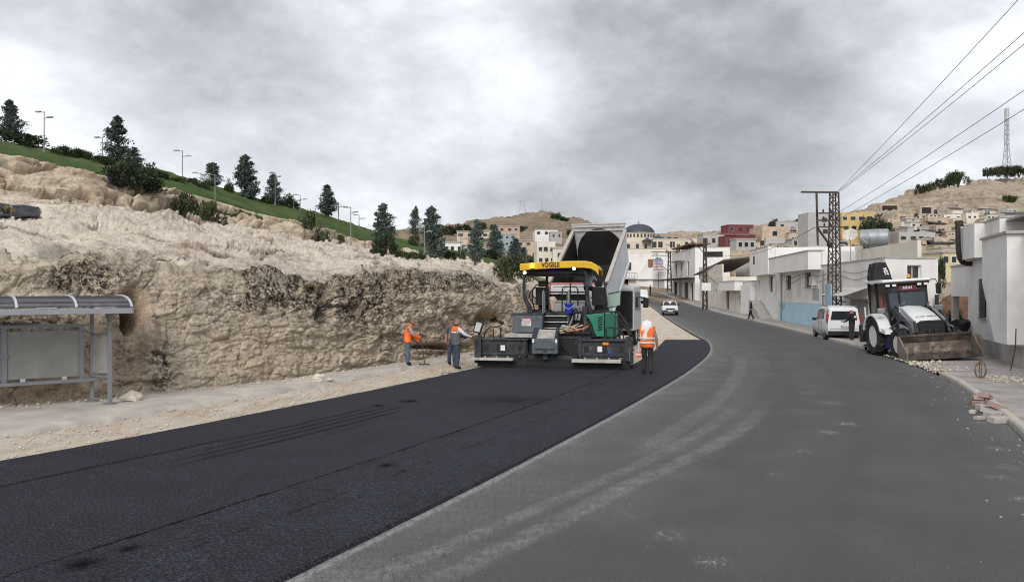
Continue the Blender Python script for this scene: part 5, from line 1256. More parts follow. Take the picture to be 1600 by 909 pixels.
def masts():
    q = hit(1573, 268, [BV_R]) or P(1573, 268, 350); H = (266-166)/FPX*q.y
    r = thing('radio_mast', 'tall steel lattice radio mast on the hilltop', 'mast', q-Vector((0, 0, 1)))
    G = M('mast_haze_grey', (.36, .37, .39), .6, m=.1)  # lightened blue grey: aerial haze put into the steel colour
    b = MB(); lattice(b, H*.42, 3.0, 1.3, step=3.0, bar=.26, diag=.13); b.build('lower_tower', G, r)
    b = MB(); lattice(b, H*.60, 1.3, 1.1, z0=H*.42, step=2.0, bar=.26, diag=.15); b.build('upper_tower', G, r)
    MB().cyl((0, 0, H*.85), (0, 0, H*1.02), .8, 8).build('antenna', M('antenna_white', (.5, .5, .5), .6), r)
    r2 = thing('hilltop_hut', 'low dark hut under the radio mast', 'hut', (hit(1572, 275, [BV_R]) or q)-Vector((0, 2, 0)))
    MB().bx(-4.5, 4.5, 0, 5, -1, 1.6).build('wall', DKSH, r2); MB().bx(-5.5, 5.5, -1, 6, 1.6, 2.2).build('roof', PLG, r2)
    for px, pyb, pyt, w, lab in ((816, 337, 314, 9, 'distant wide topped power pylon on the far summit'), (847, 334, 313, 2.5, 'thin far mast on the summit right of the pylon'), (852.5, 335, 326, 1.6, 'short far mast right of the thin one'), (873, 343, 331, 1.4, 'small far pole on the right shoulder of the summit')):
        q = P(px, pyb, 520); H = (pyb-pyt)/FPX*520; r = thing('far_mast', lab, 'mast', q)
        lattice(MB(), H, w*.6, w*.22, step=H/6, bar=.12, diag=.07).build('lattice_mast', G, r)
        if w > 5:
            MB().bar((-w*.35, 0, H), (w*.35, 0, H), .25).build('crossarm', G, r); MB().bar((-w*.12, 0, H*.8), (-w*.35, 0, H), .2).build('brace', G, r); MB().bar((w*.12, 0, H*.8), (w*.35, 0, H), .2).build('brace', G, r)
masts()

# ------------------------------------------------------------------ bus shelter
def shelter():
    r = thing('bus_shelter', 'grey metal bus shelter with curved tinted roof before the rock face', 'bus shelter', (-9.32, 17.8, .085), R(38))
    GM = M('shelter_grey', (.23, .245, .26), .45, m=.35, v=.10, s=3); LIGHT = M('shelter_light', (.55, .57, .60), .4, m=.3, v=.05)
    def glass(name, tint, alpha, diff):
        m, t, p, L = nodes_of(name); g = t.nodes.new('ShaderNodeBsdfGlossy'); g.inputs['Roughness'].default_value = .25; tr = t.nodes.new('ShaderNodeBsdfTransparent'); tr.inputs[0].default_value = (*tint, 1)
        df = t.nodes.new('ShaderNodeBsdfDiffuse'); df.inputs[0].default_value = (*diff, 1)
        fr = t.nodes.new('ShaderNodeFresnel'); fr.inputs[0].default_value = 1.45
        m1 = t.nodes.new('ShaderNodeMixShader'); m2 = t.nodes.new('ShaderNodeMixShader')
        dirt = mth(t, 'MULTIPLY', ramp(t, nz(t, 3, 5, .6), [(.3, .7), (.7, 1.)]), 1-alpha); L(dirt, m1.inputs[0]); L(tr.outputs[0], m1.inputs[1]); L(df.outputs[0], m1.inputs[2])
        L(mth(t, 'MULTIPLY', fr.outputs[0], .2), m2.inputs[0]); L(m1.outputs[0], m2.inputs[1]); L(g.outputs[0], m2.inputs[2]); L(m2.outputs[0], t.nodes['Material Output'].inputs[0]); return m
    GL = glass('dusty_glass', (.80, .82, .80), .45, (.42, .43, .41)); TINT = glass('tinted_roof', (.22, .22, .26), .40, (.085, .085, .105))
    x_r, pitch = .38, 1.12
    def arc(t):      # t 0 front .. 1 back
        a = R(8)+t*R(96); return (-.42+1.45*(1-math.cos(a*.92))/1.05, 2.20+.30*math.sin(a)/1.0)
    prof = [arc(i/10) for i in range(11)]
    n = 5
    for k in range(n):
        b = MB(); x1 = x_r-.03-k*pitch; x0 = x1-pitch+.03
        for (ya, za), (yb, zb) in zip(prof, prof[1:]): b.quad((x0, ya, za), (x1, ya, za), (x1, yb, zb), (x0, yb, zb))
        b.build('roof_panel', TINT, r, smooth=True)
        MB().bx(x0+.35, x1-.35, -.47, -.45, 2.235, 2.25).build('drip_edge', LIGHT, r)
    for k in range(n+1):
        x = x_r-k*pitch; b = MB()
        for (ya, za), (yb, zb) in zip(prof, prof[1:]): b.bar((x, ya, za+.012), (x, yb, zb+.012), .05, .03)
        b.build('roof_rib', LIGHT, r)
    L0 = x_r-n*pitch
    MB().bx(L0, x_r+.03, -.46, -.40, 2.10, 2.225).build('front_beam', M('beam_grey', (.36, .38, .40), .4, m=.4, v=.08), r, bev=.008)
    MB().bx(L0, x_r+.03, prof[-1][0], prof[-1][0]+.06, prof[-1][1]-.12, prof[-1][1]).build('rear_beam', GM, r)
    for x in (0, -4.6):
        b = MB(); b.bx(x-.045, x+.045, -.05, .05, 0, 1.72); b.build('post', GM, r, bev=.008)
        g = MB(); pl = [(-.04, 1.62), (.04, 1.62), (.10, 1.86), (.24, 2.02), (.52, 2.12), (.95, 2.30), (.2, 2.30), (-.40, 2.14), (-.36, 2.06), (-.16, 1.96), (-.07, 1.82)]
        g.prism(pl, x-.02, x+.02, 'x'); g.build('gusset', GM, r)
        t = MB(); t.tube([(x, -.0, 1.6), (x, .06, 1.80), (x, .16, 1.97), (x, .34, 2.08), (x, .6, 2.17), (x, .95, 2.31)], .04, 8); t.tube([(x, 0, 1.6), (x, -.06, 1.84), (x, -.18, 2.0), (x, -.42, 2.10)], .035, 8); t.build('curved_arm', GM, r, smooth=True)
        MB().cyl((x, 0, 0), (x, 0, .02), .16, 16).build('base_plate', GM, r)
        xr = x-.25
        MB().bx(xr-.04, xr+.04, .71, .79, 0, 2.33).build('rear_post', GM, r); MB().cyl((xr, .75, 0), (xr, .75, .02), .15, 16).build('base_plate', GM, r)
        for z in (1.60, .62): MB().bar((x-.02, .05, z), (xr, .71, z), .045, .05).build('side_rail', GM, r)
        s = MB(); s.add([(x-.03, .09, .70), (xr+.01, .69, .70), (xr+.01, .69, 1.52), (x-.03, .09, 1.52)], [(0,1,2,3)]); s.build('side_glass', GL, r)
    yb = .66
    MB().bx(-4.9, -.22, yb-.03, yb+.03, 1.78, 1.84).build('top_rail', GM, r); MB().bx(-4.9, -.12, yb-.14, yb+.03, .50, .57).build('bottom_rail', GM, r)
    xs = [-.48, -2.0, -3.5, -4.85]
    for x in xs: MB().bx(x-.05, x+.05, yb-.03, yb+.03, .57, 1.78).build('mullion', GM, r)
    for a, c in zip(xs, xs[1:]):
        MB().bx(c+.06, a-.06, yb-.006, yb+.006, .63, 1.70).build('glass_pane', GL, r)
        for x in (c+.35, a-.35): MB().bx(x-.05, x+.05, yb-.03, yb-.012, .57, .64).build('clip', LIGHT, r)
        for x in (c+.05, a-.05): MB().bx(x-.02, x+.02, yb-.05, yb+.03, 1.12, 1.19).build('clamp', GM, r)
shelter()
# ------------------------------------------------------------------ asphalt paver
DG = M('paver_grey', (.030, .034, .040), .6, m=.1, v=.3, s=3, c2=(.12, .11, .095), c2s=3.5, c2t=.58, c2a=.75, b=.15, bs=25)
DGL = M('paver_blue_grey', (.082, .098, .115), .5, m=.1, v=.2, s=2, c2=(.17, .16, .14), c2s=3, c2t=.60)
BLK = M('machine_black', (.014, .014, .015), .65, v=.3, s=4, c2=(.06, .055, .05), c2s=2, c2t=.62)
DUSTY = M('dusty_plate', (.38, .36, .33), .85, v=.2, s=4, c2=(.2, .18, .16), c2s=3)
YEL = M('canopy_yellow', (.62, .38, .008), .42, v=.08, s=1.5, spec=.4, c2=(.42, .30, .07), c2s=4, c2t=.60, c2a=.6)
GRN = M('cover_green', (.008, .19, .115), .4, v=.14, s=2, spec=.4, c2=(.10, .16, .12), c2s=4, c2t=.57, c2a=.6); GRND = M('cover_dark_green', (.006, .10, .062), .4, v=.1, spec=.5)
RUB = M('rubber', (.016, .016, .017), .85, v=.3, s=5, c2=(.10, .09, .075), c2s=3, c2t=.58)
WHT = M('white_paint', (.66, .67, .68), .35, v=.06, s=1.5, spec=.5, c2=(.42, .39, .35), c2s=1.5, c2t=.62, c2a=.5)
WSIGN = M('label_white', (.68, .68, .68), .6, v=.04); RSIGN = M('label_red', (.50, .05, .06), .6, v=.05); INK = M('ink_black', (.02, .02, .02), .7, v=0)
LAMP_ON = M('lamp_lit', (.9, .9, .85), .4, v=0, emit=(1, .97, .88), ew=(3.,)); ORANGE = M('beacon_orange', (.75, .26, .01), .25, v=0, spec=.6); ORL = M('beacon_yellow_lit', (.8, .5, .02), .3, v=0, emit=(1, .62, .06), ew=(1.2,))
SEATM = M('seat_black', (.018, .018, .02), .75, v=.2, b=.3, bs=40)
WOOD = M('pale_wood', (.46, .37, .26), .9, v=.2, s=8)
def tube_part(name, pts, r, mat, root, n=8):
    P_ = [Vector(p) for p in pts]
    return MB().tube(P_, r, n).build(name, mat, root, smooth=True)
def crawler(root, x0, x1, y0, y1, h):
    r = h/2; pr = []
    for i in range(9): a = math.pi/2+math.pi*i/8; pr.append((y0+r+r*math.cos(a), r+r*math.sin(a)))
    for i in range(9): a = -math.pi/2+math.pi*i/8; pr.append((y1-r+r*math.cos(a), r+r*math.sin(a)))
    t = MB().prism(pr, x0, x1, 'x').build('crawler_track', RUB, root, bev=.01)
    per = []; tot = 0; k = len(pr)
    for i in range(k):
        a, b = Vector(pr[i]), Vector(pr[(i+1) % k]); n = max(1, int((b-a).length/.17))
        for j in range(n): per.append(a.lerp(b, j/n))
    c = Vector(((y0+y1)/2, r)); m = MB()
    for p in per:
        cc = Vector((min(max(p.x, y0+r), y1-r), r)); d = (p-cc).normalized(); q = p+d*.02
        m.box(((x0+x1)/2, q.x, q.y), (x1-x0+.04, .11, .05), Matrix.Rotation(math.atan2(d.y, d.x)-math.pi/2, 3, 'X'))
    m.build('track_pads', RUB, t)
    for i in range(4): y = y0+r+(y1-y0-2*r)*i/3; MB().cyl((x1-.01, y, r), (x1+.05, y, r), r*.55, 14).build('roller', DG, t)
def paver():
    r = thing('asphalt_paver', 'black and grey asphalt paver with yellow canopy laying fresh tarmac', 'paver', (1.40, 26.55, .056), R(-10))
    # screed
    s = MB().bx(-2.66, 2.66, .02, .62, .0, .20); s.bx(-2.62, 2.62, .0, .05, .05, .3).build('screed_plate', BLK, r)
    MB().prism([(-.36, .24), (.0, .24), (.02, .31), (-.34, .34)], -2.82, -1.33, 'x').build('walkway', DUSTY, r, bev=.01)
    MB().prism([(-.40, .22), (.0, .23), (.02, .31), (-.36, .34)], .70, 2.36, 'x').build('walkway', DUSTY, r, bev=.01)
    for x0, x1, nm in ((-2.62, -.88, 'l'), (.88, 2.58, 'r')):
        b = MB(); b.bx(x0, x1, .06, .62, .40, .92); b.bx(x0-.02, x1+.02, -.02, .66, .92, .98); b.bx(x0, x1, .1, .5, .26, .40)
        e = b.build('screed_extension', DG, r, bev=.012)
        sgn = 1 if nm == 'r' else -1; w = x1-x0
        for fx, fw, mt, z0, z1 in ((.12, .16, BLK, .55, .75), (.38, .62, BLK, .52, .78), (.80, .15, BLK, .57, .75)):
            a = x0+fx*w; MB().bx(a, a+fw*(.55 if fw > .5 else 1), .035, .058, z0, z1).build('recess_panel', mt, e)
        lx = x0+.50*w if nm == 'l' else x0+.44*w
        MB().bx(lx-.08, lx+.08, .005, .034, .56, .75).build('work_lamp', WSIGN, e)
        for bx_ in (x0+.05, x1-.12): MB().bx(bx_, bx_+.07, -.03, .05, .36, .98).build('bracket', DG, e)
        for k in range(4): x = x0+.25+k*.4; MB().cyl((x, -.02, .34), (x, .08, .34), .035, 8).build('bolt', METAL_G, e)
        if nm == 'r': MB().bx(1.72, 1.92, .03, .058, .80, .89).build('reflector', ORANGE, e); MB().bx(1.9, 2.0, .028, .05, .50, .60).build('valve', M('valve_blue', (.03, .07, .25), .5), e)
    MB().bx(-.9, .9, .35, 1.2, .25, .95).build('screed_body', BLK, r)
    MB().bx(-.85, .85, .0, .30, .30, .42).build('screed_beam', DG, r)
    for i, (a, b) in enumerate((((.25, .1, .86), (.85, .02, .5)), ((.3, .15, .75), (.9, 0, .42)), ((-.75, .05, .55), (-1.3, .0, .42)))):
        A, B = Vector(a), Vector(b); tube_part('hose', [A, A.lerp(B, .35)+Vector((0, -.05, -.12)), A.lerp(B, .7)+Vector((0, -.07, -.14)), B], .022, BLK, r)
    # toolbox in the middle
    b = MB(); b.bx(-.66, .22, -.40, .10, .50, 1.02); tb = b.build('toolbox', DGL, r, bev=.015)
    MB().bx(-.56, .12, -.415, -.401, .68, .98).build('box_door', DGL, tb, bev=.006); MB().bx(-.55, .12, -.45, -.41, .66, .69).build('box_lip', DG, tb); MB().bx(-.27, -.15, -.42, -.402, .57, .61).build('latch', BLK, tb)
    for x in (-.65, .14): MB().bx(x, x+.07, -.425, -.401, .88, 1.0).build('corner_lamp', WSIGN, tb)
    MB().prism([(-.40, 1.02), (.10, 1.02), (.25, 1.36), (.12, 1.36), (-.40, 1.10)], -.66, -.50, 'x').build('tray_side', DG, tb); MB().prism([(-.40, 1.02), (.10, 1.02), (.25, 1.36), (.12, 1.36), (-.40, 1.10)], .12, .22, 'x').build('tray_side', DG, tb)
    MB().prism([(-.38, 1.03), (.05, 1.03), (.2, 1.30), (-.05, 1.22)], -.50, .12, 'x').build('tray', DUSTY, tb)
    MB().bx(-.30, -.14, -.2, 0, .30, .50).build('mount', DG, tb)
    # fuel tank box
    tk = MB().prism([(-1.50, 1.16), (-.46, 1.16), (-.44, 1.80), (-1.54, 1.80)], .75, 1.35, 'y').build('tank_box', DGL, r, bev=.02)
    MB().bx(-1.58, -.42, .72, 1.38, 1.80, 1.845).build('tank_lid', DG, tk)
    MB().bx(-1.20, -.86, .738, .748, 1.40, 1.57).build('label_plate', WSIGN, tk); MB().bx(-1.20, -.86, .736, .7475, 1.572, 1.665).build('label_header', RSIGN, tk)
    text_part('lettering', 'DANGER', .085, WSIGN, tk, (-1.03, .735, 1.618), (R(90), 0, 0), .001, .29)
    for k in range(4): MB().bx(-1.17, -1.17+(.28, .25, .28, .17)[k], .736, .7375, 1.545-k*.035-.012, 1.545-k*.035).build('print_line', INK, tk)
    MB().bx(-1.70, -.60, .05, 1.2, 1.02, 1.13).build('deck_plate', DUSTY, r, bev=.012)
    MB().bx(-1.62, -.66, .1, 1.15, .96, 1.02).build('deck_support', BLK, r)
    # end gates and side arms
    for sx in (-1, 1):
        b = MB(); b.prism([(-.12, .12), (1.5, .05), (1.5, .75), (1.2, .95), (.05, 1.08), (-.12, 1.0)], min(sx*2.64, sx*2.74), max(sx*2.64, sx*2.74), 'x'); g = b.build('end_gate', DG, r, bev=.012)
        MB().bx(min(sx*2.5, sx*2.63), max(sx*2.5, sx*2.63), -.14, -.02, .28, 1.10).build('gate_post', DG, g)
        tube_part('gate_handle', [(sx*2.45, .1, .98), (sx*2.40, .1, 1.22), (sx*2.25, .1, 1.36), (sx*1.88, .1, 1.40), (sx*1.84, .1, 1.34), (sx*1.84, .1, .98)], .022, BLK, g)
        tube_part('handle_rail', [(sx*2.1, .1, .98), (sx*2.1, .1, 1.37)], .018, BLK, g)
        MB().bar((sx*1.42, .6, .75), (sx*1.55, 4.2, .85), .16, .28).build('tow_arm', DG, r, bev=.01)
    for i in range(5): MB().cyl((2.70, .1+i*.3, .55+.1*(i % 2)), (2.78, .1+i*.3, .55+.1*(i % 2)), .06, 10).build('adjuster', METAL_G, r)
    for k in range(3): tube_part('hose', [(2.2, .5+k*.2, 1.75-k*.1), (2.55, .2+k*.1, 1.3), (2.68, .0+k*.1, .95), (2.66, .02, .5)], .026, BLK, r)
    # tractor
    crawler(r, -1.28, -.92, 1.3, 4.7, .85); crawler(r, .92, 1.28, 1.3, 4.7, .85)
    MB().bx(-.90, .90, 1.3, 4.9, .35, 1.75).build('chassis', BLK, r)
    MB().bx(-1.25, 1.25, 1.0, 1.7, .95, 1.12).build('auger_deck', DG, r); MB().bx(-.2, 1.25, .85, 1.6, 1.12, 1.2).build('rear_deck', BLK, r)
    MB().bx(-1.25, 1.25, 1.45, 3.5, 1.75, 1.86).build('platform', DG, r)
    MB().bx(-.45, 1.0, 1.75, 1.9, 1.12, 1.75).build('rear_bulkhead', BLK, r)
    for i in range(3): MB().bx(-.42, .35, 1.3+i*.12, 1.5+i*.12, 1.30+i*.2, 1.35+i*.2).build('step', DG, r)
    for x in (-.5, .42): tube_part('ladder_rail', [(x, 1.22, 1.14), (x, 1.25, 2.55), (x, 1.35, 2.66), (x, 1.7, 2.66), (x, 1.75, 1.86)], .024, METAL_G, r)
    for i, z in enumerate((1.30, 1.52, 1.74)): tube_part('ladder_rung', [(-.5, 1.22, z), (.42, 1.22, z)], .02, METAL_G, r)
    # machinery clutter below the deck
    rs = random.Random(5)
    for k in range(16):
        x = rs.uniform(.35, 1.15); z = rs.uniform(1.2, 1.95); MB().box((x, rs.uniform(1.2, 1.5), z), (rs.uniform(.06, .2), .15, rs.uniform(.06, .3))).build('fitting', rs.choice([BLK, DG, BLK, METAL_G]), r)
    MB().cyl((1.03, 1.15, 1.2), (1.03, 1.15, 2.1), .10, 12).build('hydraulic_cylinder', DG, r)
    for k in range(5): x = .4+k*.13; tube_part('hose', [(x, 1.2, 1.25), (x+.05, 1.05, 1.5), (x+.12, 1.1, 1.8), (x+.02, 1.3, 2.05)], .018, BLK, r)
    MB().bar((.40, 1.1, 1.25), (.62, 1.15, 1.75), .06).build('lever', METAL_G, r)
    # consoles and rails on the platform
    MB().bx(-.55, 1.0, 3.2, 3.5, 2.28, 2.52).build('dashboard', DG, r, bev=.03)
    for z in (2.22, 2.60): tube_part('guard_rail', [(-.6, 2.9, z), (1.0, 2.9, z)], .03, METAL_G, r)
    for x in (-.6, .2, 1.0): tube_part('rail_post', [(x, 2.9, 1.86), (x, 2.9, 2.6)], .025, METAL_G, r)
    for x, z in ((.15, 2.8), (.45, 3.0)): tube_part('grab_rail', [(x, 1.7, 1.86), (x, 1.7, z-.1), (x+.06, 1.7, z), (x+.5, 1.7, z), (x+.58, 1.7, z-.12), (x+.58, 1.7, 2.1)], .024, BLK, r)
    # seats
    def seat(x, y):
        sb = MB(); sb.prism([(-.25, 0), (.25, 0), (.27, .1), (.22, .16), (-.27, .16)], x-.25, x+.25, 'x').xf(Matrix.Translation((0, y, 2.12))); st = sb.build('seat', SEATM, r, bev=.03)
        bk = MB(); bk.prism([(-.26, .1), (-.16, .08), (-.24, .62), (-.33, .66)], x-.25, x+.25, 'x').xf(Matrix.Translation((0, y, 2.14))); bk.build('backrest', SEATM, st, bev=.04)
        hd = MB(); hd.prism([(-.34, .68), (-.24, .66), (-.27, .88), (-.36, .88)], x-.14, x+.14, 'x').xf(Matrix.Translation((0, y, 2.14))); hd.build('headrest', SEATM, st, bev=.03)
        MB().lathe([(.17, 1.95), (.20, 1.98), (.16, 2.01), (.20, 2.05), (.16, 2.08), (.2, 2.11)], 12, Matrix.Translation((x, y, 0))).build('suspension', BLK, st)
        for s in (-1, 1): MB().bx(x+s*.27-.03, x+s*.27+.03, y-.2, y+.15, 2.36, 2.42).build('armrest', SEATM, st)
        MB().bx(x-.35, x+.35, y-.35, y+.35, 1.86, 1.95).build('seat_base', BLK, st)
    seat(-.62, 2.2); seat(1.48, 2.1)
    tube_part('hoop_rail', [(-.85, 1.6, 1.9), (-.95, 1.6, 2.3), (-.93, 1.6, 2.7), (-.8, 1.6, 2.86), (-.4, 1.6, 2.86), (-.34, 1.6, 2.75), (-.34, 1.6, 1.9)], .026, BLK, r)
    MB().bx(1.05, 2.0, 1.7, 2.6, 1.80, 1.88).build('side_platform', BLK, r); MB().bx(1.2, 1.95, 1.75, 2.5, 1.62, 1.80).build('side_bracket', BLK, r)
    # tinted wind shield beside the right seat
    m = M('green_tint_panel', (.28, .40, .32), .25, v=.05, spec=.6)
    MB().prism([(1.75, 2.02), (2.22, 2.12), (2.24, 2.62), (1.80, 2.52)], 2.62, 2.65, 'y').build('wind_shield', m, r)
    tube_part('shield_frame', [(1.73, 2.6, 2.0), (2.24, 2.6, 2.1), (2.27, 2.6, 2.64), (1.78, 2.6, 2.54)], .02, BLK, r)
    # green covers on the right side
    g = MB(); poly = [(1.06, 1.80), (1.72, 1.86), (1.72, 1.02), (1.46, 1.02), (1.38, 1.15), (1.30, 1.42), (1.2, 1.62)]
    g.prism(poly, 1.02, 1.08, 'y'); gp = g.build('louvre_panel', GRN, r, bev=.02)
    for k in range(6): z = 1.72-k*.085; MB().add([(1.50+.02*k*.2, 1.005, z-.07), (1.66, 1.005, z-.02), (1.66, 1.005, z+.03), (1.50+.02*k*.2, 1.005, z-.02), (1.50, 1.019, z-.07), (1.66, 1.019, z-.02), (1.66, 1.019, z+.03), (1.50, 1.019, z-.02)], [(0,1,2,3), (4,7,6,5), (0,4,5,1), (1,5,6,2), (2,6,7,3), (3,7,4,0)]).build('louvre_slot', BLK, gp)
    MB().bx(1.74, 2.10, 1.0, 3.3, 1.0, 1.88).build('engine_cover', GRND, r, bev=.03)
    MB().bx(2.103, 2.13, 1.1, 3.2, 1.05, 1.80).build('side_cover', GRN, r, bev=.02)
    MB().bx(1.05, 1.72, 1.10, 3.3, 1.0, 1.60).build('engine_block', BLK, r)
    tube_part('side_rail', [(1.95, 1.0, 1.88), (2.2, 1.2, 1.9), (2.5, .8, 1.5), (2.68, .5, 1.1)], .045, BLK, r)
    # canopy
    def cz(x): return 3.68-.02*abs(x+.1)**2+.035*x
    xs = [-1.32, -1.0, -.5, 0, .5, 1.0, 1.25, 1.42, 1.52]; dr = [0, 0, 0, 0, 0, 0, -.03, -.12, -.26]
    zt = [cz(x)+d for x, d in zip(xs, dr)]
    def canopy(off0, off1, ys, mat, nm):
        b = MB(); n = len(xs); vs = []
        for y in ys:
            vs += [(x, y, z+off1) for x, z in zip(xs, zt)]+[(x, y, z+off0) for x, z in zip(xs, zt)]
        f = []
        for j in range(len(ys)-1):
            for i in range(n-1): a = j*2*n; c = a+2*n; f += [(a+i, a+i+1, c+i+1, c+i), (a+n+i+1, a+n+i, c+n+i, c+n+i+1)]
            a = j*2*n; c = a+2*n; f += [(a, c, c+n, a+n), (a+n-1, a+2*n-1, c+2*n-1, c+n-1)]
        for e in (0, (len(ys)-1)*2*n): f += [(e+i, e+n+i, e+n+i+1, e+i+1) for i in range(n-1)]
        b.add(vs, f); return b.build(nm, mat, r, smooth=False, bev=.01)
    ca = canopy(-.22, .0, [1.05, 1.12], YEL, 'canopy_fascia'); canopy(-.02, .03, [1.12, 2.2, 3.5], YEL, 'canopy_roof'); canopy(-.22, .0, [3.5, 3.56], YEL, 'canopy_fascia')
    b = MB(); 
    b.add([(xs[0], 1.12, zt[0]), (xs[0], 3.5, zt[0]), (xs[0], 3.5, zt[0]-.25), (xs[0], 1.12, zt[0]-.25), (xs[0]+.04, 1.12, zt[0]), (xs[0]+.04, 3.5, zt[0]), (xs[0]+.04, 3.5, zt[0]-.25), (xs[0]+.04, 1.12, zt[0]-.25)], [(0,1,2,3),(7,6,5,4),(3,2,6,7),(0,4,5,1)]); b.build('canopy_side', YEL, r)
    MB().bx(-1.15, 1.15, 1.3, 3.4, 3.20, 3.46).build('canopy_lining', BLK, r, bev=.08)
    text_part('lettering', 'VÖGELE', .24, INK, ca, (-.20, 1.044, 3.575), (R(90), R(-1.5), 0), .003, .66)
    for x in (-1.12, .66):
        h = MB().cyl((x, .92, zt[0]-.30 if x < 0 else 3.44), (x, 1.0, zt[0]-.30 if x < 0 else 3.44), .075, 14).build('work_light', BLK, ca)
        MB().cyl((x, .90, zt[0]-.30 if x < 0 else 3.44), (x, .919, zt[0]-.30 if x < 0 else 3.44), .058, 14).build('lens', LAMP_ON, h)
    bc = MB().cyl((-.86, 1.0, 3.40), (-.86, 1.0, 3.46), .05, 10).build('beacon_base', BLK, ca); MB().lathe([(.075, 0), (.085, .05), (.08, .14), (.03, .19)], 12, Matrix.Translation((-.86, .98, 3.46))).build('beacon', ORL, bc, smooth=True)
    # posts
    tube_part('canopy_post', [(-1.12, 1.3, 3.35), (-1.2, 1.25, 3.1), (-1.2, 1.25, 2.6), (-1.14, 1.3, 2.3), (-1.0, 1.4, 2.0), (-1.0, 1.4, 1.86)], [.05, .055, .06, .08, .10, .12], DG, r)
    tube_part('canopy_post', [(.70, 1.3, 3.42), (.98, 1.28, 3.38), (1.08, 1.28, 3.2), (1.10, 1.28, 2.6), (1.12, 1.3, 2.2), (1.2, 1.35, 1.86)], [.06, .07, .075, .075, .08, .10], DG, r)
    for x in (-.62, .9): tube_part('canopy_post', [(x, 3.3, 3.3), (x, 3.3, 1.86)], .05, BLK, r)
    tube_part('mirror_loop', [(-1.16, 1.2, 3.2), (-.98, 1.15, 3.34), (-.90, 1.15, 3.2), (-.98, 1.15, 3.0), (-1.14, 1.2, 2.96)], .018, BLK, r)
    tube_part('hand_wheel', [(-.78+.32*math.cos(a), 1.9, 2.45+.32*math.sin(a)) for a in np.linspace(0, 6.283, 18)], .018, BLK, r, 6)
    # hopper at the front
    MB().prism([(4.9, .55), (6.8, .45), (6.8, .75), (5.2, 1.0), (4.9, 1.6)], -1.2, 1.2, 'x').build('hopper_floor', BLK, r)
    for sx in (-1, 1): MB().add([(sx*1.2, 4.8, .8), (sx*1.2, 6.8, .6), (sx*1.62, 6.8, 1.35), (sx*1.62, 4.8, 1.65), (sx*1.28, 4.8, .8), (sx*1.28, 6.8, .6), (sx*1.70, 6.8, 1.35), (sx*1.70, 4.8, 1.65)], [(0,1,2,3), (7,6,5,4), (0,4,5,1), (1,5,6,2), (2,6,7,3), (3,7,4,0)]).build('hopper_wing', DG, r)
    MB().cyl((-1.1, 6.95, .6), (1.1, 6.95, .6), .12, 12).build('push_roller', METAL_G, r)
    return r
pav = paver()
PM = Matrix.Translation((1.40, 26.55, .056)) @ Matrix.Rotation(R(-10), 4, 'Z')
def on_paver(x, y, z): return PM @ Vector((x, y, z))
def paver_load():
    q = on_paver(.46, 1.12, 2.02); r = thing('bucket', 'blue plastic bucket hanging from the paver rail', 'bucket', q, R(-10))
    MB().lathe([(.13, -.18), (.165, .14), (.18, .14), (.18, .17), (.165, .17), (.155, .15), (.12, -.15)], 18, closed=False).build('shell', M('bucket_blue', (.012, .03, .30), .4, v=.08, spec=.5), r, smooth=True)
    MB().tube([(.17*math.cos(a), -.02, .15-.16*math.sin(a)) for a in np.linspace(0, math.pi, 10)], .008, 5).xf(Matrix.Translation((0, -.16, 0))).build('handle', WSIGN, r)
    q = on_paver(-.12, 1.14, 2.2); r = thing('rag', 'beige cloth bundle tied to the paver ladder', 'cloth', q)
    b = MB(); b.lathe([(.02, -.28), (.07, -.22), (.06, -.10), (.11, .02), (.15, .12), (.13, .2), (.05, .25)], 10); b.v = [(x*(1+.25*math.sin(z*31+x*40)), y*.7, z) for x, y, z in b.v]; b.build('cloth', M('beige_cloth', (.42, .33, .26), .95, v=.2, s=10), r, smooth=True)
    rs = random.Random(3)
    for k, (x, z, L, a, c) in enumerate(((.38, 1.30, .75, .5, 0), (.62, 1.33, .8, -.35, 0), (.55, 1.28, .7, .95, 0), (.80, 1.27, .75, .2, 1), (.30, 1.26, .6, .1, 0), (.45, 1.36, .55, -.1, 2), (.75, 1.36, .6, .45, 2), (.95, 1.30, .5, .6, 1), (.55, 1.24, .9, .3, 0))):
        q = on_paver(x, 1.0+rs.uniform(-.1, .1), z); o = MB().box((0, 0, 0), (L, .05, .035), Matrix.Rotation(-a*.75, 3, 'Y') @ Matrix.Rotation(rs.uniform(-.5, .5), 3, 'Z')).build('wooden_stick', [WOOD, M('orange_stick', (.50, .20, .12), .85, v=.15), M('white_stick', (.60, .57, .52), .85, v=.1)][c], None)
        o.location = q; tag(o, ('left sloping bare', 'right leaning bare', 'steepest bare', 'long orange', 'short flat bare', 'flat whitish', 'sloping whitish', 'short orange', 'longest bare')[k]+' stake in the pile on the paver deck', 'stick', ('bare stakes on the paver', 'orange stakes on the paver', 'whitish stakes on the paver')[c])
paver_load()

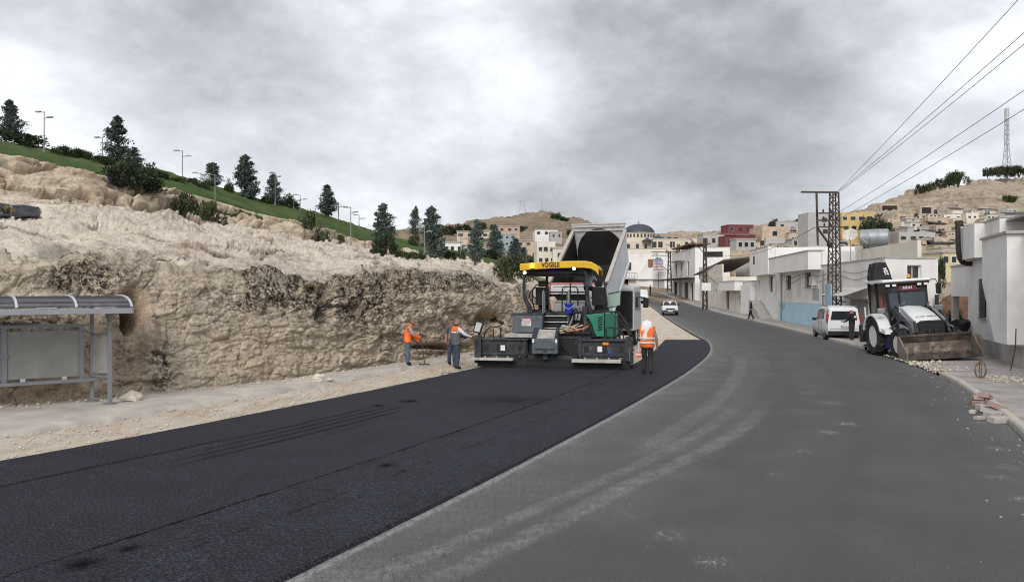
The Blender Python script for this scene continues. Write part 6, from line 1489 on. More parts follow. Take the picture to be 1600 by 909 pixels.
# ------------------------------------------------------------------ wheels
def wheel(root, x, y, rad, wid, side, tyre=None, rim=None, lugs=0, name='wheel'):
    """axis along x, outer face on side"""
    m = Matrix.Translation((x, y, rad)) @ Matrix.Rotation(R(90)*side, 4, 'Y')
    h = wid/2; rr = rad*.58
    t = MB().lathe([(rr, -h*.9), (rad*.9, -h), (rad*.98, -h*.75), (rad, -h*.4), (rad, h*.4), (rad*.98, h*.75), (rad*.9, h), (rr, h*.9), (rr*.97, h*.6), (rr*.97, -h*.6)], 28, m, closed=True).build(name, tyre or RUB, root, smooth=True)
    MB().lathe([(rr, h*.75), (rr*.9, h*.55), (rr*.55, h*.35), (rr*.5, h*.6), (rr*.25, h*.7), (.001, h*.7)], 20, m).build('rim', rim or METAL_G, t, smooth=True)
    if lugs:
        b = MB()
        for k in range(lugs):
            a = 2*math.pi*k/lugs
            for s in (-1, 1):
                aa = a+(s*.5)*math.pi/lugs
                b.box((math.cos(aa)*rad*1.0, math.sin(aa)*rad*1.0, s*h*.45), (rad*.09, rad*.10, h*.95), Matrix.Rotation(aa, 3, 'Z') @ Matrix.Rotation(s*.6, 3, 'X'))
        b.xf(m).build('tread', tyre or RUB, t)
    return t

# ------------------------------------------------------------------ tipper truck
def truck():
    r = thing('dump_truck', 'white tipper truck with raised bed emptying into the paver', 'truck', (3.03, 32.7, 0), R(-19))
    th = R(31); ct, st = math.cos(th), math.sin(th); z0 = 1.55
    def B(x, s, h): return Vector((x, s*ct-h*st, z0+s*st+h*ct))
    INS = M('tipper_inside', (.018, .017, .017), .8, v=.5, s=1.2, c2=(.12, .115, .11), c2s=.8, c2t=.64); EDGE = M('tipper_edge', (.42, .39, .36), .7, v=.25, s=3, c2=(.24, .15, .10), c2s=3)
    BODY = M('tipper_white', (.70, .72, .74), .5, v=.08, s=1, c2=(.40, .38, .36), c2s=.9, c2t=.58, c2a=.5)
    Lb, W, H, t = 4.6, 1.23, 1.75, .06
    def slab(name, pts, nrm, th_, mat, par):
        b = MB(); n = len(pts); o = Vector(nrm)*th_; b.add(list(pts)+[p+o for p in pts], [tuple(range(n)), tuple(range(n, 2*n))[::-1]]+[(i, i+n, (i+1) % n+n, (i+1) % n) for i in range(n)]); return b.build(name, mat, par)
    fl = slab('bed_floor', [B(-W, 0, 0), B(W, 0, 0), B(W, Lb, 0), B(-W, Lb, 0)], B(0, 0, -1)-B(0, 0, 0), .10, BODY, r)
    slab('bed_floor_liner', [B(-W+.07, 0, .012), B(W-.07, 0, .012), B(W-.07, Lb-.02, .012), B(-W+.07, Lb-.02, .012)], B(0, 0, 1)-B(0, 0, 0), .02, INS, fl)
    for sx in (-1, 1):
        sd = slab('bed_side', [B(sx*W, -.1, .0), B(sx*W, Lb, .0), B(sx*W, Lb, H), B(sx*W, -.1, H)], (-sx, 0, 0), t, BODY, r)
        slab('side_liner', [B(sx*(W-t-.004), .0, .03), B(sx*(W-t-.004), Lb-.03, .03), B(sx*(W-t-.004), Lb-.03, H-.06), B(sx*(W-t-.004), .0, H-.06)], (-sx, 0, 0), .012, INS, sd)
        tp = MB().bar(B(sx*(W+.0), -.1, H+.05), B(sx*(W+.0), Lb+.02, H+.05), .16, .10).build('top_rail', EDGE, sd)
        MB().bar(B(sx*(W+.02), -.05, .08), B(sx*(W+.02), Lb, .08), .06, .14).build('side_sill', BODY, sd)
    fw = slab('bed_front', [B(-W, Lb, 0), B(W, Lb, 0), B(W, Lb, H+.35), B(-W, Lb, H+.35)], B(0, 1, 0)-B(0, 0, 0), .08, BODY, r)
    # asphalt crust inside: an arch shaped stain of real thickness
    pts = [B(-W+.09, Lb-.005, .03)]+[B((W-.09)*math.cos(a)*-1, Lb-.005, .55+(H-.35)*math.sin(a)) for a in np.linspace(0, math.pi, 14)]+[B(W-.09, Lb-.005, .03)]
    slab('asphalt_crust', pts, B(0, -1, 0)-B(0, 0, 0), .03, INS, fw)
    slab('front_lip', [B(-W-.05, Lb, H+.35), B(W+.05, Lb, H+.35), B(W+.05, Lb+.1, H+.35), B(-W-.05, Lb+.1, H+.35)], B(0, 0, 1)-B(0, 0, 0), .06, EDGE, fw)
    for k in range(2): MB().bar(B(-W, Lb-.03, H+.10+k*.2), B(W, Lb-.03, H+.10+k*.2), .05, .04).build('front_rib', EDGE, fw)
    # tail gate hangs from its upper hinge
    q = B(0, -.1, H); tg = MB().bx(-1.12, 1.12, q.y-.09, q.y-.03, q.z-1.45, q.z-.03).build('tailgate', WHT, r)
    for x in (-1.1, -.4, .4, 1.02): MB().bx(x, x+.08, q.y-.13, q.y-.091, q.z-1.45, q.z-.08).build('gate_rib', WHT, tg)
    for z in (-.12, -.75, -1.42): MB().bx(-1.02, 1.02, q.y-.125, q.y-.092, q.z+z, q.z+z+.07).build('gate_bar', WHT, tg)
    MB().bar((-1.0, q.y-.10, q.z-.65), (-.5, q.y-.10, q.z-.15), .06, .02).build('gate_brace', WHT, tg)
    RED = M('faded_red', (.42, .16, .15), .7, v=.2, s=3); MB().bx(-1.22, -1.13, q.y-.12, q.y-.03, q.z-1.4, q.z+.0).build('gate_post', RED, tg); MB().bx(-1.12, 1.12, q.y-.12, q.y-.04, q.z-.03, q.z+.05).build('gate_top', RED, tg)
    for sx in (-1, 1): MB().cyl((sx*1.14, q.y-.06, q.z), (sx*1.26, q.y-.06, q.z), .05, 10).build('hinge', METAL_D, tg)
    # mudguard and side flap below the raised bed
    MB().prism([(-.3, .7), (2.6, .7), (2.6, 1.0), (2.3, 1.35), (.0, 1.35), (-.3, 1.1)], 1.0, 1.16, 'x').build('mudguard', BLK, r); MB().prism([(-.3, .7), (2.6, .7), (2.6, 1.0), (2.3, 1.35), (.0, 1.35), (-.3, 1.1)], -1.16, -1.0, 'x').build('mudguard', BLK, r)
    for x in (-.45, .38): MB().bx(x, x+.1, -.2, 6.8, .85, 1.1).build('chassis_rail', METAL_D, r)
    MB().cyl((0, 3.6, 1.0), tuple(B(0, 3.9, -.1)), .11, 12).build('hoist_ram', METAL_G, r)
    for y in (.35, 1.65):
        for sx in (-1, 1): wheel(r, sx*.95, y, .52, .5, sx, rim=WHT)
    for sx in (-1, 1): wheel(r, sx*1.02, 6.5, .52, .32, sx, rim=WHT)
    # cab
    cb = MB(); cb.prism([(5.5, .75), (7.65, .75), (7.7, 1.6), (7.45, 2.75), (7.2, 2.95), (5.55, 2.95), (5.5, 2.8)], -1.2, 1.2, 'x'); c = cb.build('cab', WHT, r, bev=.06)
    MB().bx(1.203, 1.215, 5.9, 7.2, 1.75, 2.65).build('side_window', GLASS_D, c); MB().bx(-1.215, -1.203, 5.9, 7.2, 1.75, 2.65).build('side_window', GLASS_D, c); MB().bx(-.9, .9, 5.47, 5.495, 1.9, 2.6).build('rear_window', GLASS_D, c)
    MB().bx(-1.15, 1.15, 5.2, 5.46, .9, 2.7).build('cab_back_rack', BLK, r)
    for sx in (-1, 1):
        mr = MB().bx(min(sx*1.35, sx*1.62), max(sx*1.35, sx*1.62), 7.3, 7.38, 1.85, 2.35).build('mirror', BLK, c); MB().bar((sx*1.2, 7.35, 2.4), (sx*1.5, 7.34, 2.35), .04).build('mirror_arm', BLK, mr)
    MB().bx(-1.2, 1.2, 7.6, 7.85, .4, .85).build('bumper', BLK, r)
    MB().bx(-1.1, -.75, -.25, -.18, .75, .95).build('tail_lamp', RSIGN, r); MB().bx(.75, 1.1, -.25, -.18, .75, .95).build('tail_lamp', RSIGN, r)
truck()

# ------------------------------------------------------------------ backhoe loader
def backhoe():
    r = thing('backhoe_loader', 'white backhoe loader with wide dusty front bucket on the pavement edge', 'backhoe', (16.45, 32.3, 0.07), R(171)); r.rotation_euler = (0, R(3.6), R(176))
    W_ = M('loader_white', (.68, .69, .69), .4, v=.06, s=2, spec=.5, c2=(.48, .46, .43), c2s=2, c2t=.62, c2a=.5); DIRT = M('bucket_dirt', (.13, .10, .08), .9, v=.4, s=4, c2=(.40, .34, .28), c2s=1.8, c2t=.53, c2a=.8)
    STEEL = M('bucket_steel', (.060, .049, .043), .75, m=.2, v=.35, s=3, c2=(.14, .105, .08), c2s=3, c2t=.52)
    GLS = M('cab_glass', (.05, .065, .08), .08, v=.1, spec=.8)
    for sx in (-1, 1): wheel(r, sx*1.0, 0, .80, .46, sx, rim=W_, lugs=18, name='rear_wheel')
    for sx in (-1, 1): wheel(r, sx*.98, 2.15, .60, .36, sx, rim=W_, lugs=16, name='front_wheel')
    MB().bx(-.45, .45, -1.3, 2.6, .55, 1.0).build('chassis', BLK, r); MB().cyl((-.9, 2.15, .6), (.9, 2.15, .6), .12, 10).build('front_axle', BLK, r); MB().cyl((-.9, 0, .8), (.9, 0, .8), .16, 10).build('rear_axle', BLK, r)
    # bonnet
    st = [(.75, .62, 2.02, 1.2), (1.3, .62, 1.95, 1.1), (1.9, .60, 1.78, 1.05), (2.35, .56, 1.60, 1.02), (2.55, .53, 1.50, 1.05)]
    b = MB(); vs = []; n = 7
    for y, w, zt, zb in st: vs += [(-w, y, zb), (-w, y, zt-.16), (-w+.13, y, zt-.03), (0, y, zt+.02), (w-.13, y, zt-.03), (w, y, zt-.16), (w, y, zb)]
    f = [(j*n+i, j*n+i+1, (j+1)*n+i+1, (j+1)*n+i) for j in range(len(st)-1) for i in range(n-1)]+[tuple(range(n)), tuple(range((len(st)-1)*n, len(st)*n))[::-1]]
    bn = b.add(vs, f).build('bonnet', W_, r, smooth=True)
    MB().prism([(-.54, .72), (.54, .72), (.54, 1.40), (.36, 1.50), (-.36, 1.50), (-.54, 1.40)], 2.56, 2.66, 'y').build('grille', BLK, r, bev=.02)
    for k in range(7): MB().bx(-.46, .46, 2.665, 2.68, .82+k*.08, .85+k*.08).build('grille_slat', DG, r)
    text_part('lettering', 'EX MST SANKO', .11, DG, bn, (0, 2.30, 1.655), (R(-21), 0, R(180)), .003, .78)
    # cab
    zc0, zc1 = 1.05, 3.0
    def pillar(a, c, w=.09): return MB().bar(a, c, w, w).build('pillar', BLK, cab)
    cab = MB().prism([(-1.25, 1.0), (.85, 1.0), (.85, 1.35), (-1.25, 1.35)], -.78, .78, 'x').build('cab_base', BLK, r, bev=.03)
    for sx in (-1, 1):
        pillar((sx*.74, .86, 1.3), (sx*.80, .62, zc1)); pillar((sx*.76, -.3, 1.3), (sx*.82, -.3, zc1)); pillar((sx*.72, -1.2, 1.3), (sx*.78, -1.15, zc1))
        x = sx*.775
        MB().add([(x-.0, .80, 1.38), (x, -.26, 1.38), (sx*.815, -.26, zc1-.03), (sx*.80, .60, zc1-.03), (x-sx*.012, .80, 1.38), (x-sx*.012, -.26, 1.38), (sx*.803, -.26, zc1-.03), (sx*.788, .60, zc1-.03)], [(0,1,2,3), (7,6,5,4), (0,4,5,1), (1,5,6,2), (2,6,7,3), (3,7,4,0)]).build('side_window', GLASS_D, cab)
        MB().add([(x, -.34, 1.38), (x-.02*sx, -1.16, 1.38), (sx*.78, -1.12, zc1-.03), (sx*.815, -.34, zc1-.03), (x-sx*.012, -.34, 1.38), (x-sx*.032, -1.16, 1.38), (sx*.768, -1.12, zc1-.03), (sx*.803, -.34, zc1-.03)], [(0,1,2,3), (7,6,5,4), (0,4,5,1), (1,5,6,2), (2,6,7,3), (3,7,4,0)]).build('side_window', GLASS_D, cab)
        MB().add([(sx*.80, .30, 1.4), (sx*.80, .22, 1.4), (sx*.835, .22, 2.4), (sx*.835, .30, 2.4), (sx*.775, .3, 1.4), (sx*.775, .22, 1.4), (sx*.81, .22, 2.4), (sx*.81, .3, 2.4)], [(0,1,2,3), (7,6,5,4), (0,4,5,1), (1,5,6,2), (2,6,7,3), (3,7,4,0)]).build('door_handle_bar', RSIGN, cab)
    ws = MB().add([(-.70, .87, 1.38), (.70, .87, 1.38), (.76, .64, zc1-.05), (-.76, .64, zc1-.05), (-.70, .855, 1.38), (.70, .855, 1.38), (.76, .625, zc1-.05), (-.76, .625, zc1-.05)], [(0,1,2,3), (7,6,5,4), (0,4,5,1), (1,5,6,2), (2,6,7,3), (3,7,4,0)]).build('windscreen', GLS, cab)
    MB().bar((.30, .875, 1.4), (.33, .655, zc1-.06), .07, .04).build('screen_bar', BLK, ws); MB().add([(-.68, .88, 1.36), (.25, .88, 1.36), (.1, .80, 1.78), (-.3, .79, 1.85), (-.6, .80, 1.75), (-.68, .9, 1.36), (.25, .9, 1.36), (.1, .82, 1.78), (-.3, .81, 1.85), (-.6, .82, 1.75)], [(0,1,2,3,4), (9,8,7,6,5)]).build('dashboard', BLK, ws)
    MB().add([(-.76, .74, 2.62), (.76, .74, 2.62), (.78, .66, zc1), (-.78, .66, zc1), (-.76, .715, 2.62), (.76, .715, 2.62), (.78, .635, zc1), (-.78, .635, zc1)], [(0,1,2,3), (7,6,5,4), (0,4,5,1), (1,5,6,2), (2,6,7,3), (3,7,4,0)]).build('sun_strip', BLK, cab)
    MB().add([(-.42, .757, 2.66), (.30, .757, 2.66), (.30, .70, 2.86), (-.42, .70, 2.86), (-.42, .75, 2.66), (.30, .75, 2.66), (.30, .69, 2.86), (-.42, .69, 2.86)], [(0,1,2,3), (7,6,5,4), (0,4,5,1), (1,5,6,2), (2,6,7,3), (3,7,4,0)]).build('name_strip', M('strip_maroon', (.10, .02, .025), .6), cab)
    text_part('lettering', 'ARAL', .20, WSIGN, cab, (-.03, .745, 2.76), (R(106), 0, R(180)), .003, .44)
    rf = MB().prism([(-1.35, zc1), (.72, zc1), (.80, zc1+.06), (.70, zc1+.13), (-1.3, zc1+.13)], -.95, .95, 'x').build('roof', W_, cab, bev=.03)
    MB().bx(-.9, .9, .60, .78, zc1-.07, zc1+.005).build('roof_visor', BLK, cab)
    for x in (-.74, -.48, .52, .78):
        l = MB().bx(x-.1, x+.1, .72, .80, zc1-.16, zc1-.05).build('work_lamp', BLK, cab); MB().bx(x-.08, x+.08, .801, .81, zc1-.15, zc1-.06).build('lens', WSIGN, l)
    MB().cyl((-.55, -.3, zc1+.13), (-.55, -.3, zc1+.17), .07, 10).build('beacon_base', BLK, rf); MB().lathe([(.07, 0), (.075, .1), (.03, .16)], 12, Matrix.Translation((-.55, -.3, zc1+.17))).build('beacon', ORANGE, rf, smooth=True)
    tube_part('mirror_arm', [(-.85, .5, zc1+.05), (-1.2, .65, zc1+.05), (-1.28, .68, zc1-.15)], .02, BLK, cab); MB().bx(-1.40, -1.18, .64, .70, zc1-.55, zc1-.12).build('mirror', BLK, cab, bev=.03)
    for sx in (-1, 1):
        mr = MB().bx(min(sx*.98, sx*1.3), max(sx*.98, sx*1.3), .9, .96, 1.78, 2.0).build('round_mirror', METAL_G, cab, bev=.04); MB().bar((sx*.8, .85, 1.9), (sx*1.1, .92, 1.9), .03).build('mirror_arm', BLK, mr)
    MB().bar((1.0, .5, zc1+.1), (1.45, .55, zc1+.14), .02).build('aerial', BLK, rf)
    # fenders
    for sx in (-1, 1):
        pr = [(.95*math.cos(a), .80+.95*math.sin(a)) for a in np.linspace(R(15), R(165), 12)]; pr2 = [(.86*math.cos(a), .80+.86*math.sin(a)) for a in np.linspace(R(165), R(15), 12)]
        fd = MB().prism(pr+pr2, min(sx*.72, sx*1.24), max(sx*.72, sx*1.24), 'x').build('fender', W_, r, smooth=True)
        MB().prism([(.8, 1.0), (1.35, .95), (1.3, 1.1), (.85, 1.18)], min(sx*.6, sx*1.2), max(sx*.6, sx*1.2), 'x').build('fender_step', W_, fd)
        MB().bx(min(sx*.5, sx*1.05), max(sx*.5, sx*1.05), .85, 1.45, .35, .95).build('side_tank', M('side_tank_blue', (.02, .03, .08), .5), r)
        # loader arms
        pts = [(.95, 1.95), (1.2, 1.98), (2.4, 1.35), (2.80, .72), (2.72, .55), (2.2, 1.15), (1.1, 1.72)]
        am = MB().prism(pts, min(sx*.66, sx*.78), max(sx*.66, sx*.78), 'x').build('loader_arm', DG, r, bev=.015)
        MB().cyl((sx*.84, 1.0, 1.15), (sx*.84, 2.2, 1.55), .06, 10).build('lift_ram', DG, am); MB().cyl((sx*.84, 1.7, 1.42), (sx*.84, 2.6, 1.2), .035, 10).build('ram_rod', METAL_G, am)
        MB().cyl((sx*.6, 1.5, 1.95), (sx*.6, 2.6, 1.45), .05, 10).build('tilt_ram', METAL_G, am); MB().bar((sx*.6, 2.6, 1.5), (sx*.6, 2.80, 1.05), .08).build('tilt_link', DG, am)
        MB().prism([(.75, 1.0), (1.3, 1.0), (1.25, 2.0), (.95, 2.05)], min(sx*.58, sx*.64), max(sx*.58, sx*.64), 'x').build('arm_tower', BLK, r)
    tube_part('work_pipe', [(.75, .95, 1.5), (.55, 1.3, 2.1), (.5, 1.6, 2.2)], .03, METAL_G, r); tube_part('work_pipe', [(-.75, .95, 1.5), (-.55, 1.3, 2.1), (-.5, 1.6, 2.2)], .03, METAL_G, r)
    # front bucket (4 in 1), opening towards the camera
    pr = [(2.913, 0.976), (2.796, 0.682), (2.780, 0.388), (2.913, 0.161), (3.225, 0.094), (3.576, 0.128)]
    out = [(p[0], p[1]) for p in pr]; inn = [(3.576, 0.178), (3.232, 0.153), (2.967, 0.212), (2.850, 0.413), (2.858, 0.665), (2.952, 0.951)]
    bw = 1.33; bk = MB().prism(out+inn, -bw, bw, 'x').build('bucket', STEEL, r, bev=.01)
    il = [(3.568, 0.182), (3.232, 0.157), (2.971, 0.216), (2.854, 0.413), (2.862, 0.682)]; ol = [(y+.012, z+.012) for y, z in il[::-1]]
    MB().prism(il+ol, -bw+.02, bw-.02, 'x').build('dirt_lining', DIRT, bk)
    MB().prism([(3.576, 0.094), (3.654, 0.111), (3.622, 0.363), (3.576, 0.363)], -bw, bw, 'x').build('cutting_edge', STEEL, bk, bev=.01)
    for k in range(8): x = -bw+.16+k*(2*bw-.32)/7; MB().prism([(3.630, 0.111), (3.665, 0.119), (3.638, 0.380), (3.611, 0.405), (3.576, 0.380)], x-.02, x+.02, 'x').build('edge_plate', STEEL, bk)
    for sx in (-1, 1): MB().prism([(2.796, 0.682), (2.780, 0.388), (2.913, 0.144), (3.607, 0.077), (3.638, 0.363), (3.303, 0.632), (2.991, 0.951), (2.897, 0.976)], min(sx*bw, sx*(bw+.05)), max(sx*bw, sx*(bw+.05)), 'x').build('bucket_cheek', M('cheek_steel', (.22, .19, .16), .7, m=.2, v=.3, s=3), bk, bev=.008)
    MB().prism([(2.874, 0.934), (2.975, 0.934), (2.952, 1.018), (2.889, 1.018)], -bw, bw, 'x').build('bucket_rim', STEEL, bk)
    rs = random.Random(9); q = MB()
    for k in range(26):
        x = rs.uniform(-bw+.15, bw-.15); y = rs.uniform(3.0, 3.4); s = rs.uniform(.03, .09); q.sph((x, y, .18+s*.4), (s*1.4, s, s*.7), 6, 4)
    q.build('spoil', DIRT, bk)
    for x in (-.12, .12): MB().bx(x-.035, x+.035, 2.6, 2.76, .6, 1.15).build('linkage', METAL_D, r)
    # folded digger boom behind the cab under a black cover
    bm = MB().prism([(-1.45, 1.0), (-1.75, 1.0), (-2.1, 2.6), (-1.7, 3.75), (-1.3, 3.85), (-1.5, 2.7)], -.12, .2, 'x').build('boom', W_, r)
    MB().prism([(-.62, 3.0), (.30, 3.0), (.30, 3.25), (.22, 3.72), (-.02, 3.92), (-.28, 3.88), (-.42, 3.55), (-.5, 3.2)], -1.95, -1.2, 'y').xf(Matrix.Translation((.25, 0, 0))).build('boom_cover', SEATM, r, bev=.06)
    text_part('lettering', 'MST', .22, WSIGN, bm, (.02, -1.185, 3.48), (R(90), R(75), R(180)), .003, .34)
    tube_part('hose_loop', [(.62, -1.35, 3.1), (.68, -1.35, 3.5), (.60, -1.35, 3.82), (.45, -1.35, 3.86), (.40, -1.35, 3.6)], .045, RUB, r)
    MB().bx(-1.1, 1.1, -1.75, -1.45, .45, 1.2).build('rear_frame', DG, r)
    for sx in (-1, 1): MB().bx(min(sx*.6, sx*.74), max(sx*.6, sx*.74), -1.95, -1.76, .3, 1.5).build('stabiliser', DG, r); MB().bx(min(sx*.5, sx*.85), max(sx*.5, sx*.85), -2.0, -1.7, .24, .3).build('stabiliser_foot', BLK, r)
backhoe()
def leaning_post():
    r = thing('leaning_post', 'thin white post leaning beside the big rear wheel of the loader', 'post', (15.52, 33.4, .05)); 
    MB().bar((0, 0, 0), (-.12, .1, 1.95), .10, .05).build('post', WHT, r); MB().bx(-.06, .06, -.05, .05, -.05, .1).build('foot', METAL_D, r)
leaning_post()

# ------------------------------------------------------------------ cars
def car(name, label, loc, rz, kind, paint, plate=None):
    r = thing(name, label, 'car' if kind == 'sedan' else 'van', loc, rz)
    if kind == 'sedan':    # y forward
        Lr, W, st = 4.25, .82, [(-2.1, .50, .78, .80, .80), (-1.95, .34, .90, .92, .92), (-1.25, .26, .93, .96, .96), (-.72, .26, .93, 1.36, 1.38), (-.2, .26, .93, 1.42, 1.43), (.35, .26, .93, 1.38, 1.40), (.95, .26, .92, .97, .98), (1.85, .30, .80, .88, .89), (2.1, .36, .70, .80, .81)]
        wy, rw = (-1.25, 1.25), .30
    else:
        Lr, W, st = 4.3, .89, [(-2.12, .42, 1.05, 1.60, 1.64), (-2.08, .30, 1.06, 1.74, 1.80), (-1.5, .24, 1.06, 1.80, 1.85), (-.2, .24, 1.05, 1.82, 1.87), (.55, .24, 1.04, 1.74, 1.79), (1.30, .25, 1.02, 1.10, 1.14), (1.9, .30, .90, .98, 1.0), (2.12, .38, .74, .82, .84)]
        wy, rw = (-1.32, 1.35), .32
    b = MB(); vs = []; tum = .80 if kind == 'sedan' else .87
    def ring(s):
        y, zb, zl, ze, zt = s; hi = ze-zl > .2; w = W*(1 if -2.0 < y < 1.95 else .93); we = w*tum if hi else w*.9
        h = [(0, zb), (w*.86, zb), (w*.97, zb+.14), (w, (zb+zl)/2), (w*.975, zl), (we, ze-.02), (we*.84, zt), (0, zt+.02)]
        return [(x, y, z) for x, z in h]+[(-x, y, z) for x, z in h[-2:0:-1]]
    for s in st: vs += ring(s)
    n = 14; f = [(j*n+i, j*n+(i+1) % n, (j+1)*n+(i+1) % n, (j+1)*n+i) for j in range(len(st)-1) for i in range(n)]+[tuple(range(n))[::-1], tuple(range((len(st)-1)*n, len(st)*n))]
    body = b.add(vs, f).build('body', paint, r, smooth=True)
    def glass(nm, q, off): 
        q = [Vector(p) for p in q]; nn = (q[1]-q[0]).cross(q[3]-q[0]).normalized(); nn = nn if nn.dot(Vector(off)) > 0 else -nn
        m = MB(); m.add([p+nn*.014 for p in q]+[p-nn*.02 for p in q], [(0,1,2,3), (7,6,5,4), (0,4,5,1), (1,5,6,2), (2,6,7,3), (3,7,4,0)]); return m.build(nm, GLASS_D, body)
    def sidew(y0, y1, y2, y3, t0, t1):
        def pt(y, t):
            for a, c in zip(st, st[1:]):
                if a[0] <= y <= c[0]:
                    k = (y-a[0])/(c[0]-a[0]); A, C = ring(a), ring(c); lo = Vector(A[4]).lerp(Vector(C[4]), k); hi = Vector(A[5]).lerp(Vector(C[5]), k); return lo.lerp(hi, t)
        q = [pt(y0, t0), pt(y1, t0), pt(y2, t1), pt(y3, t1)]; glass('side_window', q, (1, 0, 0)); glass('side_window', [Vector((-p.x, p.y, p.z)) for p in q], (-1, 0, 0))
    if kind == 'sedan':
        glass('windscreen', [(-.68, .93, 1.0), (.68, .93, 1.0), (.55, .38, 1.375), (-.55, .38, 1.375)], (0, 1, .5)); glass('rear_window', [(-.68, -1.2, .99), (.68, -1.2, .99), (.55, -.76, 1.36), (-.55, -.76, 1.36)], (0, -1, .5))
        sidew(-1.0, -.2, -.25, -.68, .12, .9); sidew(-.12, .75, .3, -.12, .12, .9)
        MB().bx(-.62, .62, 2.09, 2.13, .56, .70).build('grille', BLK, body)
        for s in (-1, 1): MB().bx(s*.60-.14, s*.60+.14, 2.085, 2.14, .56, .70).build('headlight', WSIGN, body)
        MB().bx(-.78, .78, 2.08, 2.2, .36, .50).build('bumper', METAL_D, body)
    else:
        glass('windscreen', [(-.74, 1.28, 1.12), (.74, 1.28, 1.12), (.64, .58, 1.74), (-.64, .58, 1.74)], (0, 1, .5)); glass('rear_window', [(-.68, -2.122, 1.12), (.68, -2.122, 1.12), (.60, -2.122, 1.60), (-.60, -2.122, 1.60)], (0, -1, 0))
        sidew(-1.9, -.85, -.85, -1.86, .1, .86); sidew(-.75, .0, .0, -.75, .1, .88); sidew(.1, 1.0, .52, .1, .08, .86)
        for s in (-1, 1):
            MB().prism([(-2.12, 1.0), (-1.98, .98), (-2.0, 1.42), (-2.10, 1.42)], min(s*.72, s*.885), max(s*.72, s*.885), 'x').build('tail_light', M('tail_red', (.33, .02, .02), .25, v=.05, spec=.6), body)
            MB().bx(s*.62-.15, s*.62+.15, 2.02, 2.13, .68, .86).build('headlight', WSIGN, body); MB().bar((s*.72, -1.7, 1.86), (s*.68, .35, 1.86), .04).build('roof_rail', METAL_G, body)
        MB().bx(-.80, .80, -2.20, -2.05, .30, .52).build('rear_bumper', BLK, body, bev=.03); MB().bx(-.8, .8, 2.0, 2.16, .34, .60).build('front_bumper', METAL_D, body); MB().bx(-.4, .4, 2.1, 2.14, .66, .80).build('grille', BLK, body)
        MB().bx(-.74, .74, -2.128, -2.118, .62, .635).build('tailgate_seam', METAL_D, body); MB().bx(-.15, .15, -2.14, -2.11, 1.03, 1.07).build('tailgate_grip', METAL_D, body)
        for s in (-1, 1):
            for y in (-.80, .05): MB().bx(min(s*.885, s*.896), max(s*.885, s*.896), y-.008, y+.008, .4, 1.05).build('door_seam', METAL_D, body)
            MB().bx(min(s*.885, s*.91), max(s*.885, s*.91), -.05-.2, -.05, .93, .97).build('door_handle', METAL_D, body)
    for s in (-1, 1):
        mr = MB().bx(min(s*W, s*(W+.2)), max(s*W, s*(W+.2)), .72, .86, 1.0, 1.16).build('mirror', BLK, body, bev=.03)
        for y in wy: wheel(r, s*(W-.11), y, rw, .2, s)
    fz = .52 if kind == 'sedan' else .86
    if plate == 'rear':
        p = MB().bx(-.13, .39, -2.145, -2.12, .70, .82).build('number_plate', WSIGN, body); MB().bx(-.13, -.08, -2.148, -2.146, .70, .82).build('plate_band', M('plate_blue', (.02, .06, .35), .5), p)
        for k, x in enumerate((-.02, .05, .12, .22, .29)): MB().bx(x-.02, x+.02, -2.1485, -2.146, .73, .79).build('character', INK, p)
    else:
        MB().bx(-.26, .26, 2.2 if kind == 'sedan' else 2.165, 2.215 if kind == 'sedan' else 2.18, .38, .48).build('number_plate', WSIGN, body)
    return r
car('parked_van', 'white compact van parked by the garage with a man at its back', (18.05+.42, 43.9, .0), R(-11), 'van', WHT, 'rear')
car('saloon_car', 'white saloon car driving down the street towards the camera', (xat(1046.5, 82), 82.0, float(zr(82))), R(170), 'sedan', WHT)
car('oncoming_van', 'white minivan farther up the street behind the saloon', (xat(1003, 110), 110.0, float(zr(110))), R(172), 'van', WHT)
# ------------------------------------------------------------------ people
SKIN = M('skin', (.27, .155, .105), .6, v=.08, s=20)
BASE = dict(pel=(0,0,.93), spi=(0,0,1.10), che=(0,.01,1.30), nk=(0,.0,1.46), hd0=(0,.02,1.545), hd1=(0,.03,1.65),
            shR=(.17,0,1.40), elR=(.23,-.03,1.13), wrR=(.25,.05,.90), haR=(.25,.08,.81), shL=(-.17,0,1.40), elL=(-.23,-.03,1.13), wrL=(-.25,.05,.90), haL=(-.25,.08,.81),
            hiR=(.09,0,.90), knR=(.10,.02,.50), anR=(.10,-.02,.10), toR=(.12,.13,.045), hiL=(-.09,0,.90), knL=(-.10,.02,.50), anL=(-.10,-.02,.10), toL=(-.12,.13,.045))
RAD = dict(pel=.135, spi=.13, che=.15, nk=.062, hd0=.085, hd1=.082, shR=.08, elR=.055, wrR=.038, haR=.036, hiR=.112, knR=.085, anR=.068, toR=.048)
BONES = [('pel','spi','t'), ('spi','che','t'), ('che','nk','t'), ('nk','hd0','h'), ('hd0','hd1','h'), ('che','shR','t'), ('shR','elR','u'), ('elR','wrR','f'), ('wrR','haR','s'), ('che','shL','t'), ('shL','elL','u'), ('elL','wrL','f'), ('wrL','haL','s'),
         ('pel','hiR','l'), ('hiR','knR','l'), ('knR','anR','l'), ('anR','toR','b'), ('pel','hiL','l'), ('hiL','knL','l'), ('knL','anL','l'), ('anL','toL','b')]
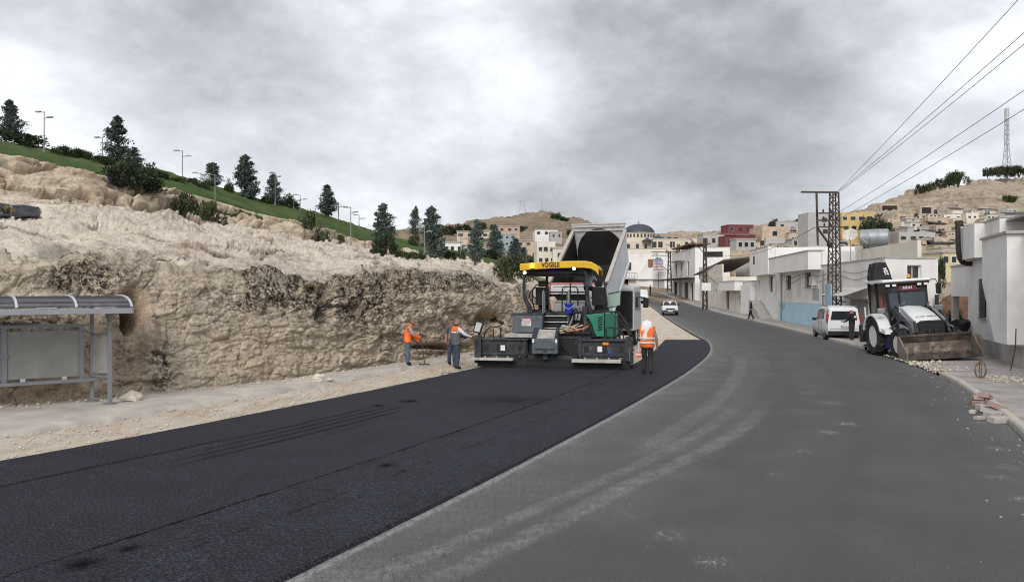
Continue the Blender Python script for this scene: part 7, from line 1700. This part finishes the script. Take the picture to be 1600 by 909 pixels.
def person(label, loc, rz, pose=None, shirt=None, sleeve=None, fore=None, trousers=None, shoes=None, scale=1., fat=1., grip=0):
    J = {k: Vector(v) for k, v in BASE.items()}
    for k, v in (pose or {}).items(): J[k] = Vector(v)
    names = list(J); idx = {k: i for i, k in enumerate(names)}
    root = thing('person', label, 'person', loc, rz, None, scale)
    me = bpy.data.meshes.new('skel'); me.from_pydata([J[k] for k in names], [(idx[a], idx[b]) for a, b, _ in BONES], []); ob = bpy.data.objects.new('skel', me); COL.objects.link(ob)
    sk = ob.modifiers.new('skin', 'SKIN'); sk.use_smooth_shade = True
    for k in names:
        d = me.skin_vertices[0].data[idx[k]]; rr = RAD.get(k, RAD.get(k[:-1]+'R', .05)); 
        if k in ('pel', 'spi', 'che'): rr *= fat; d.radius = (rr*1.12, rr*.86)
        else: d.radius = (rr, rr)
        d.use_root = (k == 'pel')
    ss = ob.modifiers.new('sub', 'SUBSURF'); ss.levels = ss.render_levels = 2
    bpy.context.view_layer.update()
    bme = bpy.data.meshes.new_from_object(ob.evaluated_get(bpy.context.evaluated_depsgraph_get()))
    bpy.data.objects.remove(ob); bpy.data.meshes.remove(me)
    nv = len(bme.vertices); co = np.empty(nv*3, np.float32); bme.vertices.foreach_get('co', co); co = co.reshape(-1, 3)
    polys = [list(p.vertices) for p in bme.polygons]; bpy.data.meshes.remove(bme)
    # hands: palm lies in the limb chain, five fingers are grown from it
    V = [tuple(v) for v in co]; mats = [SKIN, shirt, sleeve or shirt, fore or SKIN, trousers, shoes or INK]
    reg = {'h': 0, 't': 1, 'u': 2, 'f': 3, 's': 0, 'l': 4, 'b': 5}
    A = np.array([J[a] for a, b, _ in BONES]); Bv = np.array([J[b] for a, b, _ in BONES])
    mi = []
    for p in polys:
        c = co[p].mean(0); ab = Bv-A; t = np.clip(((c-A)*ab).sum(1)/((ab*ab).sum(1)+1e-9), 0, 1); dd = np.linalg.norm(A+ab*t[:, None]-c, axis=1)
        bi = int(dd.argmin()); kk = BONES[bi][2]
        if kk in 't' and c[2] < J['pel'].z-.02 and BONES[bi][0] == 'pel': kk = 'l'
        if kk == 'l' and BONES[bi][1].startswith('hi') and c[2] > J['pel'].z+.04: kk = 't'
        mi.append(reg[kk])
    mb = MB(); mb.v = V; mb.f = [tuple(p) for p in polys]; mb.mi = mi
    mb.cur = 0
    up = (J['hd1']-J['hd0']).normalized(); fw = Vector((0, 1, 0)); fw = (fw-up*fw.dot(up)).normalized(); rt = fw.cross(up); hc = J['hd0'].lerp(J['hd1'], .45)
    mb.tube([hc+fw*.085+up*.025, hc+fw*.108-up*.012, hc+fw*.09-up*.02], [.008, .014, .006], 6)          # nose
    for s in (-1, 1): mb.sph(hc+rt*s*.086+up*.0, (.012, .02, .028), 6, 5)                               # ears
    for w, h, d in (('wrR', 'haR', 1), ('wrL', 'haL', -1)):
        a = (J[h]-J[w]).normalized(); sd = Vector((0, 1, 0)); sd = (sd-a*sd.dot(a)).normalized(); inn = a.cross(sd)*d
        for k, ln in enumerate((.072, .080, .076, .060)):
            o = J[h]+a*.012+sd*(.030-.020*k); curl = inn*-.02*(1+grip)
            mb.tube([o, o+a*ln*.45+curl*.5, o+a*ln*(.85-.35*grip)+curl*1.8], [.0095, .009, .007], 6)
        o = J[w].lerp(J[h], .55)+sd*.03; mb.tube([o, o+a*.035+sd*.025, o+a*.065+sd*.03-inn*.012], [.012, .011, .008], 6)
    mb.cur = 5
    for s in (-1, 1): mb.sph(hc+rt*s*.032+fw*.084+up*.018, (.010, .006, .007), 6, 4)                     # eyes
    body = mb.build('body', mats, root, smooth=True, fixn=False)
    def shell(name, mat, keep, off, fn=None):
        """clothing cut from the body's own surface and lifted off it"""
        fs = [p for p in polys if keep(Vector(co[p].mean(0)))]
        if not fs: return None
        used = sorted({i for p in fs for i in p}); mp = {i: k for k, i in enumerate(used)}
        nrm = np.zeros((nv, 3))
        for p in polys:
            q = co[p]; n = np.cross(q[1]-q[0], q[2]-q[0]); 
            for i in p: nrm[i] += n
        nrm /= np.linalg.norm(nrm, axis=1)[:, None]+1e-9
        vs = []
        for i in used:
            v = Vector(co[i])+Vector(nrm[i])*off
            if fn: v = fn(v, Vector(nrm[i]))
            vs.append(tuple(v))
        m = MB(); m.add(vs, [tuple(mp[i] for i in p) for p in fs]); o = m.build(name, mat, root, smooth=True, fixn=False)
        so = o.modifiers.new('thick', 'SOLIDIFY'); so.thickness = .012; so.offset = -1
        return o
    return root, J, shell, hc, up, fw
ORV = M('hi_vis_orange', (.78, .17, .045), .85, v=.25, s=7, b=.9, bs=7, c2=(.42, .12, .05), c2s=5, c2t=.58, c2a=.6); REFL = M('reflective_strip', (.62, .61, .58), .5, v=.1); DENIM = M('denim_blue', (.085, .12, .17), .9, v=.3, s=8, b=.8, bs=8); NAVY = M('navy_trousers', (.045, .06, .09), .9, v=.3, s=8, b=.8, bs=8)
GREYS = M('grey_sleeve', (.30, .30, .31), .9, v=.12, s=10); GVEST = M('grey_vest', (.105, .11, .11), .9, v=.25, s=7, b=.8, bs=8); SHW = M('white_shirt', (.62, .63, .66), .85, v=.08, s=10); BLKC = M('black_cloth', (.012, .012, .014), .9, v=.3, s=8); DGT = M('dark_trousers', (.030, .028, .026), .9, v=.25, s=9)
HAIRM = M('dark_hair', (.015, .012, .010), .8, v=.2); CAPG = M('cap_grey', (.22, .20, .18), .9, v=.1); LSH = M('light_blue_shirt', (.46, .49, .56), .88, v=.1, s=10); CHECK = M('checked_shirt', (.22, .20, .20), .9, v=.5, s=30); SCARF = M('white_headscarf', (.70, .68, .67), .9, v=.08, s=6)
def head_keep(J, hc, fw, lo=-.02): return lambda c: (c-J['hd0']).length < .25 and c.z > hc.z+lo and not ((c-hc).dot(fw) > .045 and c.z < hc.z+.055) and c.z > J['nk'].z+.05
def strips(root, J, z, r, mat=REFL):
    for dz in ((z,) if isinstance(z, (int, float)) else z):
        MB().lathe([(r, dz-.025), (r+.004, dz), (r, dz+.025)], 20, Matrix.Translation((J['spi'].x, J['spi'].y, 0)) @ Matrix.Diagonal((1.08, .86, 1, 1)), closed=True).build('reflective_band', mat, root, smooth=True)
def g_at(px, py, z=0.): d = (CAMZ-z)*FPX/(py-CY); return Vector((xat(px, d), d, z))
# worker 1: orange vest, leaning on a rake, seen from his left side
q = g_at(637, 571, .085)
root, J, shell, hc, up, fw = person('worker in long orange vest and jeans leaning on a rake by the rock', q, R(-82), dict(che=(0,.05,1.29), nk=(0,.11,1.43), hd0=(0,.17,1.49), hd1=(0,.22,1.59), shR=(.17,.06,1.38), elR=(.22,.16,1.14), wrR=(.12,.36,1.02), haR=(.08,.43,.98), shL=(-.17,.06,1.38), elL=(-.23,.12,1.12), wrL=(-.10,.33,.90), haL=(-.06,.41,.86)), shirt=GREYS, sleeve=GREYS, fore=GREYS, trousers=DENIM, shoes=BLKC, grip=1)
shell('vest', ORV, lambda c: abs(c.x) < .20 and .82 < c.z < 1.45, .028, lambda v, n: Vector((v.x*1.02, v.y*(1+.10*max(0, 1.1-v.z)), v.z))); shell('cap', CAPG, head_keep(J, hc, fw, .03), .012)
rk = thing('rake', 'long handled rake held upright by the worker at the rock', 'rake', q+Vector((.50, -.02, 0)))
MB().tube([(-.08, 0, 1.30), (.0, 0, .75), (.10, 0, .06)], .017, 8).build('handle', M('rake_handle', (.10, .055, .04), .8), rk); MB().bar((-.10, .0, .05), (.28, .06, .04), .035).build('head', METAL_D, rk)
for k in range(8): MB().bar((-.08+k*.048, .005+k*.007, .05), (-.08+k*.048, -.06+k*.007, .0), .012).build('tine', METAL_D, rk)
# worker 2: grey vest with orange shoulders, hand on the control box
q = g_at(713, 577, .0)
root, J, shell, hc, up, fw = person('worker in grey vest with orange yoke working the screed control', q, R(-62), dict(shR=(.17,.03,1.40), elR=(.24,.22,1.20), wrR=(.20,.48,1.12), haR=(.19,.56,1.11), elL=(-.24,.14,1.15), wrL=(-.14,.36,1.12), haL=(-.10,.44,1.12), hd1=(.01,.06,1.65)), shirt=SHW, sleeve=SHW, fore=SHW, trousers=NAVY, shoes=BLKC, grip=1)
shell('vest', GVEST, lambda c: abs(c.x) < .20 and .84 < c.z <= 1.30, .03); shell('vest_yoke', ORV, lambda c: abs(c.x) < .19 and 1.305 < c.z < 1.47, .03); strips(root, J, 1.29, .195); shell('hair', CAPG, head_keep(J, hc, fw, .0), .012)
# control box on its stalk
cbp = on_paver(-2.62, .0, 1.25); cb_ = thing('control_box', 'tablet like screed control box at the left end of the paver', 'control box', cbp, R(-25))
MB().box((0, 0, .12), (.34, .05, .42), Matrix.Rotation(R(-15), 3, 'X') @ Matrix.Rotation(R(12), 3, 'Y')).build('housing', BLK, cb_, bev=.04); MB().box((0, -.035, .125), (.22, .01, .32), Matrix.Rotation(R(-15), 3, 'X') @ Matrix.Rotation(R(12), 3, 'Y')).build('keypad', M('keypad_grey', (.42, .44, .44), .6, v=.2, s=20), cb_); MB().bar((.02, .02, -.25), (0, .02, 0), .05).build('bracket', BLK, cb_)
# worker 3: head behind worker 2
root, J, shell, hc, up, fw = person('dark haired man standing mostly hidden behind the grey vest worker', g_at(706, 570, .02), R(-150), dict(), shirt=GVEST, sleeve=GVEST, fore=SKIN, trousers=NAVY, shoes=BLKC, scale=1.0)
shell('hair', HAIRM, head_keep(J, hc, fw, .01), .012)
# worker 4: white head cloth and orange vest, back to the camera, walking
q = g_at(1011, 585, .05)
root, J, shell, hc, up, fw = person('worker in white headscarf and orange vest walking beside the paver', q, R(-12), dict(elR=(.27,-.02,1.13), wrR=(.30,.02,.90), haR=(.31,.05,.81), elL=(-.25,.10,1.14), wrL=(-.24,.30,1.02), haL=(-.22,.37,1.0), knR=(.11,.06,.50), anR=(.11,-.12,.12), toR=(.13,.02,.045), knL=(-.08,.10,.51), anL=(-.09,.10,.10), toL=(-.10,.25,.045), hd0=(-.01,.05,1.54), hd1=(-.02,.08,1.645)), shirt=CHECK, sleeve=CHECK, fore=SKIN, trousers=DGT, shoes=M('brown_shoe', (.06, .04, .03), .7), fat=1.28, scale=1.04)
shell('vest', ORV, lambda c: abs(c.x) < .215 and .84 < c.z < 1.44, .04); strips(root, J, (.98, 1.12), .24)
sc = shell('headscarf', SCARF, lambda c: (c-J['hd0']).length < .24 and c.z > J['nk'].z+.02 and (c-hc).dot(fw) < .06, .022)
b = MB(); rows_n = 8; vs = []
for i in range(rows_n):
    t = i/(rows_n-1); wd = .13+.09*t**.8-.06*t**3
    for k in range(7): a = (k/6-.5); vs.append((J['nk'].x+a*2*wd-.05*t, J['nk'].y-.06-.14*t**.5+.10*abs(a)*2*t+.015*math.sin(k*2.4+i), J['nk'].z+.17-.58*t+.03*math.sin(k*1.9)*t))
b.add(vs, [(i*7+k, i*7+k+1, (i+1)*7+k+1, (i+1)*7+k) for i in range(rows_n-1) for k in range(6)]); o = b.build('scarf_tail', SCARF, root, smooth=True); so = o.modifiers.new('t', 'SOLIDIFY'); so.thickness = .012
o = thing('signal_paddle', 'orange and white signal paddle in the hand of the scarfed worker', 'paddle', q+Vector((-.22, .30, .62)))
MB().bx(-.02, .02, -.02, .02, .05, .42).build('handle', WSIGN, o); MB().lathe([(.11, -.01), (.115, 0), (.11, .01)], 16, Matrix.Rotation(R(90), 4, 'X')).build('disc', ORV, o); MB().bx(-.10, .10, -.016, -.011, -.03, .03).build('stripe', WSIGN, o)
# operator on the paver
q = on_paver(1.03, 2.55, 2.18)
root, J, shell, hc, up, fw = person('operator in pale blue shirt leaning forward on the paver platform', q, R(-18), dict(pel=(0,0,.60), spi=(0,.05,.75), che=(0,.16,.92), nk=(0,.25,1.04), hd0=(0,.31,1.10), hd1=(0,.36,1.19), shR=(.18,.17,1.01), elR=(.25,.32,.80), wrR=(.2,.52,.72), haR=(.18,.6,.70), shL=(-.18,.17,1.01), elL=(-.25,.3,.80), wrL=(-.2,.5,.75), haL=(-.18,.58,.74), hiR=(.09,.02,.57), knR=(.13,.40,.52), anR=(.13,.42,.1), toR=(.14,.56,.05), hiL=(-.09,.02,.57), knL=(-.13,.40,.52), anL=(-.13,.42,.1), toL=(-.14,.56,.05)), shirt=LSH, sleeve=LSH, fore=LSH, trousers=DGT, shoes=BLKC, grip=1)
shell('hair', HAIRM, lambda c: (c-J['hd1']).length < .15 and c.z > hc.z+.01, .012)
# man in black walking by the steps
q = g_at(1173.5, 499.5, .14)
root, J, shell, hc, up, fw = person('man in black jacket walking on the pavement by the outside steps', q, R(60), dict(knR=(.10,.16,.52), anR=(.10,.20,.12), toR=(.12,.34,.05), knL=(-.10,-.04,.50), anL=(-.10,-.26,.14), toL=(-.12,-.14,.05), elR=(.24,-.02,1.13), wrR=(.18,.16,1.02), haR=(.14,.20,1.0)), shirt=BLKC, sleeve=BLKC, fore=BLKC, trousers=BLKC, shoes=BLKC)
shell('hair', HAIRM, head_keep(J, hc, fw, .0), .012); strips(root, J, .93, .165, SHW)
# man at the back of the parked van
q = g_at(1331, 534, .02)
root, J, shell, hc, up, fw = person('bald man in dark jacket standing at the tail of the parked van', q, R(35), dict(elR=(.25,.08,1.14), wrR=(.16,.28,1.10), haR=(.12,.34,1.12), elL=(-.26,.05,1.14), wrL=(-.22,.26,1.02), haL=(-.2,.33,1.02)), shirt=BLKC, sleeve=BLKC, fore=BLKC, trousers=DGT, shoes=M('tan_shoe', (.20, .14, .09), .8), fat=1.15, scale=1.02)
MB().box((J['che'].x+.02, J['che'].y-.175, 1.30), (.18, .012, .12)).build('back_print', REFL, root)
# figures up the street
q = g_at(995.5, 476.5, .8); q = Vector((xat(995, 100), 100, float(zr(100))))
root, J, shell, hc, up, fw = person('person in dark clothes at the roadside left of the minivan', q, R(100), dict(), shirt=BLKC, sleeve=BLKC, fore=SKIN, trousers=DGT, shoes=BLKC)
shell('hair', HAIRM, head_keep(J, hc, fw, .0), .012)
q = Vector((xat(1016, 128), 128, float(zr(128))+.1))
root, J, shell, hc, up, fw = person('person in dark clothes right of the minivan roof', q, R(-120), dict(), shirt=BLKC, sleeve=BLKC, fore=BLKC, trousers=BLKC, shoes=BLKC)
shell('hair', HAIRM, head_keep(J, hc, fw, .0), .012)
# ------------------------------------------------------------------ loose things
STONE = M('loose_limestone', (.55, .49, .41), .95, v=.2, s=5, b=.5, bs=20); BRK = M('paving_block', (.30, .215, .19), .9, v=.2, s=4, b=.3, bs=40); BRKG = M('grey_block', (.40, .36, .33), .9, v=.2, s=4, b=.3, bs=40)
def rock_mb(rs, s):
    b = MB(); b.sph((0, 0, 0), (s, s*.8, s*.55), 9, 6); k = rs.uniform(0, 9)
    b.v = [(x*(1+.25*math.sin(7*y/s+k)), y*(1+.25*math.sin(6*z/s+k*2)), max(-s*.35, z*(1+.2*math.sin(5*x/s+k)))) for x, y, z in b.v]; return b
rs = random.Random(21)
def loose(px, py, s, label, name='stone', z=0., mat=STONE, group=None):
    q = g_at(px, py, z); o = rock_mb(rs, s).build(name, mat, None); o.location = q+Vector((0, 0, s*.3)); o.rotation_euler = (0, 0, rs.uniform(0, 6)); return tag(o, label, 'stone', group)
loose(207, 625, .26, 'flat pale stone slab lying right of the bus shelter post', z=.085)
for i, (px, py, s) in enumerate(((495, 596, .17), (505, 590, .12), (497, 590, .15), (515, 594, .10))): loose(px, py, s, ('largest pale stone of the small heap on the left pavement', 'rear stone of the small heap on the left pavement', 'stone on top of the small heap on the left pavement', 'right hand stone of the small heap on the left pavement')[i], z=.085)
for i in range(7): loose(1424+i*11, 571-i*1.5+rs.uniform(-1, 1), rs.uniform(.07, .14), '%s pale rubble stone from the left under the loader bucket' % ('first', 'second', 'third', 'fourth', 'fifth', 'sixth', 'seventh')[i], z=.05, group='rubble under the bucket')
def blocks():
    spec = ((1535, 634, .0, .3, 0, 0), (1527, 632, .0, 1.2, 0, .5), (1542, 640, .0, .1, 1, 0), (1548, 645, .0, -.5, 1, .1), (1555, 652, .0, .2, 1, .0), (1562, 660, .0, .1, 1, 0), (1540, 633, .12, .8, 0, .3), (1556, 646, .08, -.3, 0, .4), (1520, 645, .0, .9, 1, 0), (1530, 655, .0, .4, 1, .0))
    names = ('upright', 'slanting', 'flat', 'tilted', 'lower', 'lowest', 'topmost', 'leaning', 'stray left', 'small stray')
    for i, (px, py, z, a, c, tl) in enumerate(spec):
        k = .55 if i in (8, 9) else 1
        b = MB().box((0, 0, 0), (.42*k, .22*k, .12*k), Matrix.Rotation(a, 3, 'Z') @ Matrix.Rotation(tl, 3, 'Y')); o = b.build('paving_block', (BRK, BRKG)[c], None, bev=.008); o.location = g_at(px, py, 0)+Vector((0, 0, z+.06*k+.08*tl))
        tag(o, '%s %s paving block of the small pile at the kerb' % (names[i], ('reddish', 'grey')[c]), 'block', 'paving blocks dumped at the kerb')
blocks()
# pale debris lying on the right pavement and bare kerb bed: uncountable grit
def grit(name, label, cnt, fpos, s0, s1, mat, seed):
    r_ = np.random.RandomState(seed); V = []; F = []
    base = np.array([(1,0,0),(-1,0,0),(0,1,0),(0,-1,0),(0,0,1),(0,0,-1)], float); fc = np.array([(0,2,4),(2,1,4),(1,3,4),(3,0,4),(2,0,5),(1,2,5),(3,1,5),(0,3,5)])
    for k in range(cnt):
        x, y, z = fpos(r_); s = s0+(s1-s0)*r_.rand()**3
        V.append(base*s*r_.uniform(.6, 1.3, (6, 3))*np.array((1, 1, .6))+np.array((x, y, z+s*.25))); F.append(fc+6*k)
    o = np_obj(name, np.concatenate(V), np.concatenate(F), mat, None, None, smooth=False); o['kind'] = 'stuff'; o['label'] = label; o['category'] = 'grit'; return o
def gpos_verge(r_):
    y = r_.uniform(24.6, 31.5); x = float(KR(y))+abs(r_.normal())*.8-.15; return x, y, .07
grit('rubble_grit', 'pale broken rubble on the unfinished kerb bed', 1100, gpos_verge, .008, .065, STONE, 1)
def gpos_patch(r_):
    y = r_.normal(22.3, .55); x = float(KR(y))+1.0+abs(r_.normal(1.2, .9)); return x, y, .13
grit('pavement_grit', 'pale gravel patch round the bent wire on the right pavement', 900, gpos_patch, .008, .06, STONE, 2)
def gpos_kerb(r_):
    y = r_.uniform(8, 26); x = float(KR(y))-abs(r_.normal())*.55-.05; return x, y, .0
grit('kerb_grit', 'scattered grit along the right kerb', 220, gpos_kerb, .004, .03, STONE, 3)
def gpos_left(r_):
    y = r_.uniform(9, 32); a, b = float(KL(y))-.25, float(FL(y))-.05; x = a+(b-a)*r_.rand()**.8; return x, y, -.005
grit('gravel_grit', 'loose gravel on the strip between pavement and fresh asphalt', 5000, gpos_left, .006, .045, STONE, 4)
def gpos_foot(r_):
    y = r_.uniform(13, 33); x = float(FT(y))+abs(r_.normal())*.35+.1; return x, y, .09
grit('cliff_debris', 'small rock debris along the foot of the cut rock face', 900, gpos_foot, .008, .06, STONE, 5)
def gpos_old(r_):
    y = 6.5+r_.rand()**1.6*26; a, b = float(JL(y)), float(KR(y)); x = a+(b-a)*r_.rand(); return x, y, .0
grit('road_grit', 'fine pale grit scattered over the older asphalt', 500, gpos_old, .002, .009, STONE, 6)
def gpos_fresh(r_):
    y = 6.5+r_.rand()**1.5*19; a, b = float(FL(y)), float(JL(y)); x = a+(b-a)*r_.rand(); return x, y, .055
grit('asphalt_crumbs', 'loose black crumbs lying on the fresh asphalt', 160, gpos_fresh, .003, .02, M('crumb_black', (.012, .012, .014), .8), 7)
# bent reinforcing wire sticking out of the pavement
q = g_at(1532, 590, .13); w = thing('wire_loop', 'bent rusty wire loops sticking out of the right pavement', 'wire', q)
for k, (a, h) in enumerate(((0, .5), (1.2, .52), (2.2, .42))):
    pts = [(math.cos(a)*.16*math.sin(t), math.sin(a)*.16*math.sin(t), h*(1-math.cos(t))/2) for t in np.linspace(0, 6.0, 14)]
    MB().tube(pts, .016, 6).build('wire', RUST, w)
# cable on the gravel by the paver
q = g_at(716, 585, .02); c = thing('cable', 'thin cable coiled on the gravel by the grey vest worker', 'cable', q)
MB().tube([(.55*math.cos(t)+.1*t-.3, .5*math.sin(t), .015+.02*math.sin(3*t)) for t in np.linspace(0, 7.5, 30)], .012, 5).build('coil', METAL_D, c)
# black sheet in the rock at the left edge
q = hit(20, 336, [BV_ROCK]); b = MB(); vs = []
for i in range(15):
    for k in range(6):
        u_, v_ = i/14, k/5; h = hit(-45+u_*107, 318+u_*8+v_*(26-10*u_), [BV_ROCK]); h = h if h else q
        vs.append(h-q+Vector((0, -.05, .10+.03*math.sin(i*1.3+k))))
b.add(vs, [(i*6+k, i*6+k+1, (i+1)*6+k+1, (i+1)*6+k) for i in range(14) for k in range(5)])
o = b.build('black_sheet', M('black_plastic', (.012, .012, .014), .5, v=.3), None, smooth=True); o.location = q; so = o.modifiers.new('t', 'SOLIDIFY'); so.thickness = .03; tag(o, 'black plastic sheet lying in a hollow of the rock at the left edge', 'sheet')
q = hit(215, 292, [BV_ROCK]); b = MB(); vs = []
for i in range(13):
    for k in range(4):
        h = hit(172+i*6.4, 283+i*1.2+k*4.2-.1*i*k, [BV_ROCK, BV_LAWN]) or q; vs.append(h-q+Vector((0, -.3, .25+.08*math.sin(i*1.7+k*2))))
b.add(vs, [(i*4+k, i*4+k+1, (i+1)*4+k+1, (i+1)*4+k) for i in range(12) for k in range(3)])
o = b.build('black_netting', MATS['black_plastic'], None, smooth=True); o.location = q; so = o.modifiers.new('t', 'SOLIDIFY'); so.thickness = .03; tag(o, 'black netting spread on the rock step under the dark bushes', 'netting')
# black tub on the pavement behind the loader bucket
q = P(1490, 508, 34); r = thing('black_tub', 'black angular metal tub standing behind the loader bucket', 'tub', (q.x, q.y, .13), R(15))
MB().add([(-.35, -.3, .55), (.35, -.3, .6), (.4, .3, .6), (-.4, .3, .55), (-.6, -.45, .95), (.6, -.45, 1.3), (.65, .45, 1.3), (-.65, .45, .95)], [(0,3,2,1), (0,1,5,4), (1,2,6,5), (2,3,7,6), (3,0,4,7)]).build('tub', BLK, r)
for x, y in ((-.3, -.2), (.3, -.2), (.3, .2), (-.3, .2)): MB().bar((x, y, 0), (x, y, .6), .05).build('leg', BLK, r)
# graffiti on the white building and the low house: thin painted strokes
def graffiti(y0, A, B, seed, label, z0, sc):
    r_ = random.Random(seed); a, u, n, L = edge_frame(A, B); t = (A[1]-y0)/(A[1]-B[1]); o = a+u*L*t+n*.012
    g = thing('graffiti', label, 'graffiti', o+Vector((0, 0, z0)))
    for k in range(5):
        x = k*.34*sc; pts = [(u*(x+r_.uniform(-.1, .25)*sc)+Vector((0, 0, r_.uniform(0, .75)*sc))) for _ in range(4)]
        b = MB()
        for p, q_ in zip(pts, pts[1:]): b.bar(p, q_, .05*sc, .05*sc)
        b.v = [tuple(Vector(v)-n*(Vector(v).dot(n))*.92) for v in b.v]; b.build('stroke', M('spray_grey', (.20, .20, .21), .9, v=.3, s=8), g)
graffiti(66.9, A_, B_, 4, 'dark graffiti scrawl left of the blue skirting', 1.0, 1.1)
graffiti(84, (25.2, 92.0), (24.6, 77.4), 8, 'faint grey graffiti on the low house', .9, 1.0)
